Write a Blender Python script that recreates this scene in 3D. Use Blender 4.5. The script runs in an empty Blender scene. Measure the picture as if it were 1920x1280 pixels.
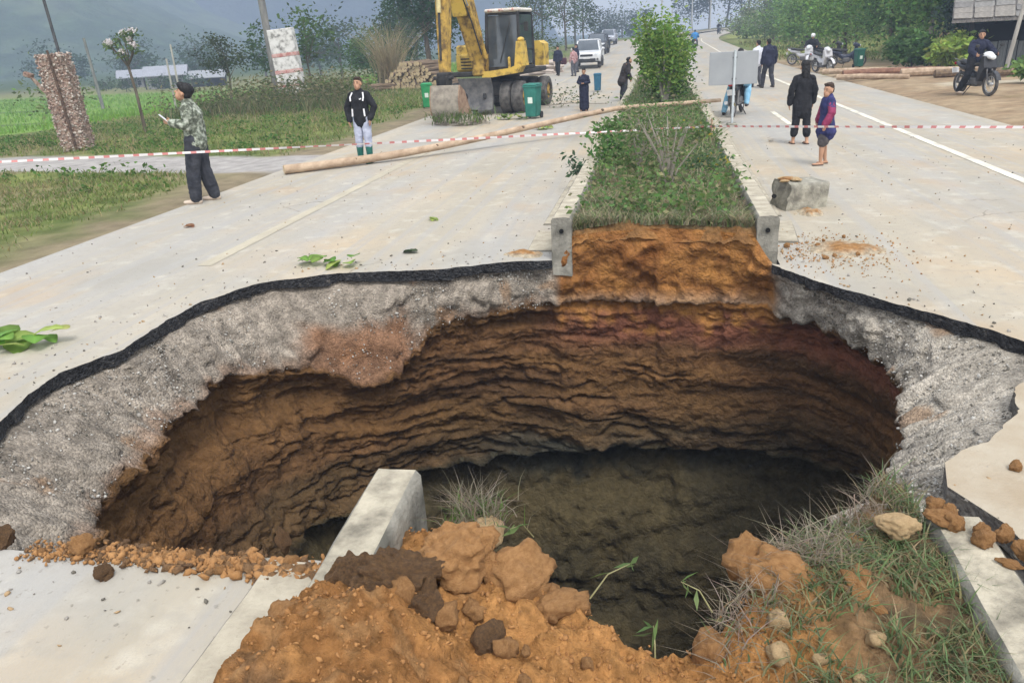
import bpy, bmesh, math, random
import numpy as np
from mathutils import Vector, Matrix, Euler
random.seed(7)
RNG = np.random.default_rng(11)
SC = bpy.context.scene
COL = SC.collection
R_ = math.radians

# ---------------------------------------------------------------- camera
cam = bpy.data.cameras.new('camera')
cam.sensor_width = 36.0
cam.lens = 27.19
cam.clip_start = 0.05
cam.clip_end = 6000
co = bpy.data.objects.new('camera', cam)
COL.objects.link(co)
CAMR = ((0.98324, -0.01765, 0.18145), (0.17526, 0.36564, -0.91411), (-0.05021, 0.93059, 0.36261))
mw = Matrix(CAMR).to_4x4()
mw.translation = (0, 0, 2.06)
co.matrix_world = mw
SC.camera = co

# ---------------------------------------------------------------- sky and sun (bright overcast)
SUN_EL, SUN_AZ = 58.0, 150.0          # azimuth: direction the light comes from, clockwise from +Y
world = bpy.data.worlds.new('World')
SC.world = world
world.use_nodes = True
nt = world.node_tree
nt.nodes.clear()
sky = nt.nodes.new('ShaderNodeTexSky')
sky.sky_type = 'NISHITA'
sky.sun_disc = False
sky.sun_elevation = R_(SUN_EL)
sky.sun_rotation = R_(SUN_AZ)
sky.air_density = 1.0
sky.dust_density = 4.0
sky.ozone_density = 1.0
hs = nt.nodes.new('ShaderNodeHueSaturation')
hs.inputs['Saturation'].default_value = 0.14
cloud = nt.nodes.new('ShaderNodeMix')            # even white cloud deck over the whole sky
cloud.data_type = 'RGBA'
cloud.inputs[0].default_value = 0.7
cloud.inputs[7].default_value = (6.3, 6.35, 6.45, 1)
bg = nt.nodes.new('ShaderNodeBackground')
bg.inputs['Strength'].default_value = 0.14
out = nt.nodes.new('ShaderNodeOutputWorld')
nt.links.new(sky.outputs[0], hs.inputs['Color'])
nt.links.new(hs.outputs[0], cloud.inputs[6])
nt.links.new(cloud.outputs[2], bg.inputs[0])
nt.links.new(bg.outputs[0], out.inputs[0])
sl = bpy.data.lights.new('sun', 'SUN')
sl.energy = 1.5
sl.angle = R_(22)
sl.color = (1.0, 0.965, 0.91)
so = bpy.data.objects.new('sun', sl)
COL.objects.link(so)
a, e = R_(SUN_AZ), R_(SUN_EL)
sdir = Vector((math.sin(a) * math.cos(e), math.cos(a) * math.cos(e), math.sin(e)))
so.rotation_euler = sdir.to_track_quat('Z', 'Y').to_euler()
so.location = sdir * 50
SC.view_settings.view_transform = 'Standard'
SC.view_settings.look = 'None'
SC.view_settings.gamma = 1
SC.view_settings.use_curve_mapping = False
SC.view_settings.exposure = 1.16
SC.cycles.use_denoising = True
SC.cycles.max_bounces = 5
SC.cycles.diffuse_bounces = 4
SC.cycles.glossy_bounces = 2
SC.cycles.transmission_bounces = 2
SC.cycles.caustics_reflective = False
SC.cycles.caustics_refractive = False
SC.cycles.volume_bounces = 0
SC.cycles.transparent_max_bounces = 8

# ---------------------------------------------------------------- noise (numpy)
def _hash(ix, iy, iz, seed):
    h = (ix.astype(np.int64) * 374761393 + iy.astype(np.int64) * 668265263 + iz.astype(np.int64) * 2147483647 + seed * 974711) & 0xFFFFFFFF
    h = ((h ^ (h >> 13)) * 1274126177) & 0xFFFFFFFF
    h = ((h ^ (h >> 16)) * 2246822519) & 0xFFFFFFFF
    return ((h ^ (h >> 15)) & 0xFFFFFF) / float(0xFFFFFF)
def vnoise(P, seed=0):
    P = np.asarray(P, float)
    I = np.floor(P).astype(np.int64)
    f = P - I
    f = f * f * f * (f * (f * 6 - 15) + 10)
    r = 0
    for dx in (0, 1):
        for dy in (0, 1):
            for dz in (0, 1):
                w = (f[:, 0] if dx else 1 - f[:, 0]) * (f[:, 1] if dy else 1 - f[:, 1]) * (f[:, 2] if dz else 1 - f[:, 2])
                r = r + w * _hash(I[:, 0] + dx, I[:, 1] + dy, I[:, 2] + dz, seed)
    return r * 2 - 1
def fbm(P, oct=4, seed=0, gain=0.5):
    P = np.asarray(P, float)
    r = 0; a = 1.0; t = 0
    for o in range(oct):
        r = r + a * vnoise(P * (2.03 ** o) + o * 17.3, seed + o)
        t += a; a *= gain
    return r / t
def worley(P, seed=0):
    P = np.asarray(P, float)
    I = np.floor(P).astype(np.int64)
    best = np.full(len(P), 9.0)
    for dx in (-1, 0, 1):
        for dy in (-1, 0, 1):
            for dz in (-1, 0, 1):
                J = I + np.array([dx, dy, dz])
                q = np.stack([J[:, k] + _hash(J[:, 0], J[:, 1], J[:, 2], seed + 31 * k) for k in range(3)], 1)
                best = np.minimum(best, ((q - P) ** 2).sum(1))
    return np.sqrt(best)
def sstep(a, b, x):
    t = np.clip((x - a) / (b - a), 0, 1)
    return t * t * (3 - 2 * t)
def N3(x, y, z=0.0):
    x = np.asarray(x, float)
    return np.stack([x, np.broadcast_to(np.asarray(y, float), x.shape), np.broadcast_to(np.asarray(z, float), x.shape)], 1)

# ---------------------------------------------------------------- materials
MATS = {}
def M(name, c1, c2=None, scale=6.0, rough=0.85, bump=0.15, bscale=30.0, metal=0.0, attr=False, coord='Object', stretch=(1, 1, 1),
      dist=0.02, detail=6.0, lo=0.35, hi=0.65, translucent=0.0, alpha=None, spec=0.3, c3=None, vor=0.0, sheen=0.0, vary=0.35):
    if name in MATS: return MATS[name]
    m = bpy.data.materials.new(name)
    m.use_nodes = True
    t = m.node_tree; n = t.nodes; L = t.links
    n.clear()
    o = n.new('ShaderNodeOutputMaterial')
    b = n.new('ShaderNodeBsdfPrincipled')
    b.inputs['Roughness'].default_value = rough
    b.inputs['Metallic'].default_value = metal
    b.inputs['Specular IOR Level'].default_value = spec
    tc = n.new('ShaderNodeTexCoord')
    mp = n.new('ShaderNodeMapping')
    mp.inputs['Scale'].default_value = stretch
    L.new(tc.outputs[coord], mp.inputs[0])
    nz = n.new('ShaderNodeTexNoise')
    nz.inputs['Scale'].default_value = scale
    nz.inputs['Detail'].default_value = detail
    nz.inputs['Roughness'].default_value = 0.6
    L.new(mp.outputs[0], nz.inputs['Vector'])
    rp = n.new('ShaderNodeValToRGB')
    if attr:
        rp.color_ramp.elements[0].position = 0.3; rp.color_ramp.elements[1].position = 0.7
        rp.color_ramp.elements[0].color = (1 - vary, 1 - vary, 1 - vary, 1)
        rp.color_ramp.elements[1].color = (1 + vary, 1 + vary, 1 + vary, 1)
        L.new(nz.outputs['Fac'], rp.inputs[0])
        at = n.new('ShaderNodeAttribute'); at.attribute_name = 'Col'
        mx = n.new('ShaderNodeMix'); mx.data_type = 'RGBA'; mx.blend_type = 'MULTIPLY'
        mx.inputs[0].default_value = 1
        L.new(at.outputs['Color'], mx.inputs[6]); L.new(rp.outputs[0], mx.inputs[7])
        csock = mx.outputs[2]
    else:
        rp.color_ramp.elements[0].position = lo; rp.color_ramp.elements[1].position = hi
        rp.color_ramp.elements[0].color = (*c1, 1)
        rp.color_ramp.elements[1].color = (*(c2 or c1), 1)
        if c3:
            el = rp.color_ramp.elements.new(min(0.98, hi + 0.12)); el.color = (*c3, 1)
        L.new(nz.outputs['Fac'], rp.inputs[0])
        csock = rp.outputs[0]
    L.new(csock, b.inputs['Base Color'])
    if bump:
        bz = n.new('ShaderNodeTexNoise')
        bz.inputs['Scale'].default_value = bscale
        bz.inputs['Detail'].default_value = 8
        bz.inputs['Roughness'].default_value = 0.65
        L.new(mp.outputs[0], bz.inputs['Vector'])
        hsock = bz.outputs['Fac']
        if vor:
            vz = n.new('ShaderNodeTexVoronoi'); vz.inputs['Scale'].default_value = vor
            L.new(mp.outputs[0], vz.inputs['Vector'])
            ma = n.new('ShaderNodeMath'); ma.operation = 'SUBTRACT'
            L.new(bz.outputs['Fac'], ma.inputs[0]); L.new(vz.outputs['Distance'], ma.inputs[1])
            hsock = ma.outputs[0]
        bp = n.new('ShaderNodeBump')
        bp.inputs['Strength'].default_value = bump
        bp.inputs['Distance'].default_value = dist
        L.new(hsock, bp.inputs['Height'])
        L.new(bp.outputs[0], b.inputs['Normal'])
    sh = b.outputs[0]
    if translucent:
        tr = n.new('ShaderNodeBsdfTranslucent'); L.new(csock, tr.inputs[0])
        ms = n.new('ShaderNodeMixShader'); ms.inputs[0].default_value = translucent
        L.new(sh, ms.inputs[1]); L.new(tr.outputs[0], ms.inputs[2]); sh = ms.outputs[0]
    L.new(sh, o.inputs[0])
    m.diffuse_color = (*c1, 1)
    MATS[name] = m
    return m
def flat(name, c, rough=0.6, metal=0.0, spec=0.3, bump=0.0):
    d = tuple(x * 0.8 for x in c)
    return M(name, d, c, scale=9, rough=rough, metal=metal, spec=spec, bump=bump, bscale=40, lo=0.3, hi=0.6)

# ---------------------------------------------------------------- object helpers
def tag(o, label=None, cat=None, group=None, kind=None):
    if label: o['label'] = label
    if cat: o['category'] = cat
    if group: o['group'] = group
    if kind: o['kind'] = kind
    return o
def link(name, me, parent=None):
    o = bpy.data.objects.new(name, me)
    COL.objects.link(o)
    if parent is not None: o.parent = parent
    return o
def empty(name, loc=(0, 0, 0), rz=0.0, label=None, cat=None, group=None, tilt=None):
    o = link(name, None)
    o.location = loc
    o.rotation_euler = (tilt[0] if tilt else 0, tilt[1] if tilt else 0, rz)
    o.empty_display_size = 0.2
    return tag(o, label, cat, group)
def npmesh(name, V, F, mats, col=None, smooth=True, fmat=None, angle=None):
    """V (n,3) array, F (m,k) array of equal sized faces or a list of index lists."""
    me = bpy.data.meshes.new(name)
    V = np.asarray(V, np.float32)
    if isinstance(F, np.ndarray):
        k = F.shape[1]
        me.vertices.add(len(V)); me.vertices.foreach_set('co', V.ravel())
        me.loops.add(F.size); me.loops.foreach_set('vertex_index', F.ravel().astype(np.int32))
        me.polygons.add(len(F))
        me.polygons.foreach_set('loop_start', np.arange(0, F.size, k, dtype=np.int32))
        me.polygons.foreach_set('loop_total', np.full(len(F), k, np.int32))
        me.update(calc_edges=True)
    else:
        me.from_pydata(V.tolist(), [], F)
    if not isinstance(mats, (list, tuple)): mats = [mats]
    for m in mats: me.materials.append(m)
    if fmat is not None: me.polygons.foreach_set('material_index', np.asarray(fmat, np.int32))
    if col is not None:
        ca = me.color_attributes.new('Col', 'FLOAT_COLOR', 'POINT')
        c4 = np.ones((len(V), 4), np.float32); c4[:, :3] = col
        ca.data.foreach_set('color', c4.ravel())
    if smooth: me.polygons.foreach_set('use_smooth', np.ones(len(me.polygons), bool))
    me.validate()
    me.update()
    if angle is not None and smooth: me.set_sharp_from_angle(angle=R_(angle))
    return me
def gridfaces(nu, nv, wrap_u=False):
    i = np.arange(nu if wrap_u else nu - 1)[:, None]
    j = np.arange(nv - 1)[None, :]
    i2 = (i + 1) % nu
    F = np.stack([i * nv + j, i2 * nv + j, i2 * nv + j + 1, i * nv + j + 1], -1)
    return F.reshape(-1, 4)

class MB:
    """collects simple solids into one mesh"""
    def __init__(s): s.v = []; s.f = []
    def add(s, V, F):
        b = len(s.v); s.v += [tuple(p) for p in V]; s.f += [[i + b for i in q] for q in F]; return s
    def box(s, c, d, rot=(0, 0, 0), bev=0.01, taper=None):
        bm = bmesh.new(); bmesh.ops.create_cube(bm, size=1)
        for v in bm.verts:
            if taper and v.co.z > 0: v.co.x *= taper[0]; v.co.y *= taper[1]
            v.co = Vector((v.co.x * d[0], v.co.y * d[1], v.co.z * d[2]))
        if bev: bmesh.ops.bevel(bm, geom=bm.edges[:], offset=min(bev, min(d) * 0.45), segments=1, affect='EDGES', profile=0.5)
        m = Euler(rot).to_matrix()
        bm.verts.index_update()
        s.add([m @ v.co + Vector(c) for v in bm.verts], [[v.index for v in f.verts] for f in bm.faces])
        bm.free(); return s
    def tube(s, pts, rad, n=10, cap=True, up=None):
        """closed tapered tube, rad scalar / list of scalars / list of (a,b)"""
        pts = [Vector(p) for p in pts]
        if not isinstance(rad, (list, tuple)): rad = [rad] * len(pts)
        rad = [(r, r) if not isinstance(r, (tuple, list)) else r for r in rad]
        T = []
        for i in range(len(pts)):
            t = pts[min(i + 1, len(pts) - 1)] - pts[max(i - 1, 0)]
            T.append(t.normalized() if t.length > 1e-9 else Vector((0, 0, 1)))
        ref = Vector(up) if up else (Vector((1, 0, 0)) if abs(T[0].x) < 0.9 else Vector((0, 1, 0)))
        V = []; F = []
        for i, p in enumerate(pts):
            x = (ref - T[i] * ref.dot(T[i])).normalized(); y = T[i].cross(x)
            if not up: ref = x
            for k in range(n):
                a = 2 * math.pi * k / n
                V.append(p + x * (math.cos(a) * rad[i][0]) + y * (math.sin(a) * rad[i][1]))
        for i in range(len(pts) - 1):
            for k in range(n):
                F.append([i * n + k, i * n + (k + 1) % n, (i + 1) * n + (k + 1) % n, (i + 1) * n + k])
        if cap:
            F.append(list(range(n))[::-1]); F.append([(len(pts) - 1) * n + k for k in range(n)])
        return s.add(V, F)
    def cyl(s, p0, p1, r0, r1=None, n=14): return s.tube([p0, p1], [r0, r0 if r1 is None else r1], n)
    def limb(s, pts, rad, n=12, up=None):
        """tube with rounded ends"""
        pts = [Vector(p) for p in pts]
        rad = [(r, r) if not isinstance(r, (tuple, list)) else r for r in rad]
        def endr(p, q, r):
            d = (p - q).normalized(); m = min(r)
            return [(p + d * m * 0.95, (r[0] * 0.3, r[1] * 0.3)), (p + d * m * 0.65, (r[0] * 0.76, r[1] * 0.76))]
        A = endr(pts[0], pts[1], rad[0]); B = endr(pts[-1], pts[-2], rad[-1])
        return s.tube([x[0] for x in A] + pts + [x[0] for x in B[::-1]], [x[1] for x in A] + rad + [x[1] for x in B[::-1]], n, True, up)
    def ell(s, c, r, nu=14, nv=9, rot=None):
        V = []; F = []
        m = Euler(rot).to_matrix() if rot else Matrix.Identity(3)
        for j in range(nv + 1):
            b = -math.pi / 2 + math.pi * j / nv
            for i in range(nu):
                a = 2 * math.pi * i / nu
                V.append(m @ Vector((r[0] * math.cos(b) * math.cos(a), r[1] * math.cos(b) * math.sin(a), r[2] * math.sin(b))) + Vector(c))
        for j in range(nv):
            for i in range(nu):
                F.append([j * nu + i, j * nu + (i + 1) % nu, (j + 1) * nu + (i + 1) % nu, (j + 1) * nu + i])
        return s.add(V, F)
    def prism(s, prof, w, plane='YZ', at=0.0):
        """profile in a plane, extruded by w about 'at' along the remaining axis"""
        n = len(prof); V = []
        for sgn in (-0.5, 0.5):
            for (p, q) in prof:
                if plane == 'YZ': V.append((at + sgn * w, p, q))
                elif plane == 'XZ': V.append((p, at + sgn * w, q))
                else: V.append((p, q, at + sgn * w))
        F = [[k, (k + 1) % n, n + (k + 1) % n, n + k] for k in range(n)] + [list(range(n))[::-1], list(range(n, 2 * n))]
        return s.add(V, F)
    def torus(s, c, R, r, axis='X', n=24, m=8, sq=1.0):
        V = []; F = []
        for i in range(n):
            a = 2 * math.pi * i / n
            for j in range(m):
                b = 2 * math.pi * j / m
                rr = R + r * math.cos(b); h = r * math.sin(b) * sq
                p = (h, rr * math.cos(a), rr * math.sin(a)) if axis == 'X' else (rr * math.cos(a), h, rr * math.sin(a))
                V.append(Vector(p) + Vector(c))
        for i in range(n):
            for j in range(m):
                F.append([i * m + j, ((i + 1) % n) * m + j, ((i + 1) % n) * m + (j + 1) % m, i * m + (j + 1) % m])
        return s.add(V, F)
    def mesh(s, name, mat, angle=35):
        me = npmesh(name, np.array(s.v), s.f, mat, smooth=False)
        bm = bmesh.new(); bm.from_mesh(me); bmesh.ops.recalc_face_normals(bm, faces=bm.faces); bm.to_mesh(me); bm.free()
        me.polygons.foreach_set('use_smooth', np.ones(len(me.polygons), bool))
        me.set_sharp_from_angle(angle=R_(angle))
        return me
    def build(s, name, mat, parent=None, angle=35):
        return link(name, s.mesh(name, mat, angle), parent)
    def fuse(s, name, mat, parent=None, voxel=0.012, smooth=6, folds=0.0):
        """voxel-fused continuous surface"""
        me = npmesh(name, np.array(s.v), s.f, mat, smooth=False)
        o = bpy.data.objects.new('tmp', me); COL.objects.link(o)
        md = o.modifiers.new('r', 'REMESH'); md.mode = 'VOXEL'; md.voxel_size = voxel; md.use_smooth_shade = True
        if smooth:
            sm = o.modifiers.new('s', 'SMOOTH'); sm.iterations = smooth; sm.factor = 0.5
        dg = bpy.context.evaluated_depsgraph_get()
        m2 = bpy.data.meshes.new_from_object(o.evaluated_get(dg), depsgraph=dg)
        m2.name = name
        bpy.data.objects.remove(o); bpy.data.meshes.remove(me)
        m2.materials.clear(); m2.materials.append(mat)
        if folds:
            k = len(m2.vertices); V = np.empty(k * 3); m2.vertices.foreach_get('co', V); V = V.reshape(-1, 3); Nn = np.empty(k * 3); m2.vertices.foreach_get('normal', Nn); Nn = Nn.reshape(-1, 3)
            w = 1 - 2 * np.abs(fbm(V * [9, 9, 6] + [V[:, 2:3].mean(), 3, 0], 3, 811)); w2 = fbm(V * [20, 20, 34], 3, 813)
            V += Nn * (folds * (w * .8 + w2 * .6))[:, None]
            m2.vertices.foreach_set('co', V.ravel()); m2.update()
        m2.polygons.foreach_set('use_smooth', np.ones(len(m2.polygons), bool))
        return link(name, m2, parent)
def copy_tree(o, parent=None):
    c = o.copy(); COL.objects.link(c); c.parent = parent
    for ch in list(o.children): copy_tree(ch, c)
    return c
def zroad(y):
    y = np.asarray(y, float)
    return np.where(y > 48, 0.016 * (y - 48) * sstep(48, 64, y), 0.0)
def xroad(y):
    y = np.asarray(y, float)
    return np.where(y > 95, 0.0026 * (y - 95) ** 2, 0.0)
# ================================================================ SETTING
# outline of the sinkhole mouth, road axis = +Y, metres
RIM = [  # x, y, z of the rim, kind: r road / m median
 (-1.02, 7.40, -.10), (-1.42, 7.36, -.10), (-2.06, 7.08, -.10), (-2.64, 7.02, -.10), (-3.26, 6.88, -.10), (-3.78, 6.58, -.10), (-4.03, 6.04, -.10),
 (-4.06, 5.35, -.10), (-4.00, 4.90, -.10), (-4.20, 4.46, -.10), (-4.15, 4.10, -.10), (-4.02, 3.68, -.10), (-3.85, 3.20, -.10), (-3.45, 2.72, -.10),
 (-2.94, 2.49, -.10), (-2.54, 2.51, -.10), (-2.16, 2.53, -.10), (-1.65, 2.56, -.10), (-1.30, 2.55, -.10),
 (-1.08, 2.42, .08), (-0.92, 2.46, .15), (-0.75, 2.45, .18), (-0.64, 2.36, .18), (-0.40, 2.20, .18), (-0.27, 2.07, .15), (-0.06, 1.98, .13),
 (0.10, 1.98, .13), (0.26, 2.13, .15), (0.44, 2.42, .18), (0.64, 2.52, .18), (0.79, 2.79, .15), (1.00, 3.06, .05),
 (1.22, 3.30, -.10), (1.42, 3.65, -.10), (1.72, 3.92, -.10), (2.00, 4.28, -.10), (2.10, 4.62, -.10), (2.50, 4.95, -.10), (2.52, 5.22, -.10),
 (2.34, 5.54, -.10), (2.07, 5.89, -.10), (1.75, 6.25, -.10), (1.39, 6.68, -.10), (1.18, 7.02, -.10), (1.06, 7.28, -.02),
 (0.90, 7.40, .24), (0.45, 7.50, .27), (0.09, 7.54, .28), (-0.40, 7.50, .27), (-0.82, 7.44, .24)]
LIP = [(-1.23, 7.40, -.52), (-1.95, 7.08, -.56), (-2.22, 6.92, -.66), (-2.45, 6.62, -.86), (-2.85, 6.45, -.98), (-3.25, 6.36, -.86), (-3.55, 5.98, -.62),
 (-3.68, 5.40, -.55), (-3.58, 4.75, -.52), (-3.44, 4.05, -.50), (-3.28, 3.35, -.52), (-2.95, 2.90, -.5), (-2.3, 2.74, -.4), (-1.6, 2.72, -.32), (-1.0, 2.62, -.25),
 (-.6, 2.5, -.2), (-.2, 2.2, -.2), (.05, 2.1, -.2), (.3, 2.36, -.2), (.55, 2.66, -.22), (.75, 2.98, -.25), (.90, 3.50, -.36), (1.15, 3.95, -.46),
 (1.42, 4.50, -.5), (1.62, 5.10, -.52), (1.78, 5.90, -.5), (1.68, 6.45, -.5), (1.42, 7.05, -.5), (1.0, 7.46, -.48), (.1, 7.55, -.5), (-.7, 7.52, -.5)]
MID = [(-3.15, 3.3), (-3.2, 4.2), (-3.22, 5.3), (-3.1, 6.1), (-2.62, 6.75), (-1.9, 7.25), (-.7, 7.5), (.43, 7.62), (1.5, 7.6), (2.1, 7.2), (2.25, 6.4),
 (2.2, 5.4), (1.9, 4.3), (1.4, 3.4), (.7, 2.6), (0, 2.2), (-1, 2.3), (-2, 2.4), (-2.8, 2.7)]
CX0, CY0 = -0.7, 4.8
def polar(L, N, sm=0):
    A = np.array([(p[0], p[1], p[2] if len(p) > 2 else 0) for p in L], float)
    th = np.arctan2(A[:, 1] - CY0, A[:, 0] - CX0); r = np.hypot(A[:, 0] - CX0, A[:, 1] - CY0)
    o = np.argsort(th); th, r, z = th[o], r[o], A[o, 2]
    T = np.linspace(-math.pi, math.pi, N, endpoint=False)
    th3 = np.concatenate([th - 2 * math.pi, th, th + 2 * math.pi])
    rr = np.interp(T, th3, np.tile(r, 3)); zz = np.interp(T, th3, np.tile(z, 3))
    for _ in range(sm):
        rr = (np.roll(rr, 1) + 2 * rr + np.roll(rr, -1)) / 4; zz = (np.roll(zz, 1) + 2 * zz + np.roll(zz, -1)) / 4
    return T, rr, zz
def rim_radius(th):
    T, r, z = polar(RIM, 720, 2)
    return np.interp(th, T, r, period=2 * math.pi)
def inside_rim(x, y, k=1.0):
    return np.hypot(x - CX0, y - CY0) < rim_radius(np.arctan2(y - CY0, x - CX0)) * k

def gravel_material():
    m = M('rim_gravel', (1, 1, 1), attr=True, scale=9, rough=.95, bump=.8, bscale=40, dist=.02, vary=.38, spec=.1, detail=12)
    t = m.node_tree; n = t.nodes; L = t.links
    b = [x for x in n if x.type == 'BSDF_PRINCIPLED'][0]; src = b.inputs['Base Color'].links[0].from_socket
    tc = [x for x in n if x.type == 'TEX_COORD'][0]; bp = [x for x in n if x.type == 'BUMP'][0]
    v = n.new('ShaderNodeTexVoronoi'); v.inputs['Scale'].default_value = 70; L.new(tc.outputs['Object'], v.inputs['Vector'])
    sp = n.new('ShaderNodeSeparateColor'); L.new(v.outputs['Color'], sp.inputs[0])
    mr = n.new('ShaderNodeMapRange'); mr.inputs[3].default_value = .55; mr.inputs[4].default_value = 1.5; L.new(sp.outputs[0], mr.inputs[0])
    cr = n.new('ShaderNodeCombineColor')
    for k in range(3): L.new(mr.outputs[0], cr.inputs[k])
    mx = n.new('ShaderNodeMix'); mx.data_type = 'RGBA'; mx.blend_type = 'MULTIPLY'; mx.inputs[0].default_value = .65
    L.new(src, mx.inputs[6]); L.new(cr.outputs[0], mx.inputs[7]); L.new(mx.outputs[2], b.inputs['Base Color'])
    b2 = n.new('ShaderNodeBump'); b2.inputs['Strength'].default_value = .6; b2.inputs['Distance'].default_value = -.02
    L.new(v.outputs['Distance'], b2.inputs['Height']); L.new(bp.outputs[0], b2.inputs['Normal']); L.new(b2.outputs[0], b.inputs['Normal'])
    return m
# ---------------- sinkhole walls: one lofted, displaced surface
def sinkhole():
    N = 860
    T, rA, zA = polar(RIM, N, 3)
    _, rB, zB = polar(LIP, N, 8)
    _, rC, _ = polar(MID, N, 14)
    c, s = np.cos(T), np.sin(T)
    q = N3(c * 3, s * 3, 0)
    median = sstep(-.06, .05, zA)
    for _ in range(6): median = (np.roll(median, 1) + 2 * median + np.roll(median, -1)) / 4
    zA = np.where(median > .5, zA, -.095); rA = rA + .07 * (1 - median)
    # ragged lip
    rB = rB + .08 * fbm(q * 3.5, 5, 3, .6) + .05 * fbm(q * 14, 3, 4); zB = zB + (.09 * fbm(q * 2.5 + 9, 4, 5) + .07 * fbm(q * 12 + 3, 3, 6)) * (1 - .6 * median)
    zC = -2.25 + .12 * fbm(q * 1.2, 3, 8)
    rows_r = []; rows_z = []; zone = []
    nA, nB, nC, nD, nE = 30, 110, 12, 70, 16
    for k in range(nA):                               # rim to lip: gravel or median soil
        t = k / nA
        bulge = .10 * math.sin(math.pi * t)
        rows_r.append(rA + (rB - rA) * t ** 1.0 ); rows_z.append(zA + (zB - zA) * t + bulge * (1 - median) * .8); zone.append(t)
    for k in range(nB):                               # strata wall
        t = k / nB
        under = (.16 - .12 * median) * sstep(0, .12, t) * (1 - t * .6)
        rows_r.append(rB + under + (rC - rB) * t); rows_z.append(zB + (zC - zB) * t); zone.append(1 + t)
    for k in range(nC):                               # undercut ledge
        t = k / nC
        rows_r.append(rC + .34 * t ** .6 * (0.6 + .5 * (s > -.2))); rows_z.append(zC - .10 * t + .05 * math.sin(t * 3.14)); zone.append(2 + t)
    rD = rC + .34 * (0.6 + .5 * (s > -.2))
    for k in range(nD):                               # lower chamber wall
        t = k / nD
        rows_r.append(rD * (1 - .34 * t ** 1.5) - .18 * np.sin(math.pi * min(1, t * 1.4)) ); rows_z.append(zC - .10 - (4.85 + zC) * t); zone.append(3 + t)
    rE = rows_r[-1]
    for k in range(nE + 1):
        t = k / nE
        rows_r.append(rE * (1 - t) + .02); rows_z.append(np.full(N, -4.85 - .25 * t)); zone.append(4 + t)
    Rr = np.array(rows_r).T; Z = np.array(rows_z).T; ZN = np.broadcast_to(np.array(zone), Rr.shape)
    nv = Rr.shape[1]
    C, S = c[:, None], s[:, None]
    X = CX0 + Rr * C; Y = CY0 + Rr * S
    P = np.stack([X, Y, Z], -1).reshape(-1, 3)
    zn = ZN.ravel(); th = np.repeat(T, nv)
    med = np.repeat(median, nv)
    # strata dip: layers tilt down to the left
    zs = P[:, 2] + .10 * (P[:, 0] + .5) * (P[:, 0] < -.5) + .16 * fbm(P * [.5, .5, .3], 3, 21)
    gr = (zn < 1)
    strat = ((zn >= 1) & (zn < 2))
    low = zn >= 2
    d = np.zeros(len(P))
    ng = fbm(P * 9, 5, 31, .6); nb = fbm(P * 2.2, 4, 33)
    d += np.where(gr, (.07 * nb + .045 * ng + .05 * fbm(P * [4.5, 4.5, 7], 5, 34, .6) - .06 * sstep(.15, .5, fbm(P * [3, 3, 3] + 7, 4, 36))) * np.clip(zn * 6, 0, 1), 0)
    led = fbm(np.stack([P[:, 0] * .9, P[:, 1] * .9, zs * 5.5], 1), 4, 41, .62)
    led2 = fbm(np.stack([P[:, 0] * 2.2, P[:, 1] * 2.2, zs * 15], 1), 4, 43, .6)
    rough = fbm(P * 5, 5, 45, .6)
    wz = zs + .10 * fbm(P * 1.4, 3, 46)
    nl = fbm(np.stack([P[:, 0] * .55, P[:, 1] * .55, wz * 3.0], 1), 4, 48, .55)
    groove = np.exp(-(nl / .035) ** 2) * sstep(-.25, .35, fbm(P * [1.3, 1.3, 2.5], 3, 49)) + .6 * np.exp(-((nl - .22) / .03) ** 2) * sstep(0, .4, fbm(P * [1.3, 1.3, 2.5] + 5, 3, 50))
    amp = np.clip(.40 + 1.0 * fbm(P * .9, 3, 44), .08, 1.0)
    sharp = np.sign(led) * np.abs(led) ** .75
    d += np.where(strat, amp * (-.11 * sharp - .055 * led2) + .10 * groove - .05 * rough - .032 * fbm(P * 13, 5, 32, .72) - .10 * nl - .10 * fbm(P * 1.1, 3, 42), 0)
    # left flank: gullies running down
    leftw = sstep(-1.6, -3.0, P[:, 0]) * (strat)
    d += leftw * .16 * fbm(np.stack([th * 9, P[:, 2] * 1.2, P[:, 2] * 0 + 3], 1), 4, 47)
    d += np.where(low, .16 * nb + .08 * rough + .03 * ng + .05 * led2, 0)
    d += np.where(zn >= 4, 0, 0)
    band = (zn >= 1.86) & (zn < 3.15)
    d += np.where(band, .10 * (worley(P * 5, 3) - .5), 0)
    d *= np.where(zn >= 4.1, .3, 1)
    P[:, 0] += d * np.repeat(c, nv); P[:, 1] += d * np.repeat(s, nv)
    P[:, 2] += np.where(gr, .05 * nb * np.clip(zn * 8, 0, 1) * (1 - .3 * med), 0) + np.where(zn >= 4, .2 * nb + .1 * rough, 0)
    # soil colours
    def mixc(a, b, t): return np.asarray(a)[None] * (1 - t)[:, None] + np.asarray(b)[None] * t[:, None]
    n1 = fbm(P * 1.3, 4, 51) ; n2 = fbm(P * 6, 4, 53); n3 = fbm(np.stack([P[:, 0] * .6, P[:, 1] * .6, zs * 7], 1), 4, 55)
    left = sstep(.2, -2.2, P[:, 0])
    grav = mixc((.345, .31, .26), (.255, .220, .180), left)
    grav = grav * (1 + .35 * n2 + .2 * n1)[:, None]
    orange = mixc((.36, .17, .05), (.24, .105, .035), sstep(-.4, .4, n1 + .5 * n2))
    orange = mixc((1, 1, 1), (.62, .55, .5), sstep(.1, .5, fbm(P * 3, 3, 57))) * orange
    gm = np.clip(med * 1.3, 0, 1) * (1 - sstep(.75, 1, zn) * .4)
    top = grav * (1 - gm)[:, None] + orange * gm[:, None]
    # orange lumps where soil has spilled over the gravel
    sp = sstep(.34, .5, fbm(P * 2.4, 3, 59)) * (1 - gm) * .55
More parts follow.
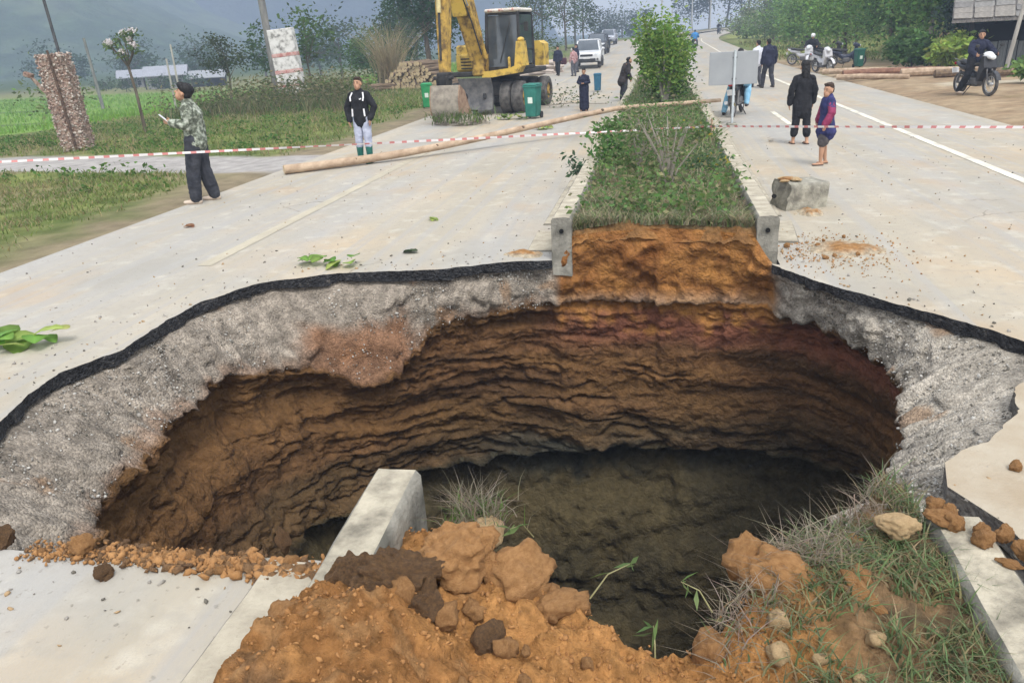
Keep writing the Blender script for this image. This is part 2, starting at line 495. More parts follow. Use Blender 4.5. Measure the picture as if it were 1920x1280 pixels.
    top = top * (1 - sp)[:, None] + np.array((.27, .15, .07))[None] * sp[:, None]
    slump = sstep(.42, .62, zn + .12 * n1) * sstep(.75, .45, np.hypot((P[:, 0] + 2.75) / 1.0, (P[:, 1] - 6.55) / .75) + .15 * n2) * (1 - gm)
    top = top * (1 - .85 * slump)[:, None] + np.array((.20, .098, .05))[None] * (.85 * slump)[:, None]
    edge = sstep(.80, .98, zn + .15 * n2) * (1 - gm) * left
    top = top * (1 - .6 * edge)[:, None] + np.array((.20, .115, .07))[None] * (.6 * edge)[:, None]
    zrel = zn - 1
    brown = mixc((.128, .066, .029), (.080, .044, .021), sstep(-.3, .4, n3))
    brown = brown * (1 + .3 * n2)[:, None]
    brown = brown * (1 + .35 * fbm(np.stack([P[:, 0] * .4, P[:, 1] * .4, zs * 11], 1), 3, 64))[:, None] * 1.12
    och = sstep(.05, .45, fbm(np.stack([P[:, 0] * .5, P[:, 1] * .5, zs * 4], 1), 3, 61))
    brown = brown * (1 - .6 * och)[:, None] + np.array((.150, .080, .030))[None] * (.6 * och)[:, None]
    red = (sstep(.02, .07, zrel) - sstep(.16, .32, zrel + .1 * n1)) * sstep(-1.6, -.2, P[:, 0])
    brown = brown * (1 - .8 * red)[:, None] + np.array((.215, .083, .052))[None] * (.8 * red)[:, None]
    yel = sstep(.02, .05, zrel) * (1 - sstep(.3, .65, zrel)) * sstep(-2.2, -3.0, P[:, 0])
    brown = brown * (1 - .6 * yel)[:, None] + np.array((.165, .088, .034))[None] * (.6 * yel)[:, None]
    om = med * (1 - sstep(.0, .16, zrel + .22 * n2 + .1 * n1)) * (zn >= 1)
    brown = brown * (1 - om)[:, None] + orange * om[:, None]
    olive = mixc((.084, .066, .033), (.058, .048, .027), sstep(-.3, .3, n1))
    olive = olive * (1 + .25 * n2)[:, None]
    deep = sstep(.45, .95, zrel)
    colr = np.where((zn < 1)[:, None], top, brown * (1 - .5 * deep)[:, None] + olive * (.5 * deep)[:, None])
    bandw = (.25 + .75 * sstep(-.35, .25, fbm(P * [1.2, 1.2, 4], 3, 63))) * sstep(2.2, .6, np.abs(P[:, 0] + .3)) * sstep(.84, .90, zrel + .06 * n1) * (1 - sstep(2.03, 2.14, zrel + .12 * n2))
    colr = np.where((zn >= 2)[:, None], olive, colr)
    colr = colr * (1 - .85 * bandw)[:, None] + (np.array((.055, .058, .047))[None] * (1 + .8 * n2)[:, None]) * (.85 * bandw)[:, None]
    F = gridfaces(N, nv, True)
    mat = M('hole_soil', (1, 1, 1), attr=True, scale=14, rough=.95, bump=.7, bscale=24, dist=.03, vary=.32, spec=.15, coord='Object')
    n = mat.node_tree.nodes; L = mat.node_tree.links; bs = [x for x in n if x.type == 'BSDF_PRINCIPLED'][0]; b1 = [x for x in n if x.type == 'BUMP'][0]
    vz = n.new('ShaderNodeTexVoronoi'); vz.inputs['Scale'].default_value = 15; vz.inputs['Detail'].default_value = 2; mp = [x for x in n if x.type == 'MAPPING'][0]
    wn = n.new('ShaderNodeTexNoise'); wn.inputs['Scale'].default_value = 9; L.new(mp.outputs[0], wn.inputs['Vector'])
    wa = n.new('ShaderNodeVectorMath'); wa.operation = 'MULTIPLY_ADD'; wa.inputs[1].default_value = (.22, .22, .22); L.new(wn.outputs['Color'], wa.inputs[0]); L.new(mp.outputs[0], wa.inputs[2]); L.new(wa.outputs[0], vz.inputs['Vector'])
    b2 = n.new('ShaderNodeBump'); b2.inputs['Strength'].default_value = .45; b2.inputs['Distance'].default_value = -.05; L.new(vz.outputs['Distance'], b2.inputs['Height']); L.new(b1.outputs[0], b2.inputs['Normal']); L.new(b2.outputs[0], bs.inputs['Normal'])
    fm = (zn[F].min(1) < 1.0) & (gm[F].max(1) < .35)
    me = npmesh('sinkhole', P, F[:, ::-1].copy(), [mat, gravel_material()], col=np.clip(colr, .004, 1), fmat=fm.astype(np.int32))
    return tag(link('sinkhole', me), 'deep sinkhole with grey gravel rim and layered brown earth walls', 'sinkhole', kind='structure')
sinkhole()

# ---------------- ground sheet (fields, verges, bank), open under the sinkhole
def gz(x, y):
    x = np.asarray(x, float); y = np.asarray(y, float)
    xr = x - xroad(y)
    z = zroad(y) - .14
    left = -1.5 * sstep(-13, -45, xr) - .06 * sstep(-7.5, -9, xr)
    left = left - zroad(y) * sstep(-9, -40, xr) * .9
    bank = 2.4 * sstep(12.5, 19, xr) * sstep(30, 44, y) + 9 * sstep(17, 60, xr) * sstep(24, 60, y) + 16 * sstep(50, 160, xr) * sstep(10, 120, y)
    right = .10 * sstep(6.9, 8.2, xr) + bank
    bump = .05 * fbm(N3(x.ravel() * .5, y.ravel() * .5), 4, 71).reshape(x.shape) * (np.abs(xr) > 7.0)
    bump += .10 * sstep(-7.2, -9.5, xr) * (.5 + fbm(N3(x.ravel() * .9, y.ravel() * .9), 3, 73).reshape(x.shape)) * (y < 15) * (y > 4)
    side = np.abs(y - (13.2 - .21 * (xr + 7.0)) - 1.6)
    bump = bump * sstep(.9, 1.7, np.where(xr < -7.0, side, 9))
    far = 3 * sstep(150, 420, np.hypot(x, y)) * fbm(N3(x.ravel() * .01, y.ravel() * .01), 3, 75).reshape(x.shape)
    z = z + left + right + bump + far + np.where((np.abs(xr) > 6.95) & (xr < 0), .10, 0) + np.where(xr > 6.9, .12, 0)
    return z
GRID = {}
def gzs(x, y):
    xs, ys, Z = GRID['g']
    i = min(max(int(np.searchsorted(xs, x)) - 1, 0), len(xs) - 2); j = min(max(int(np.searchsorted(ys, y)) - 1, 0), len(ys) - 2)
    u = (x - xs[i]) / (xs[i + 1] - xs[i]); v = (y - ys[j]) / (ys[j + 1] - ys[j])
    return float((Z[i, j] * (1 - u) + Z[i + 1, j] * u) * (1 - v) + (Z[i, j + 1] * (1 - u) + Z[i + 1, j + 1] * u) * v)
def ground():
    def axis(a, b, h, lo, hi, g=1.13):
        L = list(np.arange(a, b + 1e-6, h)); st = h
        x = b
        while x < hi: st *= g; x += st; L.append(x)
        x = a; st = h; A = []
        while x > lo: st *= g; x -= st; A.append(x)
        return np.array(A[::-1] + L)
    xs = axis(-24, 14, .22, -2600, 2600); ys = axis(-3, 40, .22, -900, 3200)
    Xg, Yg = np.meshgrid(xs, ys, indexing='ij')
    Z = gz(Xg, Yg)
    GRID['g'] = (xs, ys, Z)
    x, y = Xg.ravel(), Yg.ravel()
    xr = x - xroad(y)
    n1 = fbm(N3(x * .35, y * .35), 4, 81); n2 = fbm(N3(x * 1.6, y * 1.6), 4, 83); n3 = fbm(N3(x * 5, y * 5), 3, 85)
    def mixc(a, b, t): return np.asarray(a)[None] * (1 - t)[:, None] + np.asarray(b)[None] * t[:, None]
    def over(c, b, t): return c * (1 - t)[:, None] + np.asarray(b)[None] * t[:, None]
    c = mixc((.095, .125, .035), (.17, .19, .06), sstep(-.4, .4, n2 + .5 * n1))                 # grass soil
    c = over(c, (.20, .16, .10), sstep(.1, .5, n1) * .6)
    fld = sstep(-13, -17, xr) * sstep(30, 36, y)
    c = over(c, (.16, .27, .045), fld * .9)
    for yb, w in ((45, 1.4), (58, 1.1), (74, 1.6), (100, 3)):
        c = over(c, (.045, .065, .02), fld * sstep(w, .2 * w, np.abs(y - yb + 1.5 * n1 + .06 * (xr + 20))) * .9)
    c = over(c, (.20, .17, .09), fld * sstep(78, 88, y + 4 * n1) * .75)
    c = over(c, (.06, .09, .035), sstep(120, 170, np.hypot(x, y) + 20 * n1))
    # dirt verge by the road, left
    dl = sstep(-8.9, -7.4, xr + .9 * n2 + .5 * n1) * (xr < 0)
    c = over(c, (.235, .185, .125), dl * .9)
    c = over(c, (.12, .10, .065), (dl * sstep(.1, .5, n3 + .4 * n2)) * .5)
    # side road
    side = np.abs(y - (13.2 - .21 * (xr + 7.0)) - 1.6)
    sd = sstep(1.35, 1.0, side + .25 * n2) * (xr < -6.8)
    c = over(c, (.33, .31, .29), sd)
    # dirt apron to the right
    dr = sstep(6.5, 7.0, xr) * sstep(14.5, 11.5, xr + 1.2 * n1 + .03 * (y - 20))
    c = over(c, mixc((.33, .25, .16), (.26, .185, .115), sstep(-.3, .4, n2)), dr * sstep(75, 48, y))
    c = over(c, (.15, .15, .06), dr * sstep(.15, .4, n1 + .3 * n2) * .6)
    c = over(c, (.25, .14, .08), sstep(12.5, 14, xr) * sstep(18, 15, xr) * sstep(26, 32, y) * sstep(58, 46, y) * .9)
    c = over(c, (.23, .25, .07), sstep(6.8, 8.5, xr) * sstep(16, 13, xr) * sstep(50, 62, y) * .85)
    c = over(c, (.42, .37, .28), sstep(8.2, 9, xr) * sstep(20, 15, xr) * sstep(.9, .5, np.abs(y - 27.5 - .18 * (xr - 9))) * .85)
    c = over(c, (.20, .17, .135), (np.abs(xr) < 6.8).astype(float))
    F = gridfaces(len(xs), len(ys))
    ins = inside_rim(x, y, 1.0) | ((np.abs(x) < 1.15) & (y > -2) & (y < 9))
    keep = ~ins[F].any(1)
    mat = M('ground_soil', (1, 1, 1), attr=True, scale=3.0, rough=.95, bump=.6, bscale=14, dist=.05, vary=.25, spec=.1)
    me = npmesh('ground', np.stack([x, y, Z.ravel()], 1), F[keep], mat, col=np.clip(c, .01, 1))
    return tag(link('ground', me), 'grassy verges, fields and bare earth around the road', 'ground', kind='structure')
ground()

# ---------------- carriageways
ROAD_T = M('road_dust', (.33, .30, .24), (.43, .375, .29), scale=.9, rough=.92, bump=.35, bscale=60, dist=.01, stretch=(1.4, .35, 1), lo=.35, hi=.65, c3=(.47, .46, .43), spec=.2)
def road_top_material():
    m = ROAD_T; t = m.node_tree; n = t.nodes; L = t.links
    b = [x for x in n if x.type == 'BSDF_PRINCIPLED'][0]
    src = b.inputs['Base Color'].links[0].from_socket
    tc = [x for x in n if x.type == 'TEX_COORD'][0]
    def layer(src, scale, lo, hi, colour, amount, detail=4, stretch=(1, 1, 1)):
        mp = n.new('ShaderNodeMapping'); mp.inputs['Scale'].default_value = stretch; L.new(tc.outputs['Object'], mp.inputs[0])
        z = n.new('ShaderNodeTexNoise'); z.inputs['Scale'].default_value = scale; z.inputs['Detail'].default_value = detail; L.new(mp.outputs[0], z.inputs['Vector'])
        r = n.new('ShaderNodeMapRange'); r.inputs[1].default_value = lo; r.inputs[2].default_value = hi; r.inputs[4].default_value = amount; L.new(z.outputs['Fac'], r.inputs[0])
        x = n.new('ShaderNodeMix'); x.data_type = 'RGBA'; L.new(r.outputs[0], x.inputs[0]); L.new(src, x.inputs[6]); x.inputs[7].default_value = (*colour, 1)
        return x.outputs[2]
    s = layer(src, .55, .46, .62, (.36, .35, .33), .85, 5, (1.6, .15, 1))      # worn grey wheel tracks
    s = layer(s, .45, .52, .72, (.47, .36, .235), .75, 6)
    s = layer(s, 3.5, .55, .75, (.55, .51, .43), .6, 6)                           # tan dust
    s = layer(s, 9, .52, .72, (.30, .28, .24), .55, 8)
    s = layer(s, 26, .64, .74, (.16, .14, .11), .8, 3)                            # crumbs and specks
    s = layer(s, 120, .40, .75, (.34, .32, .28), .5, 2)
    s = layer(s, .7, .54, .70, (.41, .285, .165), .5, 8, (1, .8, 1))                # orange soil smears
    s = layer(s, .8, .56, .66, (.29, .275, .24), .5, 8, (1, .6, 1))               # damp stains
    s = layer(s, 1.1, .52, .60, (.33, .32, .30), .55, 3, (5, .07, 1))             # tyre tracks
    wn = n.new('ShaderNodeTexNoise'); wn.inputs['Scale'].default_value = 1.6; wn.inputs['Detail'].default_value = 6; L.new(tc.outputs['Object'], wn.inputs['Vector'])
    wv = n.new('ShaderNodeVectorMath'); wv.operation = 'MULTIPLY_ADD'; wv.inputs[1].default_value = (.9, .9, .9); L.new(wn.outputs['Color'], wv.inputs[0]); L.new(tc.outputs['Object'], wv.inputs[2])
    vo = n.new('ShaderNodeTexVoronoi'); vo.feature = 'DISTANCE_TO_EDGE'; vo.inputs['Scale'].default_value = .55; L.new(wv.outputs[0], vo.inputs['Vector'])
    ck = n.new('ShaderNodeMapRange'); ck.inputs[1].default_value = .011; ck.inputs[2].default_value = .003; L.new(vo.outputs['Distance'], ck.inputs[0])
    cm = n.new('ShaderNodeTexNoise'); cm.inputs['Scale'].default_value = .35; L.new(tc.outputs['Object'], cm.inputs['Vector'])
    cr = n.new('ShaderNodeMapRange'); cr.inputs[1].default_value = .58; cr.inputs[2].default_value = .68; L.new(cm.outputs['Fac'], cr.inputs[0])
    mm = n.new('ShaderNodeMath'); mm.operation = 'MULTIPLY'; L.new(ck.outputs[0], mm.inputs[0]); L.new(cr.outputs[0], mm.inputs[1])
    x = n.new('ShaderNodeMix'); x.data_type = 'RGBA'; L.new(mm.outputs[0], x.inputs[0]); L.new(s, x.inputs[6]); x.inputs[7].default_value = (.19, .17, .14, 1); s = x.outputs[2]
    L.new(s, b.inputs['Base Color'])
road_top_material()
ASPH = M('asphalt_broken', (.012, .012, .014), (.045, .045, .048), scale=22, rough=.8, bump=1.0, bscale=60, dist=.03, vor=45, c3=(.15, .135, .12), lo=.35, hi=.60)
def tess(poly):
    from mathutils.geometry import tessellate_polygon
    return tessellate_polygon([[Vector((p[0], p[1], 0)) for p in poly]])
def ragged(pts, step=.035, amp=.045, seed=0):
    P = np.array(pts, float); out = []
    for i in range(len(P) - 1):
        k = max(1, int(np.hypot(*(P[i + 1] - P[i])[:2]) / step))
        for j in range(k): out.append(P[i] + (P[i + 1] - P[i]) * j / k)
    out.append(P[-1]); out = np.array(out)
    # smooth then roughen
    for _ in range(3): out[1:-1] = (out[:-2] + 2 * out[1:-1] + out[2:]) / 4
    q = N3(out[:, 0] * 5, out[:, 1] * 5, seed)
    w = np.ones(len(out)); w[0] = w[-1] = 0
    out[:, 0] += amp * w * fbm(q, 5, 91 + seed, .65); out[:, 1] += amp * w * fbm(q + 40, 5, 95 + seed, .65)
    return [tuple(p) for p in out]
def slab(name, poly, z0, z1, label, mats=None):
    V = [(p[0], p[1], z1) for p in poly] + [(p[0], p[1], z0) for p in poly]
    cen = np.array(V); nb_ = len(poly)
    jit = .03 * fbm(cen[nb_:] * [9, 9, 1] + 3, 4, 97)
    for i in range(nb_):
        x, y = poly[i]
        if abs(x - CX0) < 4 and 2 < y < 7.6:
            d_ = math.hypot(x - CX0, y - CY0); V[nb_ + i] = (x + (x - CX0) / d_ * jit[i], y + (y - CY0) / d_ * jit[i], z0 + .028 * jit[i] / .03 + .012 * math.sin(9 * x + 5 * y))
    n = len(poly); tri = tess(poly)
    F = []
    for t in tri:
        a, b, c = t
        cr = (poly[b][0] - poly[a][0]) * (poly[c][1] - poly[a][1]) - (poly[b][1] - poly[a][1]) * (poly[c][0] - poly[a][0])
        F.append([a, b, c] if cr > 0 else [a, c, b])
    nt_ = len(F)
    F += [[n + f[0], n + f[2], n + f[1]] for f in F]
    for i in range(n):
        j = (i + 1) % n; F.append([i, j, n + j, n + i])
    me = npmesh(name, np.array(V), F, mats or [ROAD_T, ASPH], smooth=False, fmat=[0] * nt_ + [1] * nt_ + [1] * n)
    bm = bmesh.new(); bm.from_mesh(me); bmesh.ops.recalc_face_normals(bm, faces=bm.faces); bm.to_mesh(me); bm.free()
    return tag(link(name, me), label, 'road', kind='structure')
LX, RX = -6.95, 6.85
edgeL = ragged([p[:2] for p in RIM[:19]], seed=1)
slab('road', [(LX, 30), (LX, -6), (-1.0, -6), (-1.0, 2.42)] + edgeL[::-1] + [(-1.0, 30)], -.09, 0, 'dusty pale carriageway beside the excavator, broken off at the hole')
edgeR = ragged([p[:2] for p in RIM[33:45]], seed=2)
tanm = M('road_tan', (.34, .275, .195), (.42, .37, .29), scale=2.5, rough=.95, bump=.5, bscale=40, dist=.015, c3=(.31, .245, .165), detail=10)
cut = min(range(len(edgeR)), key=lambda i: math.hypot(edgeR[i][0] - 2.2, edgeR[i][1] - 4.72))
slab('road', [(RX, edgeR[cut][1] - .1)] + edgeR[:cut + 1][::-1] + [(1.36, 3.42), (1.50, 3.14), (1.62, 2.4), (1.60, 1.2), (1.66, -6), (RX, -6)], -.107, .012, 'tan dirt-covered slab on the near right of the hole', [tanm, MATS['gravel'] if 'gravel' in MATS else M('gravel', (.12, .11, .10), (.27, .25, .22), scale=30, rough=.95, bump=1, bscale=50, dist=.03, vor=40)])
slab('road', [(RX, 30), (1.13, 30), (1.13, 7.24)] + edgeR[cut:][::-1] + [(RX, edgeR[cut][1] - .1)], -.09, -.002, 'dusty pale carriageway with the painted line, broken off at the hole')
def ribbon(name, x0, x1, y0, y1, dz, mat, label=None, step=1.5, kind='structure', parent=None, wob=0.0):
    ys = np.arange(y0, y1 + 1e-6, step)
    V = []
    for i, y in enumerate(ys):
        for x in (x0, x1): V.append((x + float(xroad(y)) + wob * random.uniform(-1, 1), y, float(zroad(y)) + dz))
    F = [[2 * i, 2 * i + 1, 2 * i + 3, 2 * i + 2] for i in range(len(ys) - 1)]
    o = link(name, npmesh(name, np.array(V), F, mat), parent)
    return tag(o, label, 'road' if label else None, kind=kind if parent is None else None)
ribbon('road', LX, -1.0, 29.9, 420, -.004, ROAD_T, 'far stretch of the carriageway where the white car stands')
ribbon('road', 1.13, RX, 29.9, 420, -.006, ROAD_T, 'far stretch of the carriageway beyond the grey sign')
LINE = M('line_paint', (.46, .43, .37), (.72, .68, .56), scale=5, rough=.8, bump=.1, lo=.36, hi=.56, stretch=(1, .4, 1))
LINE2 = M('line_paint_worn', (.385, .345, .265), (.50, .45, .34), scale=5, rough=.8, bump=.1, lo=.46, hi=.75, stretch=(1, .4, 1))
ribbon('road_marking', 4.66, 4.80, 4, 110, .004, LINE, 'cream edge line painted along the carriageway right of the median')
ribbon('road_marking', -4.78, -4.62, 7.2, 100, .004, LINE2, 'faded yellowish edge line on the carriageway left of the median')
ribbon('road_marking', 2.82, 2.94, 18.6, 21.6, .004, LINE, 'short cream lane dash on the road between the sign and the girl', step=1.0)
# bed in the crack between the near slab and the kerb
GRAV = M('gravel', (.12, .11, .10), (.27, .25, .22), scale=30, rough=.95, bump=1, bscale=50, dist=.03, vor=40)
ribbon('road_bed', 1.0, 1.75, -4, 3.4, -.12, GRAV, None, .5)['label'] = 'dark gravel in the gap between the kerb and the near slab'
# ---------------- median strip: raised soil between the kerbs
KT = .42                                     # kerb top above the road
KL0, KL1, KR0, KR1 = -1.02, -.82, .92, 1.12  # kerb stones' faces
SOIL = M('soil_vcol', (1, 1, 1), attr=True, scale=22, rough=.97, bump=1.0, bscale=55, dist=.03, vary=.42, spec=.1, detail=10)
def rimY_far(x): return np.interp(x, [-1.1, -.82, -.40, .09, .45, .90, 1.2], [7.42, 7.44, 7.50, 7.54, 7.50, 7.40, 7.3])
NEARX = [-1.5, -1.30, -1.08, -0.92, -0.75, -0.64, -0.40, -0.27, -0.06, 0.10, 0.26, 0.44, 0.64, 0.79, 1.00]
NEARY = [2.50, 2.50, 2.44, 2.48, 2.47, 2.38, 2.22, 2.09, 2.00, 2.00, 2.15, 2.44, 2.55, 2.82, 3.08]
def rimY_near(x): return np.interp(x, NEARX, NEARY)
def mixc(a, b, t): return np.asarray(a)[None] * (1 - t)[:, None] + np.asarray(b)[None] * t[:, None]
def far_top(x, y): return .27 + .05 * fbm(N3(x * 2, y * 2), 3, 101) + .05 * (1 - (x / .95) ** 2) + zroad(y)
def median_far():
    xs = np.linspace(KL1 - .02, KR0 + .02, 90)
    t = np.concatenate([np.linspace(0, .5, 26) , np.linspace(.5, 8, 150)[1:], np.geomspace(8, 380, 70)[1:]])
    Xg, Tg = np.meshgrid(xs, t, indexing='ij')
    x, s = Xg.ravel(), Tg.ravel()
    y0 = rimY_far(x) + .05 * fbm(N3(x * 6, 0), 3, 103)
    y = y0 + s - .03
    z = far_top(x, y)
    z = z - .16 * (1 - sstep(-.02, .12, s + .05 * fbm(N3(x * 9, 0), 2, 104)))            # edge rolls over into the hole
    z = z + .03 * fbm(N3(x * 7, y * 7), 4, 105) * (s < 20)
    n = fbm(N3(x * 3, y * 3), 4, 107)
    c = mixc((.24, .125, .05), (.33, .16, .055), sstep(-.3, .3, n))
    g = sstep(.02, .18, s + .1 * n)
    c = c * (1 - g)[:, None] + mixc((.13, .115, .06), (.19, .155, .09), sstep(-.3, .3, n)) * g[:, None]
    me = npmesh('median', np.stack([x + xroad(y), y, z], 1), gridfaces(len(xs), len(t)), SOIL, col=c)
    return tag(link('median', me), 'raised soil of the median strip beyond the hole', 'median', kind='structure')
median_far()
def near_top(x, y, detail=True):
    x = np.asarray(x, float); y = np.asarray(y, float)
    z = .26 + .24 * np.exp(-(((x + .98) / .34) ** 4 + ((y - 1.62) / .36) ** 4)) + .07 * np.exp(-(((x + .72) / .3) ** 2 + ((y - 2.2) / .3) ** 2)) + .06 * np.exp(-(((x + .45) / .3) ** 2 + ((y - 1.95) / .3) ** 2))
    z = z + .08 * np.exp(-(((x - .55) / .22) ** 2 + ((y - 2.25) / .25) ** 2)) - .06 * np.exp(-(((x - .05) / .2) ** 2 + ((y - 1.95) / .25) ** 2))
    z = z - (.58 + .07) * sstep(-1.10, -1.46, x + .10 * fbm(N3(y * 4, 3), 3, 111))           # spills over the kerb on to the road
    if detail:
        soil = 1 - sstep(.30, .55, x + .12 * fbm(N3(x * 4, y * 4), 2, 113))
        soil = soil * (.25 + .75 * sstep(-1.35, -1.1, x))
        w = worley(N3(x * 9, y * 9, 1.5), 5); w2 = worley(N3(x * 22, y * 22, 1.5), 6)
        z = z + soil * (.085 * (.5 - w) + .036 * (.5 - w2) + .018 * (.5 - worley(N3(x * 46, y * 46, 2.5), 8))) + (.3 + .7 * soil) * (.05 * fbm(N3(x * 5, y * 5), 5, 115, .6)) 
    return z
def median_near():
    xs = np.linspace(-1.50, KR0 + .10, 260)
    t = np.concatenate([np.linspace(0, 1.5, 170), np.linspace(1.5, 6, 40)[1:]])
    Xg, Tg = np.meshgrid(xs, t, indexing='ij')
    x, s = Xg.ravel(), Tg.ravel()
    ye = rimY_near(x) + .06 * fbm(N3(x * 7, 5), 4, 117)
    y = ye - s + .05
    z = near_top(x, y)
    z = z - .55 * (1 - sstep(-.02, .12, s + .05 * fbm(N3(x * 11, y * 11), 2, 118)))
    z = np.where(x < -1.25, np.maximum(z, -.2), z)
    z = z + sstep(.3, .6, x) * (.03 * (.5 - worley(N3(x * 14, y * 14, .5), 9)) + .02 * fbm(N3(x * 20, y * 20), 3, 120))
    n = fbm(N3(x * 3.2, y * 3.2), 4, 119); n2 = fbm(N3(x * 12, y * 12), 4, 121)
    c = mixc((.43, .215, .076), (.29, .138, .049), sstep(-.3, .4, n + .5 * n2))
    dk = sstep(.05, .35, fbm(N3(x * 4 + 5, y * 4), 4, 123)) * sstep(-.4, -.6, x)
    c = c * (1 - .7 * dk)[:, None] + np.array((.17, .105, .058))[None] * (.7 * dk)[:, None]
    pale = sstep(.2, .5, n2 + .3 * n)
    c = c * (1 - .4 * pale)[:, None] + np.array((.42, .255, .12))[None] * (.4 * pale)[:, None]
    g = sstep(.34, .6, x + .18 * n)
    c = c * (1 - g)[:, None] + mixc((.25, .16, .085), (.14, .10, .058), sstep(-.25, .25, n2 + .4 * n)) * g[:, None]
    me = npmesh('median', np.stack([x, y, z], 1), gridfaces(len(xs), len(t))[:, ::-1].copy(), SOIL, col=c)
    return tag(link('median', me), 'orange earth and turf of the median on the near side of the hole', 'median', kind='structure')
median_near()

# ---------------- kerbs: precast stones with a duct hole in their ends
CONC = M('kerb_concrete', (.30, .265, .205), (.43, .385, .30), scale=5, rough=.92, bump=.7, bscale=40, dist=.015, lo=.34, hi=.54, c3=(.50, .455, .355), detail=10)
CONCD = M('kerb_concrete_weathered', (.13, .125, .105), (.36, .34, .29), scale=5, rough=.95, bump=.8, bscale=30, dist=.02, lo=.35, hi=.65)
HOLE = flat('duct_dark', (.01, .01, .01), .9)
def kerb_mesh(w, l, h0, h1, name='kerb_stone', seed=0, rag=0.0, wob=.006):
    """kerb stone lying along +Y from 0 to l, top chamfered; pale top, weathered sides"""
    prof = [(-w / 2, h0), (w / 2, h0), (w / 2, h1 - .025), (w / 2 - .02, h1), (-w / 2 + .02, h1), (-w / 2, h1 - .025)]
    ny = max(2, int(l / .06)); V = []; F = []; fm = []
    rr = random.Random(seed)
    # subdivide the profile edges for ragged relief
    pr = []
    for i in range(6):
        a, b = prof[i], prof[(i + 1) % 6]
        k = max(1, int(math.dist(a, b) / .05))
        for j in range(k): pr.append((a[0] + (b[0] - a[0]) * j / k, a[1] + (b[1] - a[1]) * j / k, 1 if (i in (3,)) else 0))
    n = len(pr)
    for j in range(ny + 1):
        for p in pr: V.append((p[0], l * j / ny, p[1]))
    for j in range(ny):
        for i in range(n):
            F.append([j * n + i, (j + 1) * n + i, (j + 1) * n + (i + 1) % n, j * n + (i + 1) % n]); fm.append(0 if pr[i][2] else 1)
    F.append([i for i in range(n)]); F.append([ny * n + i for i in range(n)][::-1]); fm += [1, 1]
    V = np.array(V)
    V += wob * np.stack([fbm(V * 6 + seed, 3, 201 + k) for k in range(3)], 1)
    if rag:
        m = V[:, 1] < .08
        V[m, 1] += rag * fbm(V[m] * [8, 0, 8], 3, 207)
    me = npmesh(name, V, F, [CONC, CONCD], smooth=True, fmat=fm, angle=40)
    bm = bmesh.new(); bm.from_mesh(me); bmesh.ops.recalc_face_normals(bm, faces=bm.faces); bm.to_mesh(me); bm.free()
    return me
kmeshes = [kerb_mesh(.20, .986, -.10, KT, seed=i) for i in range(4)]
kend = kerb_mesh(.20, .986, -.16, KT, seed=9, rag=.05)
GUT = [kerb_mesh(.30, 1.213, -.06, .020, 'gutter_slab', seed=20 + i, wob=.002) for i in range(3)]
def kerb_row(xc, y0, n, label, gut_x, gut_y0):
    root = empty('kerb', (xc, y0, 0), 0, label, 'kerb'); root['kind'] = 'structure'
    for i in range(n):
        y = y0 + i * .986
        o = link('kerb_stone', kend if i == 0 else kmeshes[i % 4], root)
        o.location = (float(xroad(y)) + random.uniform(-.002, .002), y - y0, float(zroad(y)) + random.uniform(-.003, .002))
        o.rotation_euler = (0, 0, random.uniform(-.001, .001) + math.atan(-.0052 * max(0, y - 95)))
        if i == 0:
            MB().cyl((0, .045, KT - .13), (0, -.012, KT - .13), .022, n=12).build('duct', HOLE, o)
    if n > 8:
        for i in range(40):
            y = gut_y0 + i * 1.215
            o = link('gutter_slab', GUT[i % 3], root); o.location = (gut_x - xc, y - y0, float(zroad(y)))
            if i == 0: o.rotation_euler = (R_(-1.2), 0, R_(-5 if xc > 0 else 2))
    return root
kerb_row((KL0 + KL1) / 2, 7.42, 95, 'pale concrete kerb along the left edge of the overgrown median', -1.18, 7.72)
kr = kerb_row((KR0 + KR1) / 2, 7.40, 95, 'pale concrete kerb along the right edge of the overgrown median', 1.28, 8.05)
# kerb on the near side of the hole
kn = kerb_row(1.125, -1.23 , 4, 'weathered kerb running toward the viewer beside the near turf', 0, 0)
kn.location.z = -.11
jut = empty('broken_kerb', (-1.0, .55, 0), R_(1.0), 'kerb stone jutting out over the dark hole, its foot buried in orange earth', 'kerb', tilt=(R_(1.0), 0))
STAIN = M('kerb_stained', (.15, .135, .105), (.44, .395, .305), scale=6, rough=.93, bump=.8, bscale=40, dist=.018, lo=.33, hi=.56, c3=(.54, .49, .38), detail=12)
o = link('kerb_stone', kerb_mesh(.20, 2.10, -.12, KT - .02, seed=5), jut)
o.data.materials[0] = STAIN
for ch in kn.children:
    ch.data = ch.data.copy(); ch.data.materials[0] = STAIN
MB().cyl((0, 2.06, KT - .16), (0, 2.115, KT - .16), .022, n=12).build('duct', HOLE, jut)
# gutter strip on the near left road
gs = empty('gutter', (-1.46, .3, 0), 0, 'worn concrete gutter strip between the near road and the orange heap', 'gutter'); gs['kind'] = 'structure'
for i in range(2):
    o = link('gutter_slab', GUT[i], gs); o.location = (0, -.2 + i * 1.215, .004); o.scale = (1.15, 1, 1)
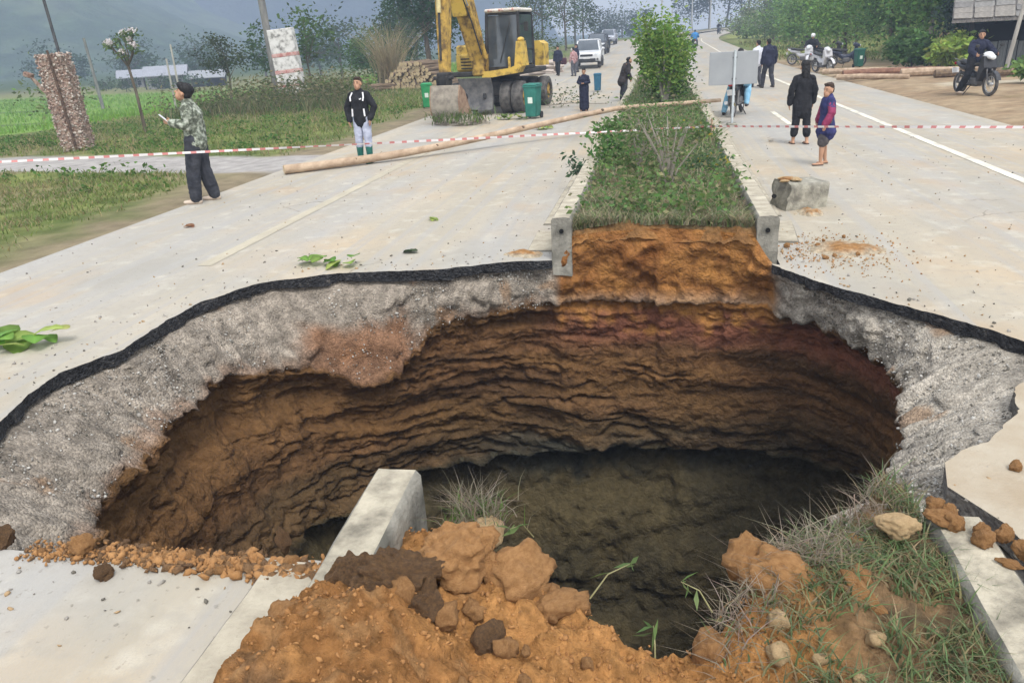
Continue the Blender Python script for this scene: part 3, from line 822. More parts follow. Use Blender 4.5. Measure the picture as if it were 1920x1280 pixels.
# shoved-out block on the right carriageway
blk = empty('kerb_block', (1.45, 9.72, 0), R_(-66), 'broken concrete block shoved onto the road by the right kerb, earth on top', 'concrete block')
KB = M('block_concrete', (.16, .15, .125), (.42, .40, .33), scale=6, rough=.95, bump=.9, bscale=26, dist=.02)
kb = kerb_mesh(.36, .52, .0, .33, 'stone', seed=33, rag=.06); kb.materials.clear(); kb.materials.append(KB); kb.materials.append(KB)
o = link('stone', kb, blk); o.location = (0, -.26, .03); o.rotation_euler = (R_(-3), R_(2), 0)
MB().cyl((.21, -.2, .2), (.185, -.2, .2), .025, n=12).build('duct', HOLE, blk)
bpy.data.objects[blk.name].children[-1].location = (0.0, 0, 0)

# ---------------- earth clods and loose crumbs
CLOD = [M('clod_orange', (.28, .14, .052), (.40, .215, .088), scale=7, rough=.97, bump=.8, bscale=26, dist=.02),
        M('clod_brown', (.17, .10, .055), (.32, .18, .08), scale=9, rough=.97, bump=1, bscale=40, dist=.05),
        M('clod_pale', (.40, .27, .14), (.50, .36, .20), scale=7, rough=.97, bump=.7, bscale=26, dist=.02)]
def clod_mesh(seed, sub=4, amp=.3, facet=.85, mat=0):
    bm = bmesh.new(); bmesh.ops.create_icosphere(bm, subdivisions=sub, radius=1)
    P = np.array([v.co[:] for v in bm.verts]); F = np.array([[v.index for v in f.verts] for f in bm.faces]); bm.free()
    rr = np.random.default_rng(seed)
    # cut by random planes for broken facets
    for k in range(13):
        nrm = rr.normal(size=3); nrm /= np.linalg.norm(nrm); dd = rr.uniform(.62, .95)
        ex = P @ nrm - dd
        P = P - np.where(ex > 0, ex * facet, 0)[:, None] * nrm[None]
    rg = 1 - np.abs(fbm(P * 3.1 + seed, 3, 345 + seed)) * 2
    d = 1 + 1.2 * amp * fbm(P * 1.5 + seed * 7, 4, 300 + seed) - .35 * amp * rg + .6 * amp * fbm(P * 6 + seed, 5, 330 + seed, .65)
    return npmesh('clod', P * d[:, None], F, CLOD[mat])
def clod(x, y, z, r, seed, mat, label=None, group=None, rot=None, sc=(1, 1, 1), name='soil_clod', sub=4, amp=.3):
    o = link(name, clod_mesh(seed, sub, amp=amp if sub > 3 else .42, mat=mat))
    o.location = (x, y, z); o.scale = (r * sc[0], r * sc[1], r * sc[2]); o.rotation_euler = rot or (random.uniform(0, .6), random.uniform(0, .6), random.uniform(0, 6))
    return tag(o, label or 'small lump of orange earth lying around the hole', 'soil clod', group or ('loose lumps of earth' if not label else None))
def zt(x, y): return float(near_top(np.array([x]), np.array([y]), False)[0])
clod(-.66, 2.10, .44, .18, 1, 0, 'large flat-faced slab of orange earth leaning against the jutting kerb', sub=5, sc=(.95, .8, .7), rot=(.2, -.35, .4))
clod(-.80, 1.95, .44, .12, 2, 1, 'dark brown root-matted ball of earth on the near heap', sc=(1.2, .9, .85), rot=(0, .1, .2), sub=5, amp=.45)
for i, (dx, dy, q) in enumerate(((-.17, .02, .075), (-.07, .08, .07), (.10, -.06, .08), (-.12, -.08, .06), (.02, -.10, .07))): clod(-.80 + dx, 1.95 + dy, .45 - .02 * i, q, 42 + i, 1, 'dark brown lump clustered against the root-matted ball', 'brown lumps on the near heap', amp=.45)
clod(-.43, 2.12, .38, .115, 3, 0, 'rounded orange boulder of earth at the lip of the hole', sc=(1.2, 1, .8))
clod(-.60, 2.36, .36, .075, 4, 2, 'pale crumbly lump under the dry tuft by the jutting kerb', sc=(1.3, .9, .9))
clod(-.30, 2.05, .30, .085, 5, 0, 'orange lump on the tip of the near heap above the drop', sc=(1.5, .8, .8))
clod(-.50, 1.88, .30, .075, 12, 1, 'brown lump low on the face of the near heap')
clod(-1.12, 1.80, .40, .07, 13, 0, 'orange lump on the kerb side of the near heap')
clod(.45, 2.26, .30, .14, 6, 0, 'big smooth brown boulder of earth on the turf right of the gap', sc=(1.25, .75, .85), rot=(.1, .5, -.3))
clod(.33, 2.33, .32, .10, 7, 0, 'upright knob of orange earth at the brink beside the turf', sc=(.8, .8, 1.1), rot=(.1, .1, 1))
clod(.19, 1.98, .22, .085, 8, 0, 'rounded stump of orange earth beneath the hanging dry stems', sc=(.8, .8, 1.25), rot=(0, .1, 2))
clod(.68, 2.20, .31, .075, 9, 0, 'narrow orange sliver of earth between grass tufts', sc=(1.5, .6, .6), rot=(.1, .5, -.7))
clod(.88, 2.58, .34, .07, 10, 2, 'pale tan block of earth in the grass beside the near kerb', sc=(1.2, .8, .75), rot=(.1, .1, .1))
clod(1.06, 2.66, .335, .06, 11, 0, 'largest orange clod on the end of the near kerb', sc=(1.2, .9, .6), rot=(0, .1, -.5))
for i in range(9): clod(1.02 + .05 * i * .6 + random.uniform(-.02, .05), 2.72 - .03 * i + random.uniform(-.04, .04), .335, random.uniform(.02, .042), 50 + i % 6, 0, 'small orange lump in the row on the end of the near kerb', 'lumps on the near kerb')
clod(1.20, 2.42, .325, .03, 15, 0, 'flat orange crumb on top of the near kerb', sc=(1.6, .8, .5), rot=(0, 0, -.4))
clod(-2.30, 2.36, .03, .042, 16, 1, 'single dark earth ball on the near left road')
clod(-2.52, 2.51, .04, .055, 17, 0, 'orange lump at the near left edge of the road')
clod(-2.95, 2.52, .05, .06, 18, 1, 'brown lump at the far left of the broken road edge')
clod(-1.60, 2.62, .05, .05, 19, 1, 'pale upright lump on the broken edge beside the jutting kerb', sc=(.7, .7, 1.4))
clod(1.72, 3.6, .03, .035, 40, 0, 'lone orange lump on the tan slab right of the hole')
for i in range(16):
    u = random.random()
    x = -2.75 + 1.45 * u; y = 2.50 + .045 * random.uniform(-1, 1.2)
    clod(x, y, .012, random.uniform(.014, .034) * (.7 + .6 * u), 50 + i % 6, random.choice([0, 0, 1]), 'small earth lump on the broken near edge of the left road', 'lumps along the near road edge', sub=3)
for i in range(30):
    x = random.uniform(-1.35, .1); y = rimY_near(x) - random.uniform(.05, .75)
    clod(x, y, zt(x, y) + .01, random.uniform(.02, .05), 50 + i % 6, 0, 'small orange lump on the near heap of earth', 'lumps on the near heap', sub=3)
for i in range(14):
    x = random.uniform(.2, .9); y = rimY_near(x) - random.uniform(.03, .7)
    clod(x, y, zt(x, y) + .01, random.uniform(.02, .04), 50 + i % 6, random.choice([0, 0, 2]), 'small earth lump among the grass of the near turf', 'lumps in the near turf', sub=3)
for i in range(9):                         # crumbs on the far road by the kerb ends
    clod(1.35 + random.uniform(-.1, .55), 7.9 + random.uniform(-.5, .5), .012, random.uniform(.015, .035), 50 + i % 6, 0, 'small orange lump on the road by the right kerb end', 'lumps by the right kerb end', sub=3)
def scatter_stones(name, pts, sizes, mats, label, seed=0):
    bm = bmesh.new(); bmesh.ops.create_icosphere(bm, subdivisions=1, radius=1)
    B = np.array([v.co[:] for v in bm.verts]); Fb = np.array([[v.index for v in f.verts] for f in bm.faces]); bm.free()
    rr = np.random.default_rng(seed); n = len(pts)
    q = rr.normal(size=(n, 3, 3)); q, _ = np.linalg.qr(q)
    sc = rr.uniform(.35, 1.3, (n, 3)) * np.asarray(sizes)[:, None]
    V = np.einsum('nij,nkj->nki', q, B[None] * sc[:, None, :] * (1 + .5 * rr.uniform(-1, 1, (n, len(B), 1)))) + np.asarray(pts)[:, None, :]
    F = (Fb[None] + (np.arange(n) * len(B))[:, None, None]).reshape(-1, 3)
    fm = np.repeat(rr.integers(0, len(mats), n), len(Fb))
    me = npmesh(name, V.reshape(-1, 3), F, mats, smooth=False, fmat=fm)
    return tag(link(name, me), label, 'stones', kind='stuff')
ST = [flat('stone_grey', (.30, .28, .25), .95), flat('stone_pale', (.48, .46, .42), .95), flat('stone_dark', (.13, .12, .10), .95), flat('stone_tan', (.36, .25, .14), .95)]
def stones():
    rr = np.random.default_rng(5)
    T, rA, zA = polar(RIM, 720, 3); _, rB, zB = polar(LIP, 720, 8)
    P = []; S = []
    for k in range(9000):                  # gravel weathering out of the rim slope
        i = rr.integers(720)
        if zA[i] > -.05: continue
        t = rr.uniform(.12, .98); r = rA[i] + .07 + (rB[i] - rA[i] - .07) * t; th = T[i]
        z = -.095 + (zB[i] + .095) * t + .08 * math.sin(math.pi * t)
        P.append((CX0 + r * math.cos(th), CY0 + r * math.sin(th), z)); S.append(rr.uniform(.003, .011) * (1.7 if rr.random() < .06 else 1))
    scatter_stones('gravel', P, S, ST[:3], 'grey gravel crumbling out of the road base round the hole', 1)
    P = []; S = []
    for k in range(1500):                  # crumbs on the carriageways
        if rr.random() < .6:
            x = rr.uniform(-6.8, 6.8); y = rr.uniform(1.0, 16)
        else:
            i = rr.integers(720); r = rA[i] + abs(rr.normal(0, .35)) + .02; x = CX0 + r * math.cos(T[i]); y = CY0 + r * math.sin(T[i])
        if -1.05 < x < 1.15 or inside_rim(np.array([x]), np.array([y]), 1.01)[0]: continue
        P.append((x, y, .004)); S.append(rr.uniform(.004, .014))
    scatter_stones('gravel', P, S, [ST[0], ST[2], ST[3]], 'small stones and crumbs scattered over the carriageways', 2)
    P = []; S = []
    for k in range(4200):                  # crumbs on the near heap
        x = rr.uniform(-1.4, .5); y = float(rimY_near(x)) - rr.uniform(.02, 1.0)
        P.append((x, y)); S.append(.002 + .010 * rr.random() ** 3)
    P = np.array(P); P = np.column_stack([P, near_top(P[:, 0], P[:, 1]) + .001])
    scatter_stones('soil_crumbs', P, S, [M('crumb_soil', (.25, .118, .042), (.37, .19, .07), scale=9, rough=.97, bump=.5)], 'crumbled orange soil on the near heap', 3)
    n = 3000; u = rr.random(n); x = -2.8 + 1.6 * u; y = 2.50 + .035 * rr.normal(size=n) - .05 * (u > .7) * rr.random(n)
    scatter_stones('soil_crumbs', np.column_stack([x, y, .004 + .012 * rr.random(n)]), (.003 + .024 * rr.random(n) ** 3) * (.5 + .8 * u), [CLOD[0], CLOD[0], CLOD[1]], 'band of orange crumbs along the broken near edge of the left road', 4)
    n = 700; x = 1.6 + .4 * rr.normal(size=n); y = 7.7 + .4 * rr.normal(size=n); k = (x > 1.2) & ~inside_rim(x, y, 1.02)
    scatter_stones('soil_crumbs', np.column_stack([x, y, .004 + 0 * x])[k], rr.uniform(.003, .013, n)[k], [CLOD[0], ST[3]], 'orange crumbs strewn on the road by the right kerb end', 6)
stones()
# ================================================================ VEGETATION
LEAFM = M('leaf', (1, 1, 1), attr=True, scale=2.0, rough=.7, bump=0, vary=.12, translucent=.48, spec=.2)
BARK = M('bark', (.07, .055, .04), (.17, .14, .105), scale=8, rough=.95, bump=.8, bscale=20, dist=.03, stretch=(1, 1, .25))
BARKP = M('bark_pale', (.20, .18, .15), (.34, .31, .26), scale=8, rough=.95, bump=.6, bscale=20, dist=.02, stretch=(1, 1, .25))
def leaf_mesh(name, P, size, cols, aspect=.45, droop=.0, seed=0, updir=None):
    """one folded diamond per leaf"""
    rr = np.random.default_rng(seed); n = len(P); P = np.asarray(P, float)
    d = rr.normal(size=(n, 3)); d[:, 2] = d[:, 2] * .55 - droop
    if updir is not None: d = d * .6 + updir
    d /= np.linalg.norm(d, axis=1)[:, None]
    u = rr.normal(size=(n, 3)); u[:, 2] *= .5
    w = np.cross(d, u); w /= np.linalg.norm(w, axis=1)[:, None]
    nn = np.cross(d, w)
    L = (np.asarray(size) * rr.uniform(.6, 1.3, n))[:, None]
    V = np.stack([P, P + d * L * .45 + w * L * aspect * .5 + nn * L * .06, P + d * L, P + d * L * .45 - w * L * aspect * .5 + nn * L * .06], 1).reshape(-1, 3)
    F = np.arange(4 * n).reshape(n, 4)
    return npmesh(name, V, F, LEAFM, col=np.repeat(cols, 4, 0), smooth=False)
def pal(n, base, var=.35, hue=.12, rr=None, tip=None, tipf=0):
    rr = rr or RNG
    c = np.array(base)[None] * (1 + var * rr.uniform(-1, 1, (n, 1))) * (1 + hue * rr.uniform(-1, 1, (n, 3)))
    if tip is not None:
        k = rr.random(n) < tipf; c[k] = np.array(tip)[None] * (1 + .25 * rr.uniform(-1, 1, (k.sum(), 1)))
    return np.clip(c, .005, 1)
def tree(name, x, y, h, crown, label, group=None, base=(.055, .10, .028), n=2600, leaf=.16, trunk_r=.09, clear=.3, seed=0, bark=None, tip=None, tipf=.15, clumps=26, lean=0.0, z=None, shape='round', density=.42, cat='tree', aspect=.5):
    rr = np.random.default_rng(1000 + seed); rd = random.Random(seed)
    z0 = gzs(x, y) if z is None else z
    root = empty(name, (x, y, z0 - .05), 0, label, cat, group)
    rx, ry, rz = crown
    cz = h - rz
    # limbs
    mb = MB()
    top = Vector((lean * h, 0, h * .82))
    mid = Vector((lean * h * .4 + rd.uniform(-.05, .05) * h, rd.uniform(-.04, .04) * h, h * .45))
    mb.tube([(0, 0, 0), mid * .5 + Vector((0, 0, 0)), mid, top], [trunk_r * 1.25, trunk_r, trunk_r * .75, trunk_r * .2], 8)
    C = []
    for k in range(clumps):
        if shape == 'cone':
            tz = rr.uniform(0, 1) ** 1.2; a = rr.uniform(0, 6.28); rad = (1 - tz) * rr.uniform(.3, 1) ** .5
            p = np.array([rx * rad * math.cos(a), ry * rad * math.sin(a), (h - 2 * rz) + 2 * rz * tz])
        else:
            v = rr.normal(size=3); v /= np.linalg.norm(v); rad = rr.uniform(.25, 1) ** .45
            v = v * rad
            if v[2] < -.5: v[2] *= .6
            p = np.array([rx * v[0], ry * v[1], cz + rz * v[2]])
        p[0] += lean * h * .8
        C.append(p)
        if k < 14:
            st = Vector((0, 0, 0)).lerp(mid, .9) if rd.random() < .5 else mid.lerp(top, rd.uniform(.1, .7))
            e = Vector(p)
            q = st.lerp(e, .5) + Vector((0, 0, .06 * h * rd.uniform(-1, .5)))
            mb.tube([st, q, e], [trunk_r * .42, trunk_r * .26, trunk_r * .08], 6)
    mb.build('trunk', bark or BARK, root)
    C = np.array(C)
    idx = rr.integers(0, len(C), n)
    csz = rr.uniform(.6, 1.3, len(C))
    P = C[idx] + rr.normal(size=(n, 3)) * (np.array([rx, ry, rz]) * density * .55)[None] * csz[idx][:, None]
    tint = rr.uniform(.6, 1.4, len(C))
    cols = pal(n, base, .3, .12, rr, tip, tipf) * tint[idx][:, None]
    link('crown', leaf_mesh('crown', P, leaf, cols, aspect, .15, seed), root)
    return root
def blades(name, pts, h, w, cols, label, cat='grass', kind='stuff', lean=.5, parent=None, seed=0, segs=3):
    rr = np.random.default_rng(seed); P = np.asarray(pts, float); n = len(P)
    a = rr.uniform(0, 6.283, n); side = np.stack([np.cos(a), np.sin(a), 0 * a], 1)
    b = rr.uniform(0, 6.283, n); ld = np.stack([np.cos(b), np.sin(b), 0 * b], 1) * (lean * rr.uniform(.2, 1.4, n))[:, None]
    h = np.broadcast_to(np.asarray(h, float), (n,)) * rr.uniform(.55, 1.25, n)
    w = np.broadcast_to(np.asarray(w, float), (n,))
    rows = []
    for k in range(segs + 1):
        t = k / segs
        c = P + np.array([0, 0, 1])[None] * (h * t * (1 - .25 * t * np.clip(lean, 0, 1)))[:, None] + ld * (h * t * t)[:, None]
        ww = (w * (1 - t) ** .7 * .5 + 1e-4)[:, None]
        rows += [c - side * ww, c + side * ww]
    V = np.stack(rows, 1).reshape(-1, 3); m = 2 * (segs + 1)
    Fb = np.array([[2 * k, 2 * k + 1, 2 * k + 3, 2 * k + 2] for k in range(segs)])
    F = (Fb[None] + (np.arange(n) * m)[:, None, None]).reshape(-1, 4)
    me = npmesh(name, V, F, LEAFM, col=np.repeat(cols, m, 0), smooth=False)
    o = link(name, me, parent)
    if parent is None: tag(o, label, cat, kind=kind)
    return o
rr = np.random.default_rng(77)
# ---- grass on the near turf
def near_grass():
    x = rr.uniform(.22, 1.03, 15000); y = rr.uniform(.6, 3.05, 15000)
    f = fbm(N3(x * 3.2, y * 3.2), 3, 401)
    k = (y < rimY_near(x) + .03) & (rr.random(15000) < sstep(.25, .75, x + .35 * f) + .12 + .5 * ((y < 1.95) & (x > .45)))
    P = np.column_stack([x, y])[k]; P = P[fbm(N3(P[:, 0] * 5, P[:, 1] * 5), 3, 402) > -.12][:5600]; z = near_top(P[:, 0], P[:, 1]) - .01
    n = len(P); dry = rr.random(n) < .5
    c = pal(n, (.155, .215, .10), .35, .12, rr); c[dry] = pal(dry.sum(), (.30, .25, .14), .3, .1, rr)
    blades('grass', np.column_stack([P, z]), np.where(dry, .08, .095), .009, c, 'green and straw grass on the near turf beside the kerb', lean=1.1, seed=3)
    # dry root mat hanging at the brink
    P = []
    for k in range(900):
        x = rr.uniform(.2, .62) if k % 3 else rr.uniform(.55, .95); y = rimY_near(x) - rr.uniform(-.02, .24)
        P.append((x, y, zt(x, y) + rr.uniform(-.03, .05)))
    blades('dry_stems', P, .085, .0050, pal(len(P), (.30, .25, .19), .35, .08, rr), 'mat of dry grey stems hanging over the brink of the turf', 'dry grass', lean=1.8, seed=4)
    P = rr.normal(size=(420, 3)) * [.055, .05, .02] + [-.66, 2.42, .36]
    t = empty('grass_tuft', (-.66, 2.42, .3), 0, 'dry grass tuft with a green base beside the jutting kerb', 'grass tuft')
    L = P - [-.66, 2.42, .3]
    g = rr.random(len(L)) < .4; c = pal(len(L), (.28, .24, .18), .3, .1, rr); c[g] = pal(g.sum(), (.12, .22, .05), .3, .1, rr)
    blades('blade', L, np.where(g, .09, .15), .005, c, '', lean=.9, parent=t, seed=5)
    # small broad-leaved weeds overhanging the drop
    for i, (x, y, z, s) in enumerate(((-.20, 2.12, .33, .10), (.02, 1.95, .20, .07), (.20, 2.10, .33, .07), (-.42, 2.32, .42, .09))):
        w = empty('weed', (x, y, z), i * 1.3, ['bamboo-like sprig with pointed leaves leaning over the dark hole', 'tiny green sprig at the lowest point of the near rim', 'pale dry blade sticking out beside the orange stump', 'thin stalk rising behind the rounded orange boulder'][i], 'weed')
        mb = MB(); mb.tube([(0, 0, -.04), (s * .6, s * .2, s * .5), (s * 1.4, s * .5, s * .8)], [.003, .0025, .001], 5); mb.build('stem', flat('weed_stem', (.30, .28, .14)), w)
        Q = np.array([(s * 1.3, s * .45, s * .75), (s * 1.35, s * .5, s * .8), (s * 1.1, s * .4, s * .7), (s * .7, s * .25, s * .55), (s * 1.4, s * .5, s * .8)])
        link('leaf', leaf_mesh('leaf', Q, .07, pal(5, (.16, .24, .09), .2, .1, rr), .22, .1, i), w)
near_grass()
# ---- far median: low grass, weeds, shrub
def median_plants():
    P = []
    while len(P) < 24000:
        y = 7.5 + 26 * rr.random() ** 1.9; x = rr.uniform(-.82, .92)
        if y < rimY_far(x) + .02: continue
        P.append((x, y))
    P = np.array(P); f = fbm(N3(P[:, 0] * 2.6, P[:, 1] * 2.0), 4, 403); P = P[rr.random(len(P)) < sstep(-.35, .15, f) + .08]; n = len(P); z = far_top(P[:, 0], P[:, 1]) - .01
    dry = rr.random(n) < (.60 - .30 * sstep(9, 15, P[:, 1]))
    c = pal(n, (.175, .225, .10), .4, .12, rr); c[dry] = pal(dry.sum(), (.36, .32, .21), .3, .1, rr)
    hh = .13 + .24 * sstep(8.5, 12, P[:, 1]) * (.5 + fbm(N3(P[:, 0] * 2, P[:, 1] * 1.2), 3, 405)) + .05 * sstep(.3, .8, np.abs(P[:, 0]))
    blades('grass', np.column_stack([P, z]), np.clip(hh, .08, .5), .010 + .0007 * P[:, 1], c, 'grass and weeds growing on the median beyond the hole', lean=.9, seed=6)
    # broad-leaved low weeds
    P = []
    for k in range(300):
        y = 7.7 + 16 * rr.random() ** 1.6; x = rr.uniform(-.75, .85); hw = rr.uniform(.05, .3)
        q = rr.normal(size=(32, 3)) * [.11, .11, hw * .4] + [x, y, 0]
        q[:, 2] += far_top(np.array([x]), np.array([y]))[0] + hw * .7
        P.append(q)
    P = np.concatenate(P); n = len(P)
    me = leaf_mesh('undergrowth', P, .065, pal(n, (.14, .225, .075), .4, .15, rr, (.30, .28, .15), .18), .55, 0, 8)
    tag(link('undergrowth', me), 'low broad-leaved weeds covering the median beyond the hole', 'undergrowth', kind='stuff')
    # edge weeds straggling over the left kerb
    def bush(x, y, r, h, n, label, base, leaf=.09, seed=0, tip=None, tipf=.1, name='shrub', stems=7, sparse=.5, z=None, grp=None, cat='shrub', stemc=None):
        z0 = (float(far_top(np.array([x]), np.array([y]))[0]) if z is None else z)
        root = empty(name, (x, y, z0 - .03), 0, label, cat, grp); rd = np.random.default_rng(500 + seed)
        mb = MB(); tips = []
        for k in range(stems):
            a = rd.uniform(0, 6.28); rad = r * rd.uniform(.15, 1); e = Vector((rad * math.cos(a), rad * math.sin(a), h * rd.uniform(.5, 1.0)))
            m = Vector((e.x * .35, e.y * .35, e.z * .5)); mb.tube([(0, 0, 0), m, e], [.018 * h, .012 * h, .004], 6); tips += [m.lerp(e, t) for t in (.15, .45, .75, 1)]
        mb.build('stem', stemc or BARKP, root)
        T = np.array([t[:] for t in tips]); idx = rd.integers(0, len(T), n)
        P = T[idx] + rd.normal(size=(n, 3)) * np.array([r, r, h * .35])[None] * sparse * .5
        P[:, 2] = np.clip(P[:, 2], .03, None)
        tint = rd.uniform(.75, 1.25, len(T))
        link('foliage', leaf_mesh('foliage', P, leaf, pal(n, base, .3, .12, rd, tip, tipf) * tint[idx][:, None], .5, .1, seed), root)
        return root
    bush(.12, 19.9, .58, 2.05, 3900, 'tall bright green shrub standing on the median behind the pole', (.155, .27, .06), .10, 1, (.30, .40, .10), .25, stems=16, sparse=.52)
    bush(.05, 21.9, .6, 1.75, 2200, 'second green shrub on the median just behind the tall one', (.13, .23, .055), .14, 2, stems=10, sparse=.6)
    bush(.35, 20.8, .5, .95, 1300, 'low dark green bush at the foot of the median shrub', (.07, .13, .035), .09, 3, stems=9, sparse=.7)
    bush(.30, 24.5, .6, 1.6, 1500, 'green shrub farther along the median by the dark-clad man', (.09, .17, .045), .14, 4, stems=9)
    bush(-.05, 30, .6, 1.5, 1300, 'farther green shrub on the median past the blue bin', (.085, .15, .045), .16, 5, stems=9)
    bush(.12, 9.3, .50, .95, 620, 'thin twiggy shrub with few leaves at the front of the median', (.14, .20, .075), .05, 6, (.27, .24, .15), .3, stems=16, sparse=.75)
    bush(-.25, 10.6, .45, .85, 700, 'straggly grey-green shrub behind the twiggy one on the median', (.12, .18, .07), .06, 7, (.27, .25, .16), .25, stems=11, sparse=.8)
    bush(-.70, 11.4, .3, .45, 420, 'leafy green weed clump against the left kerb', (.09, .19, .05), .09, 8, stems=6, sparse=.9)
    bush(-.62, 13.2, .3, .5, 420, 'second leafy weed clump along the left kerb near the pole', (.10, .19, .05), .09, 9, stems=6, sparse=.9)
    bush(.60, 10.4, .3, .35, 420, 'bluish green weed clump beside the right kerb', (.10, .17, .075), .07, 10, (.45, .38, .06), .07, stems=6, sparse=.9)
    bush(.62, 13.0, .3, .42, 420, 'weed clump with yellow flecks along the right kerb', (.11, .18, .06), .07, 11, (.50, .42, .06), .12, stems=6, sparse=.9)
    bush(-1.08, 11.0, .14, .32, 130, 'dark green plant growing over the outside of the left kerb', (.06, .12, .06), .08, 12, z=.2, stems=5, sparse=.9)
    return bush
bush = median_plants()
for i, (y, hh) in enumerate(((37, 1.5), (45, 1.4), (55, 1.5), (66, 1.5), (80, 1.6), (96, 1.6))):
    bush(.1 * (-1) ** i, y, .62, hh, 900, 'green shrub in the far row along the median', (.085, .15, .045), .2, 30 + i, stems=8, grp='far shrubs along the median')
# ---- left verge grass and weeds
def verge():
    P = []
    x = -7.2 - 18 * rr.random(45000) ** 1.3; y = 4 + 44 * rr.random(45000) ** 1.2
    f = fbm(N3(x * .9, y * .9), 3, 411)
    k = (np.abs(y - (13.2 - .21 * (x + 7.0)) - 1.6) > 1.35) & (rr.random(45000) < sstep(-7.9, -9.4, x + 1.0 * f))
    P = np.column_stack([x, y])[k][:30000]
    x = rr.uniform(-14.5, -7.6, 14000); y = rr.uniform(5, 13.5, 14000); f = fbm(N3(x * .9, y * .9), 3, 411)
    k = (np.abs(y - (13.2 - .21 * (x + 7.0)) - 1.6) > 1.35) & (rr.random(14000) < sstep(-7.7, -9.0, x + 1.0 * f))
    P = np.concatenate([P, np.column_stack([x, y])[k]]); n = len(P); z = gz(P[:, 0][None], P[:, 1][None])[0] - .01
    f = fbm(N3(P[:, 0] * .6, P[:, 1] * .6), 3, 413)
    dry = rr.random(n) < .25 + .35 * (f > .1)
    c = pal(n, (.17, .22, .065), .3, .12, rr); c[dry] = pal(dry.sum(), (.31, .27, .14), .3, .1, rr)
    h = .10 + .10 * sstep(10, 25, P[:, 1]) + .07 * (f + .3) * (P[:, 1] > 17)
    blades('grass', np.column_stack([P, z]), np.clip(h, .06, .4), .010 + .0012 * P[:, 1], c, 'green grass on the verge and field edge left of the road', lean=.8, seed=9)
    P = []
    for k in range(300):
        x = -8.6 - 15 * rr.random(); y = rr.uniform(6, 30)
        if abs(y - (13.2 - .21 * (x + 7.0)) - 1.6) < 1.5: continue
        hw = rr.uniform(.06, .22)
        q = rr.normal(size=(34, 3)) * [.22, .2, hw * .4] + [x, y, gzs(x, y) + hw * .6]; P.append(q)
    P = np.concatenate(P)
    me = leaf_mesh('undergrowth', P, .10, pal(len(P), (.095, .175, .04), .4, .15, rr), .55, 0, 9)
    tag(link('undergrowth', me), 'patches of low leafy weeds on the left verge', 'undergrowth', kind='stuff')
    # tall dry brush between the boy and the white pillar
    P = []
    while len(P) < 6500:
        x = rr.uniform(-19, -8.7); y = rr.uniform(28, 40)
        lim = -8.8 - .02 * (y - 28)
        if x > -.372 * y: continue
        if x > -12.0 and 36 < y < 44: continue
        P.append((x, y, gzs(x, y)))
    n = len(P); c = pal(n, (.20, .19, .10), .35, .12, rr); g = rr.random(n) < .4; c[g] = pal(g.sum(), (.095, .14, .045), .3, .1, rr)
    A = np.array(P); hh = 1.0 * (.55 + .5 * fbm(N3(A[:, 0] * .5, A[:, 1] * .3), 3, 415))
    blades('tall_grass', P, np.clip(hh, .3, 1.6), .05, c, 'tall dry brush behind the boy and round the white pillar', 'brush', lean=.45, seed=10)
    P = []
    for k in range(420):
        x = rr.uniform(-20, -9); y = rr.uniform(29, 41)
        if x > -12.0 and 36 < y < 44: continue
        if x > -.375 * y: continue
        q = rr.normal(size=(30, 3)) * [.4, .4, .3] + [x, y, gzs(x, y) + rr.uniform(.2, .8)]; P.append(q)
    P = np.concatenate(P)
    me = leaf_mesh('undergrowth', P, .17, pal(len(P), (.11, .135, .05), .4, .15, rr, (.24, .21, .12), .35), .4, 0, 11)
    tag(link('undergrowth', me), 'scrubby brown-green bushes behind the roadside verge', 'undergrowth', kind='stuff')
    P = []
    while len(P) < 9000:
        x = rr.uniform(7.4, 26); y = rr.uniform(20, 85)
        if x < 11.5 and y < 47: continue
        if y < 47 and 26 < y < 29.5: continue
        P.append((x + float(xroad(y)), y, gzs(x, y)))
    n = len(P); c = pal(n, (.15, .20, .05), .3, .12, rr); g = rr.random(n) < .35; c[g] = pal(g.sum(), (.29, .25, .11), .3, .1, rr)
    blades('grass', P, .28, .07, c, 'rough grass on the bank right of the road', lean=.6, seed=12)
    # field crop on the left
    P = []
    while len(P) < 15000:
        x = rr.uniform(-75, -15); y = rr.uniform(34, 82)
        if min(abs(y - yb + .06 * (x + 20)) for yb in (45, 58, 74)) < 1.1: continue
        P.append((x, y, gzs(x, y) - .02))
    blades('rice_field', P, .30, .10, pal(len(P), (.19, .33, .05), .25, .1, rr), 'bright green rice crop in the fields beyond the verge', 'crop', lean=.35, seed=13, segs=2)
verge()
# ================================================================ BACKGROUND
def hillmesh(name, x0, x1, y0, y1, nx, ny, fn, cA, cB, label, seed):
    xs = np.linspace(x0, x1, nx); ys = np.linspace(y0, y1, ny)
    Xg, Yg = np.meshgrid(xs, ys, indexing='ij'); x, y = Xg.ravel(), Yg.ravel()
    z = fn(x, y)
    n = fbm(N3(x * .02, y * .02), 5, seed); n2 = fbm(N3(x * .12, y * .12, z * .12), 4, seed + 3)
    c = mixc(cA, cB, sstep(-.35, .35, n + .7 * n2))
    mat = M('forest_slope', (1, 1, 1), attr=True, scale=.12, rough=.95, bump=1.0, bscale=.22, dist=4.0, vary=.4, spec=.05)
    me = npmesh(name, np.stack([x, y, z], 1), gridfaces(nx, ny), mat, col=c)
    return tag(link(name, me), label, name, kind='structure')
def zm(x, y):
    H = 150 * sstep(-92, -150, x + 14 * fbm(N3(y * .01, 4), 3, 501)) * sstep(560, 690, y) * 1.0
    return -8 + H * (1 + .30 * fbm(N3(x * .008, y * .008), 4, 503)) + 9 * fbm(N3(x * .05, y * .05), 4, 505) * (H > 3)
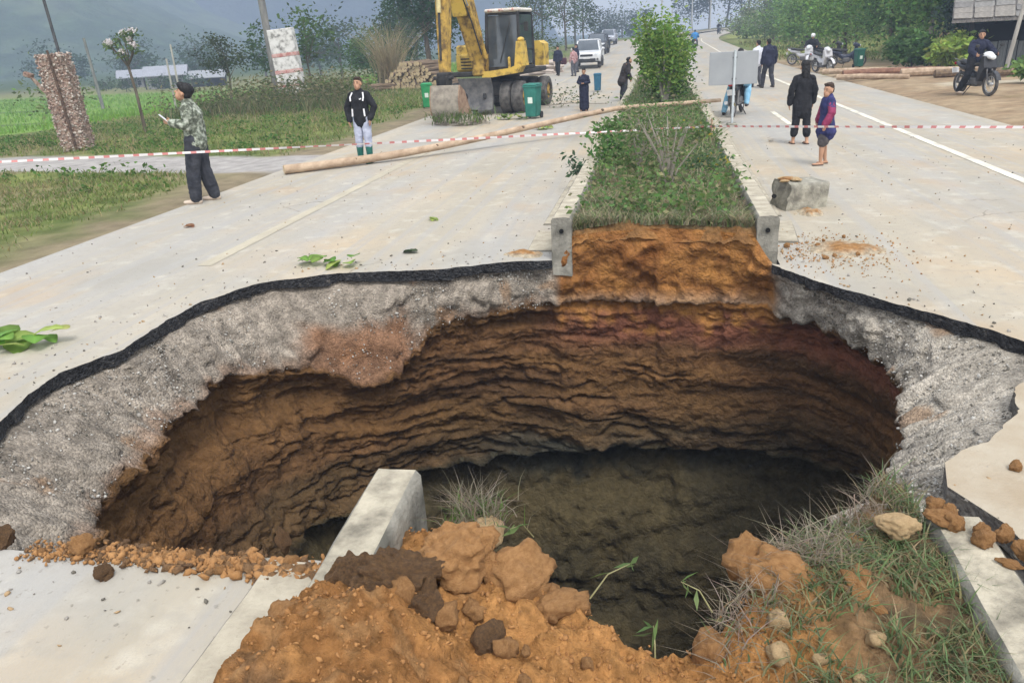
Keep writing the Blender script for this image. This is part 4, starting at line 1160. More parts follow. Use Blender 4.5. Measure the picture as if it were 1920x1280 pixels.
hillmesh('mountain', -1500, -60, 540, 830, 240, 70, zm, (.030, .052, .028), (.075, .095, .05), 'steep forested mountain fading into blue haze behind the fields', 511)
def zh(x, y):
    return -6 + 62 * sstep(-130, -330, x + .25 * (y - 300)) * sstep(185, 330, y) * (1 + .3 * fbm(N3(x * .015, y * .015), 4, 521)) + 3 * fbm(N3(x * .1, y * .1), 3, 523)
hillmesh('hill', -900, -120, 180, 520, 130, 70, zh, (.07, .11, .045), (.13, .165, .075), 'green foothill at the far left under the mountain', 531)

G = 'trees growing behind the excavator'
tree('tree', -13.6, 48, 7.4, (2.1, 2.0, 2.8), 'dense dark green tree behind the raised excavator arm', base=(.04, .085, .03), n=4200, leaf=.26, trunk_r=.16, seed=1)
tree('tree', -18.2, 56, 8.6, (1.7, 1.7, 3.6), 'slim pointed green tree left of the excavator arm', base=(.07, .12, .05), n=3200, leaf=.25, trunk_r=.12, seed=2, shape='cone')
tree('tree', -17.3, 49, 3.6, (2.2, 1.8, 1.5), 'rounded green bush-like tree below the slim pointed one', base=(.085, .145, .045), n=2600, leaf=.22, trunk_r=.09, seed=3)
tree('tree', -18.0, 40.5, 4.2, (1.5, 1.3, 1.3), 'thin-leaved tree growing behind the white pillar', base=(.085, .14, .04), n=620, leaf=.26, trunk_r=.06, seed=4, density=.5)
tree('tree', -20.6, 41, 3.8, (1.0, 1.0, 1.3), 'young tree between the utility pole and the brush', base=(.075, .125, .05), n=520, leaf=.22, trunk_r=.05, seed=5)
tree('tree', -23.4, 41.5, 3.5, (1.35, 1.2, 1.0), 'dark olive small tree just behind the man with the phone', base=(.065, .085, .035), n=1300, leaf=.17, trunk_r=.07, seed=6)
tree('tree', -18.6, 22.5, 2.3, (.9, .8, .8), 'spindly pale green sapling left of the leaning pillar', base=(.15, .21, .09), n=330, leaf=.15, trunk_r=.04, seed=7, density=.6, bark=BARKP)
tree('tree', -37, 92, 7, (4, 3, 3), 'hazy tree far behind the white pillar', base=(.07, .11, .05), n=1300, leaf=.5, trunk_r=.15, seed=8)
tree('tree', -30, 100, 9, (3, 3, 4), 'tall hazy tree left of the slim pointed one', base=(.06, .10, .045), n=1300, leaf=.5, trunk_r=.15, seed=9)
for i, (x, y, h) in enumerate(((-108, 130, 7), (-98, 124, 5), (-90, 128, 8), (-83, 120, 5), (-76, 126, 7), (-70, 118, 5), (-63, 124, 6), (-56, 120, 5), (-50, 116, 6))):
    tree('tree', x, y, h, (h * .6, h * .5, h * .42), 'tree in the hazy row at the far side of the fields', 'field edge trees', (.06, .10, .04), 700, .55, .15, seed=20 + i)
tree('tree', -12.0, 78, 6.2, (2.6, 2.2, 2.4), 'open-crowned tree right behind the excavator cab', base=(.085, .125, .06), n=900, leaf=.30, trunk_r=.12, seed=40, density=.55)
tree('tree', -10.3, 92, 7.2, (2.4, 2.2, 3.0), 'sparse tall tree with sky showing through left of the white car', base=(.08, .115, .06), n=700, leaf=.34, trunk_r=.12, seed=41, density=.6)
tree('tree', -15.2, 108, 9.0, (3.6, 3.0, 3.2), 'airy tree against the white sky above the excavator cab', base=(.08, .11, .06), n=800, leaf=.4, trunk_r=.14, seed=42, density=.6)
tree('tree', -9.6, 66, 2.6, (1.8, 1.5, 1.1), 'roadside bush left of the white car', base=(.10, .145, .055), n=1200, leaf=.2, trunk_r=.05, seed=43, cat='bush')
tree('tree', -12.6, 62, 3.0, (2.2, 1.5, 1.3), 'roadside bush behind the lumber heap', base=(.09, .13, .05), n=1300, leaf=.2, trunk_r=.05, seed=44, cat='bush')
tree('tree', -9.4, 104, 6.0, (1.8, 1.8, 2.5), 'slender tree beyond the white car', base=(.07, .105, .055), n=800, leaf=.34, trunk_r=.1, seed=45)
for i, (x, y, h, b) in enumerate(((-11.5, 178, 7, (.08, .10, .05)), (-8.2, 186, 8, (.06, .09, .045)), (-5.2, 200, 5, (.07, .10, .05)), (-14, 215, 6, (.07, .10, .05)))):
    tree('tree', x, y, h, (h * .55, h * .5, h * .42), ['olive tree at the end of the road above the distant car', 'tallest tree at the end of the road by the palm', 'small tree under the distant palm', 'pale distant tree left of the road end'][i], None, b, 1000, .55, .14, seed=50 + i)
for i, (x, y) in enumerate(((-64.5, 90), (-59, 89), (-55.5, 90), (-71, 95))):
    tree('bush', x, y, 1.7, (1.6, 1.2, .75), 'leafy bush hiding the foot of the far farm buildings', 'bushes by the far farm', (.07, .11, .045), 420, .3, .05, seed=150 + i, cat='bush')
def palm(x, y, h):
    root = empty('palm_tree', (x, y, gzs(x, y)), 0, 'palm silhouette at the far end of the road', 'palm tree')
    MB().tube([(0, 0, 0), (.1, 0, h * .5), (0, 0, h)], [.2, .16, .13], 8).build('trunk', BARK, root)
    P = []; F = []
    V = []
    for k in range(15):
        a = k * 2.4; el = .9 - .11 * k; L = 2.6
        pts = [Vector((math.cos(a) * L * t * math.cos(el * (1 - t)), math.sin(a) * L * t * math.cos(el * (1 - t)), h + L * (math.sin(el) * t - .55 * t * t))) for t in (0, .25, .5, .75, 1)]
        sd = Vector((-math.sin(a), math.cos(a), 0)) * .28
        for i, p in enumerate(pts):
            w = [.1, 1, 1, .8, .05][i]
            V += [p - sd * w - Vector((0, 0, .15 * w)), p, p + sd * w - Vector((0, 0, .15 * w))]
        b = k * 15
        for i in range(4):
            F += [[b + 3 * i, b + 3 * i + 1, b + 3 * i + 4, b + 3 * i + 3], [b + 3 * i + 1, b + 3 * i + 2, b + 3 * i + 5, b + 3 * i + 4]]
    link('crown', npmesh('crown', np.array([v[:] for v in V]), F, LEAFM, col=np.tile((.06, .09, .04), (len(V), 1)), smooth=False), root)
palm(-3.4, 196, 6.6)
for i, (x, y, h) in enumerate(((7.5, 205, 13), (11, 196, 15), (15, 200, 17), (19, 190, 18), (24, 196, 20), (29, 200, 20), (20, 214, 22), (34, 188, 18))):
    tree('tree', x, y, h, (h * .34, h * .34, h * .42), 'dark tall tree in the distant stand beyond the bend', 'distant tall trees', (.035, .065, .03), 1500, .6, .22, seed=60 + i)
# right bank
RB = [  # x, y, h, crown, colour, label
 (9.6, 97, 3.2, (2.4, 2, 1.5), (.14, .165, .10), 'pale grey-green shrub on the slope past the bend'),
 (11.6, 90, 4.4, (2.8, 2, 2.0), (.15, .175, .12), 'whitish feathery shrub on the slope above the riders'),
 (9.8, 82, 2.8, (2.2, 1.8, 1.3), (.10, .145, .06), 'olive bush low on the slope above the grass'),
 (13.2, 80, 5.2, (2.8, 2.2, 2.3), (.10, .16, .06), 'rounded green tree on the slope above the white-helmet rider'),
 (15.5, 92, 7.5, (3, 3, 3.2), (.055, .09, .04), 'dark green tree high on the slope'),
 (11.0, 66, 4.0, (2.2, 1.8, 1.9), (.11, .175, .06), 'bright bush left of the roadside trees'),
 (14.5, 66, 7.0, (3, 2.6, 3.0), (.085, .145, .05), 'broad green tree at the left of the roadside trees'),
 (11.3, 54, 5.2, (2.2, 1.8, 2.3), (.125, .21, .055), 'light green tree behind the parked motorcycles'),
 (13.8, 52, 7.6, (2.6, 2.4, 3.3), (.095, .17, .05), 'tall leafy tree above the parked motorcycles'),
 (11.9, 46, 5.6, (2.0, 1.8, 2.5), (.085, .155, .05), 'leafy tree directly above the green roadside bin'),
 (13.8, 44, 7.2, (2.4, 2.2, 3.2), (.075, .14, .045), 'tall dark-leaved tree in the middle of the roadside trees'),
 (12.2, 40.5, 6.2, (1.9, 1.8, 2.5), (.115, .205, .06), 'fresh green tree with a pale bare trunk'),
 (12.9, 36.5, 4.0, (1.5, 1.4, 1.8), (.035, .055, .04), 'dark bluish tree between the pale trunk and the house'),
 (15.0, 38.5, 7.0, (2.4, 2.2, 2.8), (.11, .19, .055), 'bright green tree leaning over the house roof'),
 (10.9, 33.5, 1.3, (.75, .7, .55), (.17, .22, .05), 'yellow-green bush behind the motorcyclist'),
 (10.0, 35.5, 1.5, (.8, .7, .65), (.06, .11, .035), 'low dark bush left of the yellow-green one'),
 (11.6, 26.2, .95, (1.0, .8, .42), (.09, .16, .045), 'leafy low bush at the right edge beside the track')]
for i, (x, y, h, cr, b, lab) in enumerate(RB):
    big = h > 3
    b = tuple(v * 1.8 for v in b)
    tree('tree' if big else 'bush', x, y, h, cr, lab, None, b, (5600 if h > 5 else 3400) if y < 60 else (3600 if big else 1200), .23 if y < 58 else .28, .10 if big else .03, seed=80 + i, bark=BARKP if 'pale bare' in lab else None, density=.45, cat='tree' if big else 'bush', tip=(.26, .38, .11) if b[1] > .27 else None, clumps=34 if big else 18)
# dry reed clump
def reeds():
    t = empty('reed_clump', (-15.0, 44.5, gzs(-15, 44.5)), 0, 'tall fan of dry straw-coloured reeds left of the excavator', 'reeds')
    n = 420; P = rr.normal(size=(n, 3)) * [.35, .3, 0]
    blades('blade', P, 3.6, .05, pal(n, (.40, .33, .20), .25, .06, rr), '', lean=.55, parent=t, seed=21, segs=4)
reeds()
# flowering tree by the field
def frangipani():
    t = empty('flowering_tree', (-16.4, 23.4, gzs(-16.4, 23.4)), 0, 'small bare-stemmed tree with white blossom clusters at the field edge', 'tree')
    mb = MB(); mb.tube([(0, 0, 0), (-.03, 0, 1.2), (-.12, 0, 2.1)], [.055, .045, .04], 8)
    tips = [(-.75, .1, 2.75), (-.5, -.1, 2.72), (-.15, .1, 3.0), (.25, 0, 3.05), (.05, .1, 2.78), (.3, -.1, 2.62), (-.1, -.2, 2.45), (-.4, .2, 2.9)]
    for p in tips: mb.tube([(-.12, 0, 2.05), (p[0] * .6, p[1], 2.4), p], [.03, .022, .015], 6)
    mb.build('trunk', BARK, t)
    P = np.concatenate([rr.normal(size=(34, 3)) * [.10, .10, .06] + p + [0, 0, -.06] for p in tips])
    link('foliage', leaf_mesh('foliage', P, .16, pal(len(P), (.13, .19, .075), .3, .1, rr), .4, 0, 31), t)
    for p in tips[:7]:
        Q = rr.normal(size=(60, 3)) * [.05, .05, .035] + p + np.array([0, 0, .05])
        link('blossom', leaf_mesh('blossom', Q, .07, pal(60, (.80, .74, .74), .08, .04, rr), .9, 0, 33), t)
frangipani()

# ---------------- pillars, poles, wires, houses
BRICKP = M('pillar_render', (.20, .12, .085), (.40, .31, .25), scale=9, rough=.95, bump=1, bscale=16, dist=.05, lo=.38, hi=.62, c3=(.50, .45, .38))
def pillar():
    t = empty('stone_pillar', (-15.2, 18.75, -.1), R_(12), 'leaning pillar of pinkish rubble masonry with a pole strapped to its face', 'pillar', tilt=(0, R_(-2.2)))
    MB().box((0, 0, 1.2), (.66, .52, 2.4), bev=.05).build('core', BRICKP, t)
    # rubble facing: small uneven stones set in the mortar, proud of the core
    P = []
    for k in range(1500):
        f = random.random(); z = random.uniform(.02, 2.42)
        if f < .5: P.append((random.uniform(-.34, .34), -.26, z))
        elif f < .95: P.append((random.choice((-.33, .33)), random.uniform(-.27, .27), z))
        else: P.append((random.uniform(-.33, .33), random.uniform(-.25, .25), 2.40))
    mats = [M('rubble_%d' % i, c, d, scale=12, rough=.95, bump=.7, bscale=20, dist=.02) for i, (c, d) in enumerate((((.30, .20, .16), (.42, .32, .26)), ((.40, .35, .30), (.54, .48, .42)), ((.20, .14, .115), (.30, .23, .19))))]
    g = scatter_stones('rubble', P, np.random.default_rng(4).uniform(.018, .042, len(P)), mats, '', 8); g.parent = t
    for k in ('label', 'category'):
        if k in g: del g[k]
    MB().tube([(.08, -.33, -.02), (.07, -.33, 1.2), (.05, -.32, 2.5)], [.035, .035, .03], 8).build('pole', M('old_wood_dark', (.06, .04, .03), (.13, .085, .06), scale=10, rough=.9, bump=.5), t)
    br = MB().tube([(-.30, 0, 1.35), (-.52, 0, 1.62), (-.70, 0, 1.9)], [.07, .06, .04], 8); br.box((-.76, 0, 1.97), (.22, .16, .12), (0, .4, 0), .02); br.build('bracket', BRICKP, t)
pillar()
def white_pillar():
    t = empty('painted_pillar', (-17.0, 36, gzs(-17, 36)), R_(8), 'peeling white and red painted pillar standing in the brush', 'pillar', tilt=(0, R_(-4)))
    W = M('peeling_white', (.20, .19, .17), (.62, .60, .57), scale=5, rough=.9, bump=.5, lo=.34, hi=.50, c3=(.72, .70, .67))
    Rd = M('faded_red', (.42, .15, .12), (.60, .42, .38), scale=6, rough=.9, bump=.4, lo=.35, hi=.6)
    z = 0
    for h, m, nm, w in ((.72, W, 'panel', 1.25), (.10, Rd, 'band', 1.22), (.50, W, 'panel', 1.2), (.16, Rd, 'band', 1.20), (.58, W, 'panel', 1.18), (.16, Rd, 'band', 1.18), (1.05, W, 'panel', 1.16)):
        MB().box((0, 0, z + h / 2), (w, .5 + (.02 if nm == 'band' else 0), h), bev=.02).build(nm, m, t); z += h - .004
white_pillar()
CPOLE = M('pole_concrete', (.13, .125, .12), (.25, .24, .22), scale=5, rough=.9, bump=.4, stretch=(1, 1, .3))
DPOLE = M('pole_dark', (.05, .05, .055), (.10, .10, .10), scale=5, rough=.8, bump=.3)
def pole(x, y, h, r0, r1, label, mat, tilt=(0, 0), arm=False, z=None):
    t = empty('utility_pole', (x, y, (gzs(x, y) if z is None else z) - .1), 0, label, 'utility pole', tilt=tilt)
    MB().tube([(0, 0, 0), (0, 0, h * .5), (0, 0, h)], [r0, (r0 + r1) / 2, r1], 10).build('shaft', mat, t)
    if arm: MB().box((0, 0, h - .35), (1.4, .09, .09), bev=.01).build('crossarm', DPOLE, t)
    return t
pole(-18.6, 37.6, 9.5, .19, .15, 'thick weathered concrete pole beside the white pillar', CPOLE, (0, R_(-1.8)))
pole(-19.2, 24, 7.5, .05, .045, 'thin dark pole rising behind the leaning pillar', DPOLE, (0, R_(-3.0)), True)
pole(-45.5, 60, 5.6, .14, .10, 'slanting pole out in the green field', CPOLE, (0, R_(-3)))
pole(-10.6, 105, 10, .13, .09, 'thin pole among the airy trees left of the white car', CPOLE)
pole(.2, 150, 9.5, .16, .12, 'tall pale pole at the bend of the road', M('pole_pale', (.42, .42, .42), (.52, .52, .52), rough=.8, bump=.1))
pole(2.6, 196, 6.5, .16, .12, 'shorter pole just right of the tall one at the bend', MATS['pole_pale'])
pole(6.2, 172, 6.2, .15, .12, 'pale pole in front of the dark distant trees', MATS['pole_pale'])
pole(9.8, 172, 8, .15, .12, 'thin pole against the dark distant trees', MATS['pole_pale'])
pole(11.6, 30.5, 4.6, .07, .055, 'slanting pale timber pole in front of the house', M('pole_timber', (.30, .28, .25), (.44, .42, .38), rough=.9, bump=.3, stretch=(1, 1, .2)), (0, R_(6)))
for k, (x, y, h) in enumerate(((-24.6, 38, 2.6), (-23.9, 37.5, 3.2))):
    t = empty('fence_post', (x, y, gzs(x, y)), 0, ['short pale post behind the head of the man with the phone', 'taller thin pale post by the dark olive tree'][k], 'post')
    MB().tube([(0, 0, -.05), (0, 0, h)], [.05, .045], 8).build('shaft', MATS['pole_timber'], t)
def wire(p, q, sag, r, label):
    pts = []
    for i in range(25):
        t = i / 24; a = Vector(p).lerp(Vector(q), t); a.z -= sag * 4 * t * (1 - t); pts.append(a)
    o = MB().tube(pts, r, 5).build('overhead_wire', DPOLE)
    return tag(o, label, 'wire')
wire((-30, 20.5, 3.6), (-8, 26, 6.6), .3, .016, 'overhead wire sloping up across the mountain at top left')
wire((-30, 20.8, 3.3), (-8, 26.3, 6.15), .3, .012, 'lower overhead wire just under the first at top left')
# ---- houses
WALLG = M('house_wall_grey', (.22, .21, .20), (.36, .35, .33), scale=3, rough=.9, bump=.3)
ROOFG = M('roof_sheet_grey', (.22, .23, .25), (.36, .37, .39), scale=4, rough=.7, bump=.3, stretch=(6, 1, 1))
THATCH = M('roof_old', (.11, .10, .095), (.30, .28, .26), scale=6, rough=.95, bump=.8, bscale=18, dist=.05, stretch=(4, 1, 1))
DARKW = M('timber_dark', (.02, .018, .016), (.05, .045, .04), scale=6, rough=.9, bump=.4, stretch=(4, 4, .4))
OPEN = flat('opening_dark', (.012, .012, .013), .9)
def farm(x, y, w, d, h, rz, label, roof, wallm, z=None):
    t = empty('farmhouse', (x, y, (gzs(x, y) if z is None else z) - .1), R_(rz), label, 'house')
    MB().box((0, 0, h / 2), (w, d, h), bev=.02).build('wall', wallm, t)
    ov = .5; rh = h * .55
    r = MB(); r.prism([(-d / 2 - ov, h - .15), (0, h + rh), (d / 2 + ov, h - .15), (d / 2 + ov, h - .05), (0, h + rh + .12), (-d / 2 - ov, h - .05)], w + 2 * ov, 'YZ'); r.build('roof', roof, t)
    for k in range(3):
        wx = -w / 2 + w * (k + .5) / 3
        o = MB().box((wx, -d / 2 - .01, h * (.45 if k != 1 else .38)), (w * .16, .06, h * (.4 if k != 1 else .72)), bev=.01).build('window' if k != 1 else 'door', OPEN, t)
        MB().box((wx, -d / 2 - .05, h * .66), (w * .19, .05, .08), bev=.01).build('lintel', wallm, o)
    for k in range(4):
        MB().cyl((-w / 2 - .2 + k * (w + .4) / 3, -d / 2 - .45, 0), (-w / 2 - .2 + k * (w + .4) / 3, -d / 2 - .45, h - .2), .07).build('post', DARKW, t)
    return t
farm(-62.5, 96, 4.4, 3.6, 1.75, 25, 'small pale house with a low roof beyond the green field', M('roof_pale', (.24, .25, .28), (.36, .37, .41), rough=.7, bump=.2), M('plaster_white', (.20, .195, .19), (.36, .35, .34), scale=1.2, rough=.9, bump=.2))
farm(-57.3, 97, 3.8, 3, 1.25, 18, 'lean-to shed with a grey roof beside the pale house', ROOFG, DARKW)
farm(-73.2, 104, 2.8, 2.6, 1.5, 30, 'hazy hut with a light roof left of the pale house', MATS['roof_pale'], WALLG)
def timber_house():
    x, y = 16.4, 35.6
    t = empty('timber_house', (x, y, .05), R_(-16), 'low dark timber house with an old shingled roof beside the trees', 'house')
    W = 8.5; D = 5
    MB().box((0, 0, .85), (W, D, 1.7), bev=.02).build('wall', OPEN, t)
    for k in range(26):                       # plank wall, lower part
        o = MB().box((-W / 2 + (k + .5) * W / 26, -D / 2 - .06, .55 + random.uniform(-.03, .03)), (W / 26 - .03, .05, 1.0), bev=.01).build('plank', M('plank_grey', (.13, .14, .145), (.26, .27, .27), scale=5, rough=.9, bump=.4, stretch=(6, 6, .5)), t)
    for k in range(5):
        MB().cyl((-W / 2 + k * W / 4, -D / 2 - .9, -.1), (-W / 2 + k * W / 4, -D / 2 - .9, 1.95), .08).build('post', DARKW, t)
    MB().box((0, -D / 2 - .9, 1.95), (W + .6, .12, .14), bev=.01).build('beam', DARKW, t)
    rise = 3.0; y0 = -D / 2 - 1.5; run = D / 2 + 1.5
    sl = math.atan2(rise, run)
    rf = MB(); rf.prism([(y0, 1.86), (0, 1.86 + rise), (D / 2 + .8, 2.2), (D / 2 + .8, 2.08), (0, 1.74 + rise), (y0, 1.76)], W + 1.4, 'YZ'); rf = rf.build('roof', THATCH, t)
    pm = [MB().box((0, 0, 0), (1, 1, 1), bev=.08).mesh('shingle', M('shingle_%d' % k, c, d, scale=4, rough=.95, bump=.5)) for k, (c, d) in enumerate((((.12, .115, .11), (.22, .21, .20)), ((.15, .145, .14), (.25, .24, .225)), ((.17, .155, .14), (.28, .26, .23))))]
    rows = 16; cols = 15
    for r in range(rows):
        for c in range(cols):
            s = (r + .5) / rows
            o = link('shingle', random.choice(pm), rf)
            o.location = (-(W + 1.4) / 2 + (c + .5) * (W + 1.4) / cols, y0 + run * s, 1.90 + rise * s + .02 * random.random())
            o.rotation_euler = (sl - .04, random.uniform(-.03, .03), random.uniform(-.03, .03))
            o.scale = ((W + 1.4) / cols * random.uniform(.88, .98), run / rows / math.cos(sl) * 1.2, .03)
    MB().box((-1.6, -D / 2 - .35, 1.05), (.7, .5, .3), bev=.03).build('bundle', M('sack_pale', (.35, .34, .32), (.5, .48, .45), rough=.9), t)
timber_house()
# ================================================================ MACHINES AND STREET THINGS
YEL = M('digger_yellow', (.16, .10, .035), (.62, .42, .08), scale=5, rough=.6, bump=.2, lo=.32, hi=.52, spec=.4)
YELD = M('digger_yellow_dirty', (.12, .075, .03), (.50, .32, .07), scale=5, rough=.7, bump=.3, lo=.36, hi=.58)
GREYM = M('steel_grey', (.09, .09, .095), (.20, .195, .19), scale=5, rough=.7, bump=.3, metal=.2)
DARKM = M('steel_dark', (.018, .018, .02), (.05, .048, .045), scale=6, rough=.7, bump=.2)
MUD = M('mud_pale', (.20, .175, .145), (.36, .32, .26), scale=6, rough=.95, bump=.7, bscale=20, dist=.02)
RUB = M('tyre_rubber', (.045, .043, .042), (.14, .13, .12), scale=7, rough=.9, bump=.3)
GLASS = M('cab_glass', (.035, .045, .055), (.07, .085, .10), scale=2, rough=.08, bump=0, spec=.8)
CHROME = M('rod_chrome', (.5, .5, .5), (.6, .6, .6), rough=.25, metal=1, bump=0)
def wheel(parent, c, r, w, side, name='wheel', rimmat=None, n=26, lugs=True):
    e = link(name, None, parent); e.location = c
    t = MB(); prof = [(r * .58, w * .5), (r * .80, w * .5), (r * .95, w * .42), (r, w * .25), (r, -w * .25), (r * .95, -w * .42), (r * .80, -w * .5), (r * .58, -w * .5)]
    V = []; F = []; k = len(prof)
    for i in range(n):
        a = 2 * math.pi * i / n; s = 1.0 if (i % 2 or not lugs) else .972
        for j, (rad, x) in enumerate(prof): V.append((x, rad * math.cos(a) * (s if j in (3, 4) else 1), rad * math.sin(a) * (s if j in (3, 4) else 1)))
    for i in range(n):
        for j in range(k): F.append([i * k + j, ((i + 1) % n) * k + j, ((i + 1) % n) * k + (j + 1) % k, i * k + (j + 1) % k])
    t.add(V, F); t.build('tyre', RUB, e, 30)
    m = MB(); m.cyl((-w * .30, 0, 0), (w * .30, 0, 0), r * .585, n=20); m.cyl((-w * .40 * side, 0, 0), (w * .46 * side, 0, 0), r * .22, n=14); m.build('rim', rimmat or YELD, e)
    return e
def excavator():
    # faces the viewer: local -Y is the machine's front, cab on local +X
    t = empty('excavator', (-4.98, 24.6, 0), R_(-9), 'yellow wheeled excavator with its muddy bucket lowered to the road', 'excavator')
    ch = MB(); ch.box((0, .7, .72), (.95, 3.0, .42), bev=.04); ch.box((0, -.55, .62), (1.9, .22, .22), bev=.03); ch.box((0, 1.95, .62), (1.9, .22, .22), bev=.03); ch.cyl((0, .7, .9), (0, .7, 1.08), .55, n=24)
    ch.build('chassis', DARKM, t)
    bl = MB(); bl.prism([(-1.12, .16), (-1.02, .16), (-.94, .45), (-.96, .80), (-1.10, 1.06), (-1.18, 1.06), (-1.06, .78), (-1.05, .45)], 1.02, 'YZ', -.22)
    bl = bl.build('dozer_blade', GREYM, t)
    for sx in (-.5, .1): MB().box((sx - .05, -.85, .55), (.1, .5, .16), bev=.02).build('strut', DARKM, bl)
    for y in (-.55, 1.95):
        for s in (-1, 1):
            for x in (.62, .99): wheel(t, (s * x, y, .465), .465, .34, s)
    # upper structure
    MB().box((0, .55, 1.16), (2.15, 2.9, .14), bev=.03).build('deck', DARKM, t)
    hs_ = MB(); hs_.box((-.62, .75, 1.60), (.90, 2.3, .76), bev=.06); hs_.box((-.62, -.15, 1.48), (.86, .7, .52), bev=.06); b = hs_.build('engine_house', YEL, t)
    for k in range(4): MB().box((-.62, -.52, 1.32 + .09 * k), (.5, .03, .035), bev=.005).build('vent', DARKM, b)
    cwt = MB(); cwt.prism([(-1.05, 1.25), (-1.05, 1.9), (-.9, 2.0), (.9, 2.0), (1.05, 1.9), (1.05, 1.25)], .6, 'XZ', 2.05); cwt.build('counterweight', YEL, t)
    # cab: posts, glass, roof
    cx, cy, w, d, z0, z1 = .52, .10, 1.02, 1.35, 1.24, 2.82
    cab = link('cab', None, t)
    fr = MB()
    for sx in (-1, 1):
        for sy in (-1, 1):
            fr.tube([(cx + sx * w / 2, cy + sy * d / 2, z0), (cx + sx * w / 2, cy + sy * d / 2 * 1.0, z0 + .7), (cx + sx * w / 2 * .95, cy + sy * d / 2 * .90, z1)], .045, 8)
    for sy in (-1, 1): fr.box((cx, cy + sy * d / 2, z0 + .04), (w, .07, .1), bev=.01); fr.box((cx, cy + sy * d * .45, z1 - .03), (w * .96, .07, .08), bev=.01)
    for sx in (-1, 1): fr.box((cx + sx * w / 2, cy, z0 + .04), (.07, d, .1), bev=.01); fr.box((cx + sx * w / 2, cy, z0 + .55), (.05, d, .05), bev=.01)
    fr.build('frame', DARKM, cab)
    MB().box((cx, cy - d / 2 + .035, (z0 + z1) / 2), (w - .1, .02, z1 - z0 - .16), (R_(-2.5), 0, 0), .004).build('pane', GLASS, cab)
    for sx in (-1, 1): MB().box((cx + sx * (w / 2 - .01), cy, (z0 + z1) / 2 + .02), (.02, d - .12, z1 - z0 - .2), (0, 0, 0), .004).build('pane', GLASS, cab)
    MB().box((cx, cy + d / 2 - .02, (z0 + z1) / 2), (w - .1, .02, z1 - z0 - .16), bev=.004).build('pane', GLASS, cab)
    rf = MB(); rf.box((cx, cy, z1 + .05), (w + .04, d + .02, .11), bev=.04)
    rf.build('roof', M('cab_roof', (.5, .46, .40), (.7, .66, .6), scale=5, rough=.7, bump=.2), cab)
    for k in range(3): MB().box((cx - .34 + .34 * k, cy - d / 2 - .02, z1 + .06), (.15, .08, .07), bev=.02).build('lamp', M('lamp_red_white', (.5, .2, .15), (.75, .7, .65), scale=20, rough=.4, bump=0), cab)
    seat = MB(); seat.box((cx, cy + .25, z0 + .45), (.5, .14, .8), bev=.05); seat.box((cx, cy - .02, z0 + .2), (.5, .5, .16), bev=.05); seat.build('seat', DARKM, cab)
    MB().tube([(cx + .1, cy - .52, z0 + .05), (cx + .1, cy - .5, z0 + .6)], .03, 8).build('lever', MUD, cab)
    MB().tube([(cx - .1, cy - .70, z0 + .2), (cx + .25, cy - .71, z1 - .3)], .012, 6).build('wiper', DARKM, cab)
    mr = MB(); mr.tube([(cx + .52, cy - .62, z1 - .35), (cx + .70, cy - .66, z1 - .35)], .014, 6); mr.box((cx + .74, cy - .66, z1 - .42), (.14, .04, .26), bev=.015); mr.build('mirror', DARKM, cab)
    # step rail, fender box and front guard on the cab side
    st = MB(); st.prism([(-.02, 1.06), (-.02, 1.22), (.35, 1.25), (.85, 1.30), (1.12, 1.40), (1.18, 1.32), (1.10, 1.16), (.3, 1.06)], .5, 'XZ', -.75); st.box((0.02, -.86, 1.42), (.06, .10, .42), bev=.02); st.box((.80, -.86, 1.44), (.06, .10, .32), bev=.02); st.build('front_guard', YEL, t)
    fd = MB(); fd.prism([(.94, 1.34), (1.22, 1.34), (1.14, 2.02), (1.02, 2.02)], .55, 'XZ', -.55); fd.ell((1.08, -.55, 2.06), (.09, .2, .07)); fd.build('side_box', YEL, t)
    # boom foot bracket
    ft = MB(); ft.box((-.14, -.72, 1.42), (.38, .6, .62), bev=.04); ft.cyl((-.36, -.86, 1.46), (.08, -.86, 1.46), .10, n=16); ft.build('boom_foot', YELD, t)
    def arm(name, prof, w, at, mat): return MB().prism(prof, w, 'YZ', at).build(name, mat, t)
    # boom rises from the foot, leans to the viewer's left
    A = Vector((-.14, -.80, 1.45)); B = Vector((-.34, -1.35, 3.25)); Cc = Vector((-.36, -2.45, 4.75))
    def beam(name, pts, hw, hh, mat, parent=t):
        m = MB(); pts = [Vector(p) for p in pts]; V = []; F = []
        for i, p in enumerate(pts):
            d_ = (pts[min(i + 1, len(pts) - 1)] - pts[max(i - 1, 0)]).normalized(); x = Vector((1, 0, 0)); x = (x - d_ * x.dot(d_)).normalized(); y = d_.cross(x)
            for a_, b_ in ((-1, -1), (1, -1), (1, 1), (-1, 1)): V.append(p + x * a_ * hw[i] + y * b_ * hh[i])
        for i in range(len(pts) - 1):
            for k in range(4): F.append([i * 4 + k, i * 4 + (k + 1) % 4, (i + 1) * 4 + (k + 1) % 4, (i + 1) * 4 + k])
        F += [[3, 2, 1, 0], [4 * (len(pts) - 1) + k for k in range(4)]]
        m.add(V, F); return m.build(name, mat, parent)
    bo = beam('boom', [A, A.lerp(B, .4), B, Cc], [.17, .19, .20, .15], [.16, .26, .30, .16], YELD)
    plate = MB(); plate.box(tuple(B + Vector((-.02, -.2, -.18))), (.44, .30, .62), (R_(18), 0, 0), .03); plate.build('side_plate', YEL, bo)
    MB().tube([(.12, -.95, 1.6), (-.12, -1.55, 3.0)], [.07, .07], 12).build('cylinder', YELD, bo)
    MB().tube([(-.12, -1.55, 3.0), (-.22, -1.75, 3.5)], [.035, .035], 10).build('rod', CHROME, bo)
    MB().tube([(-.30, -1.0, 1.55), (-.46, -1.55, 3.0)], [.07, .07], 12).build('cylinder', YELD, bo)
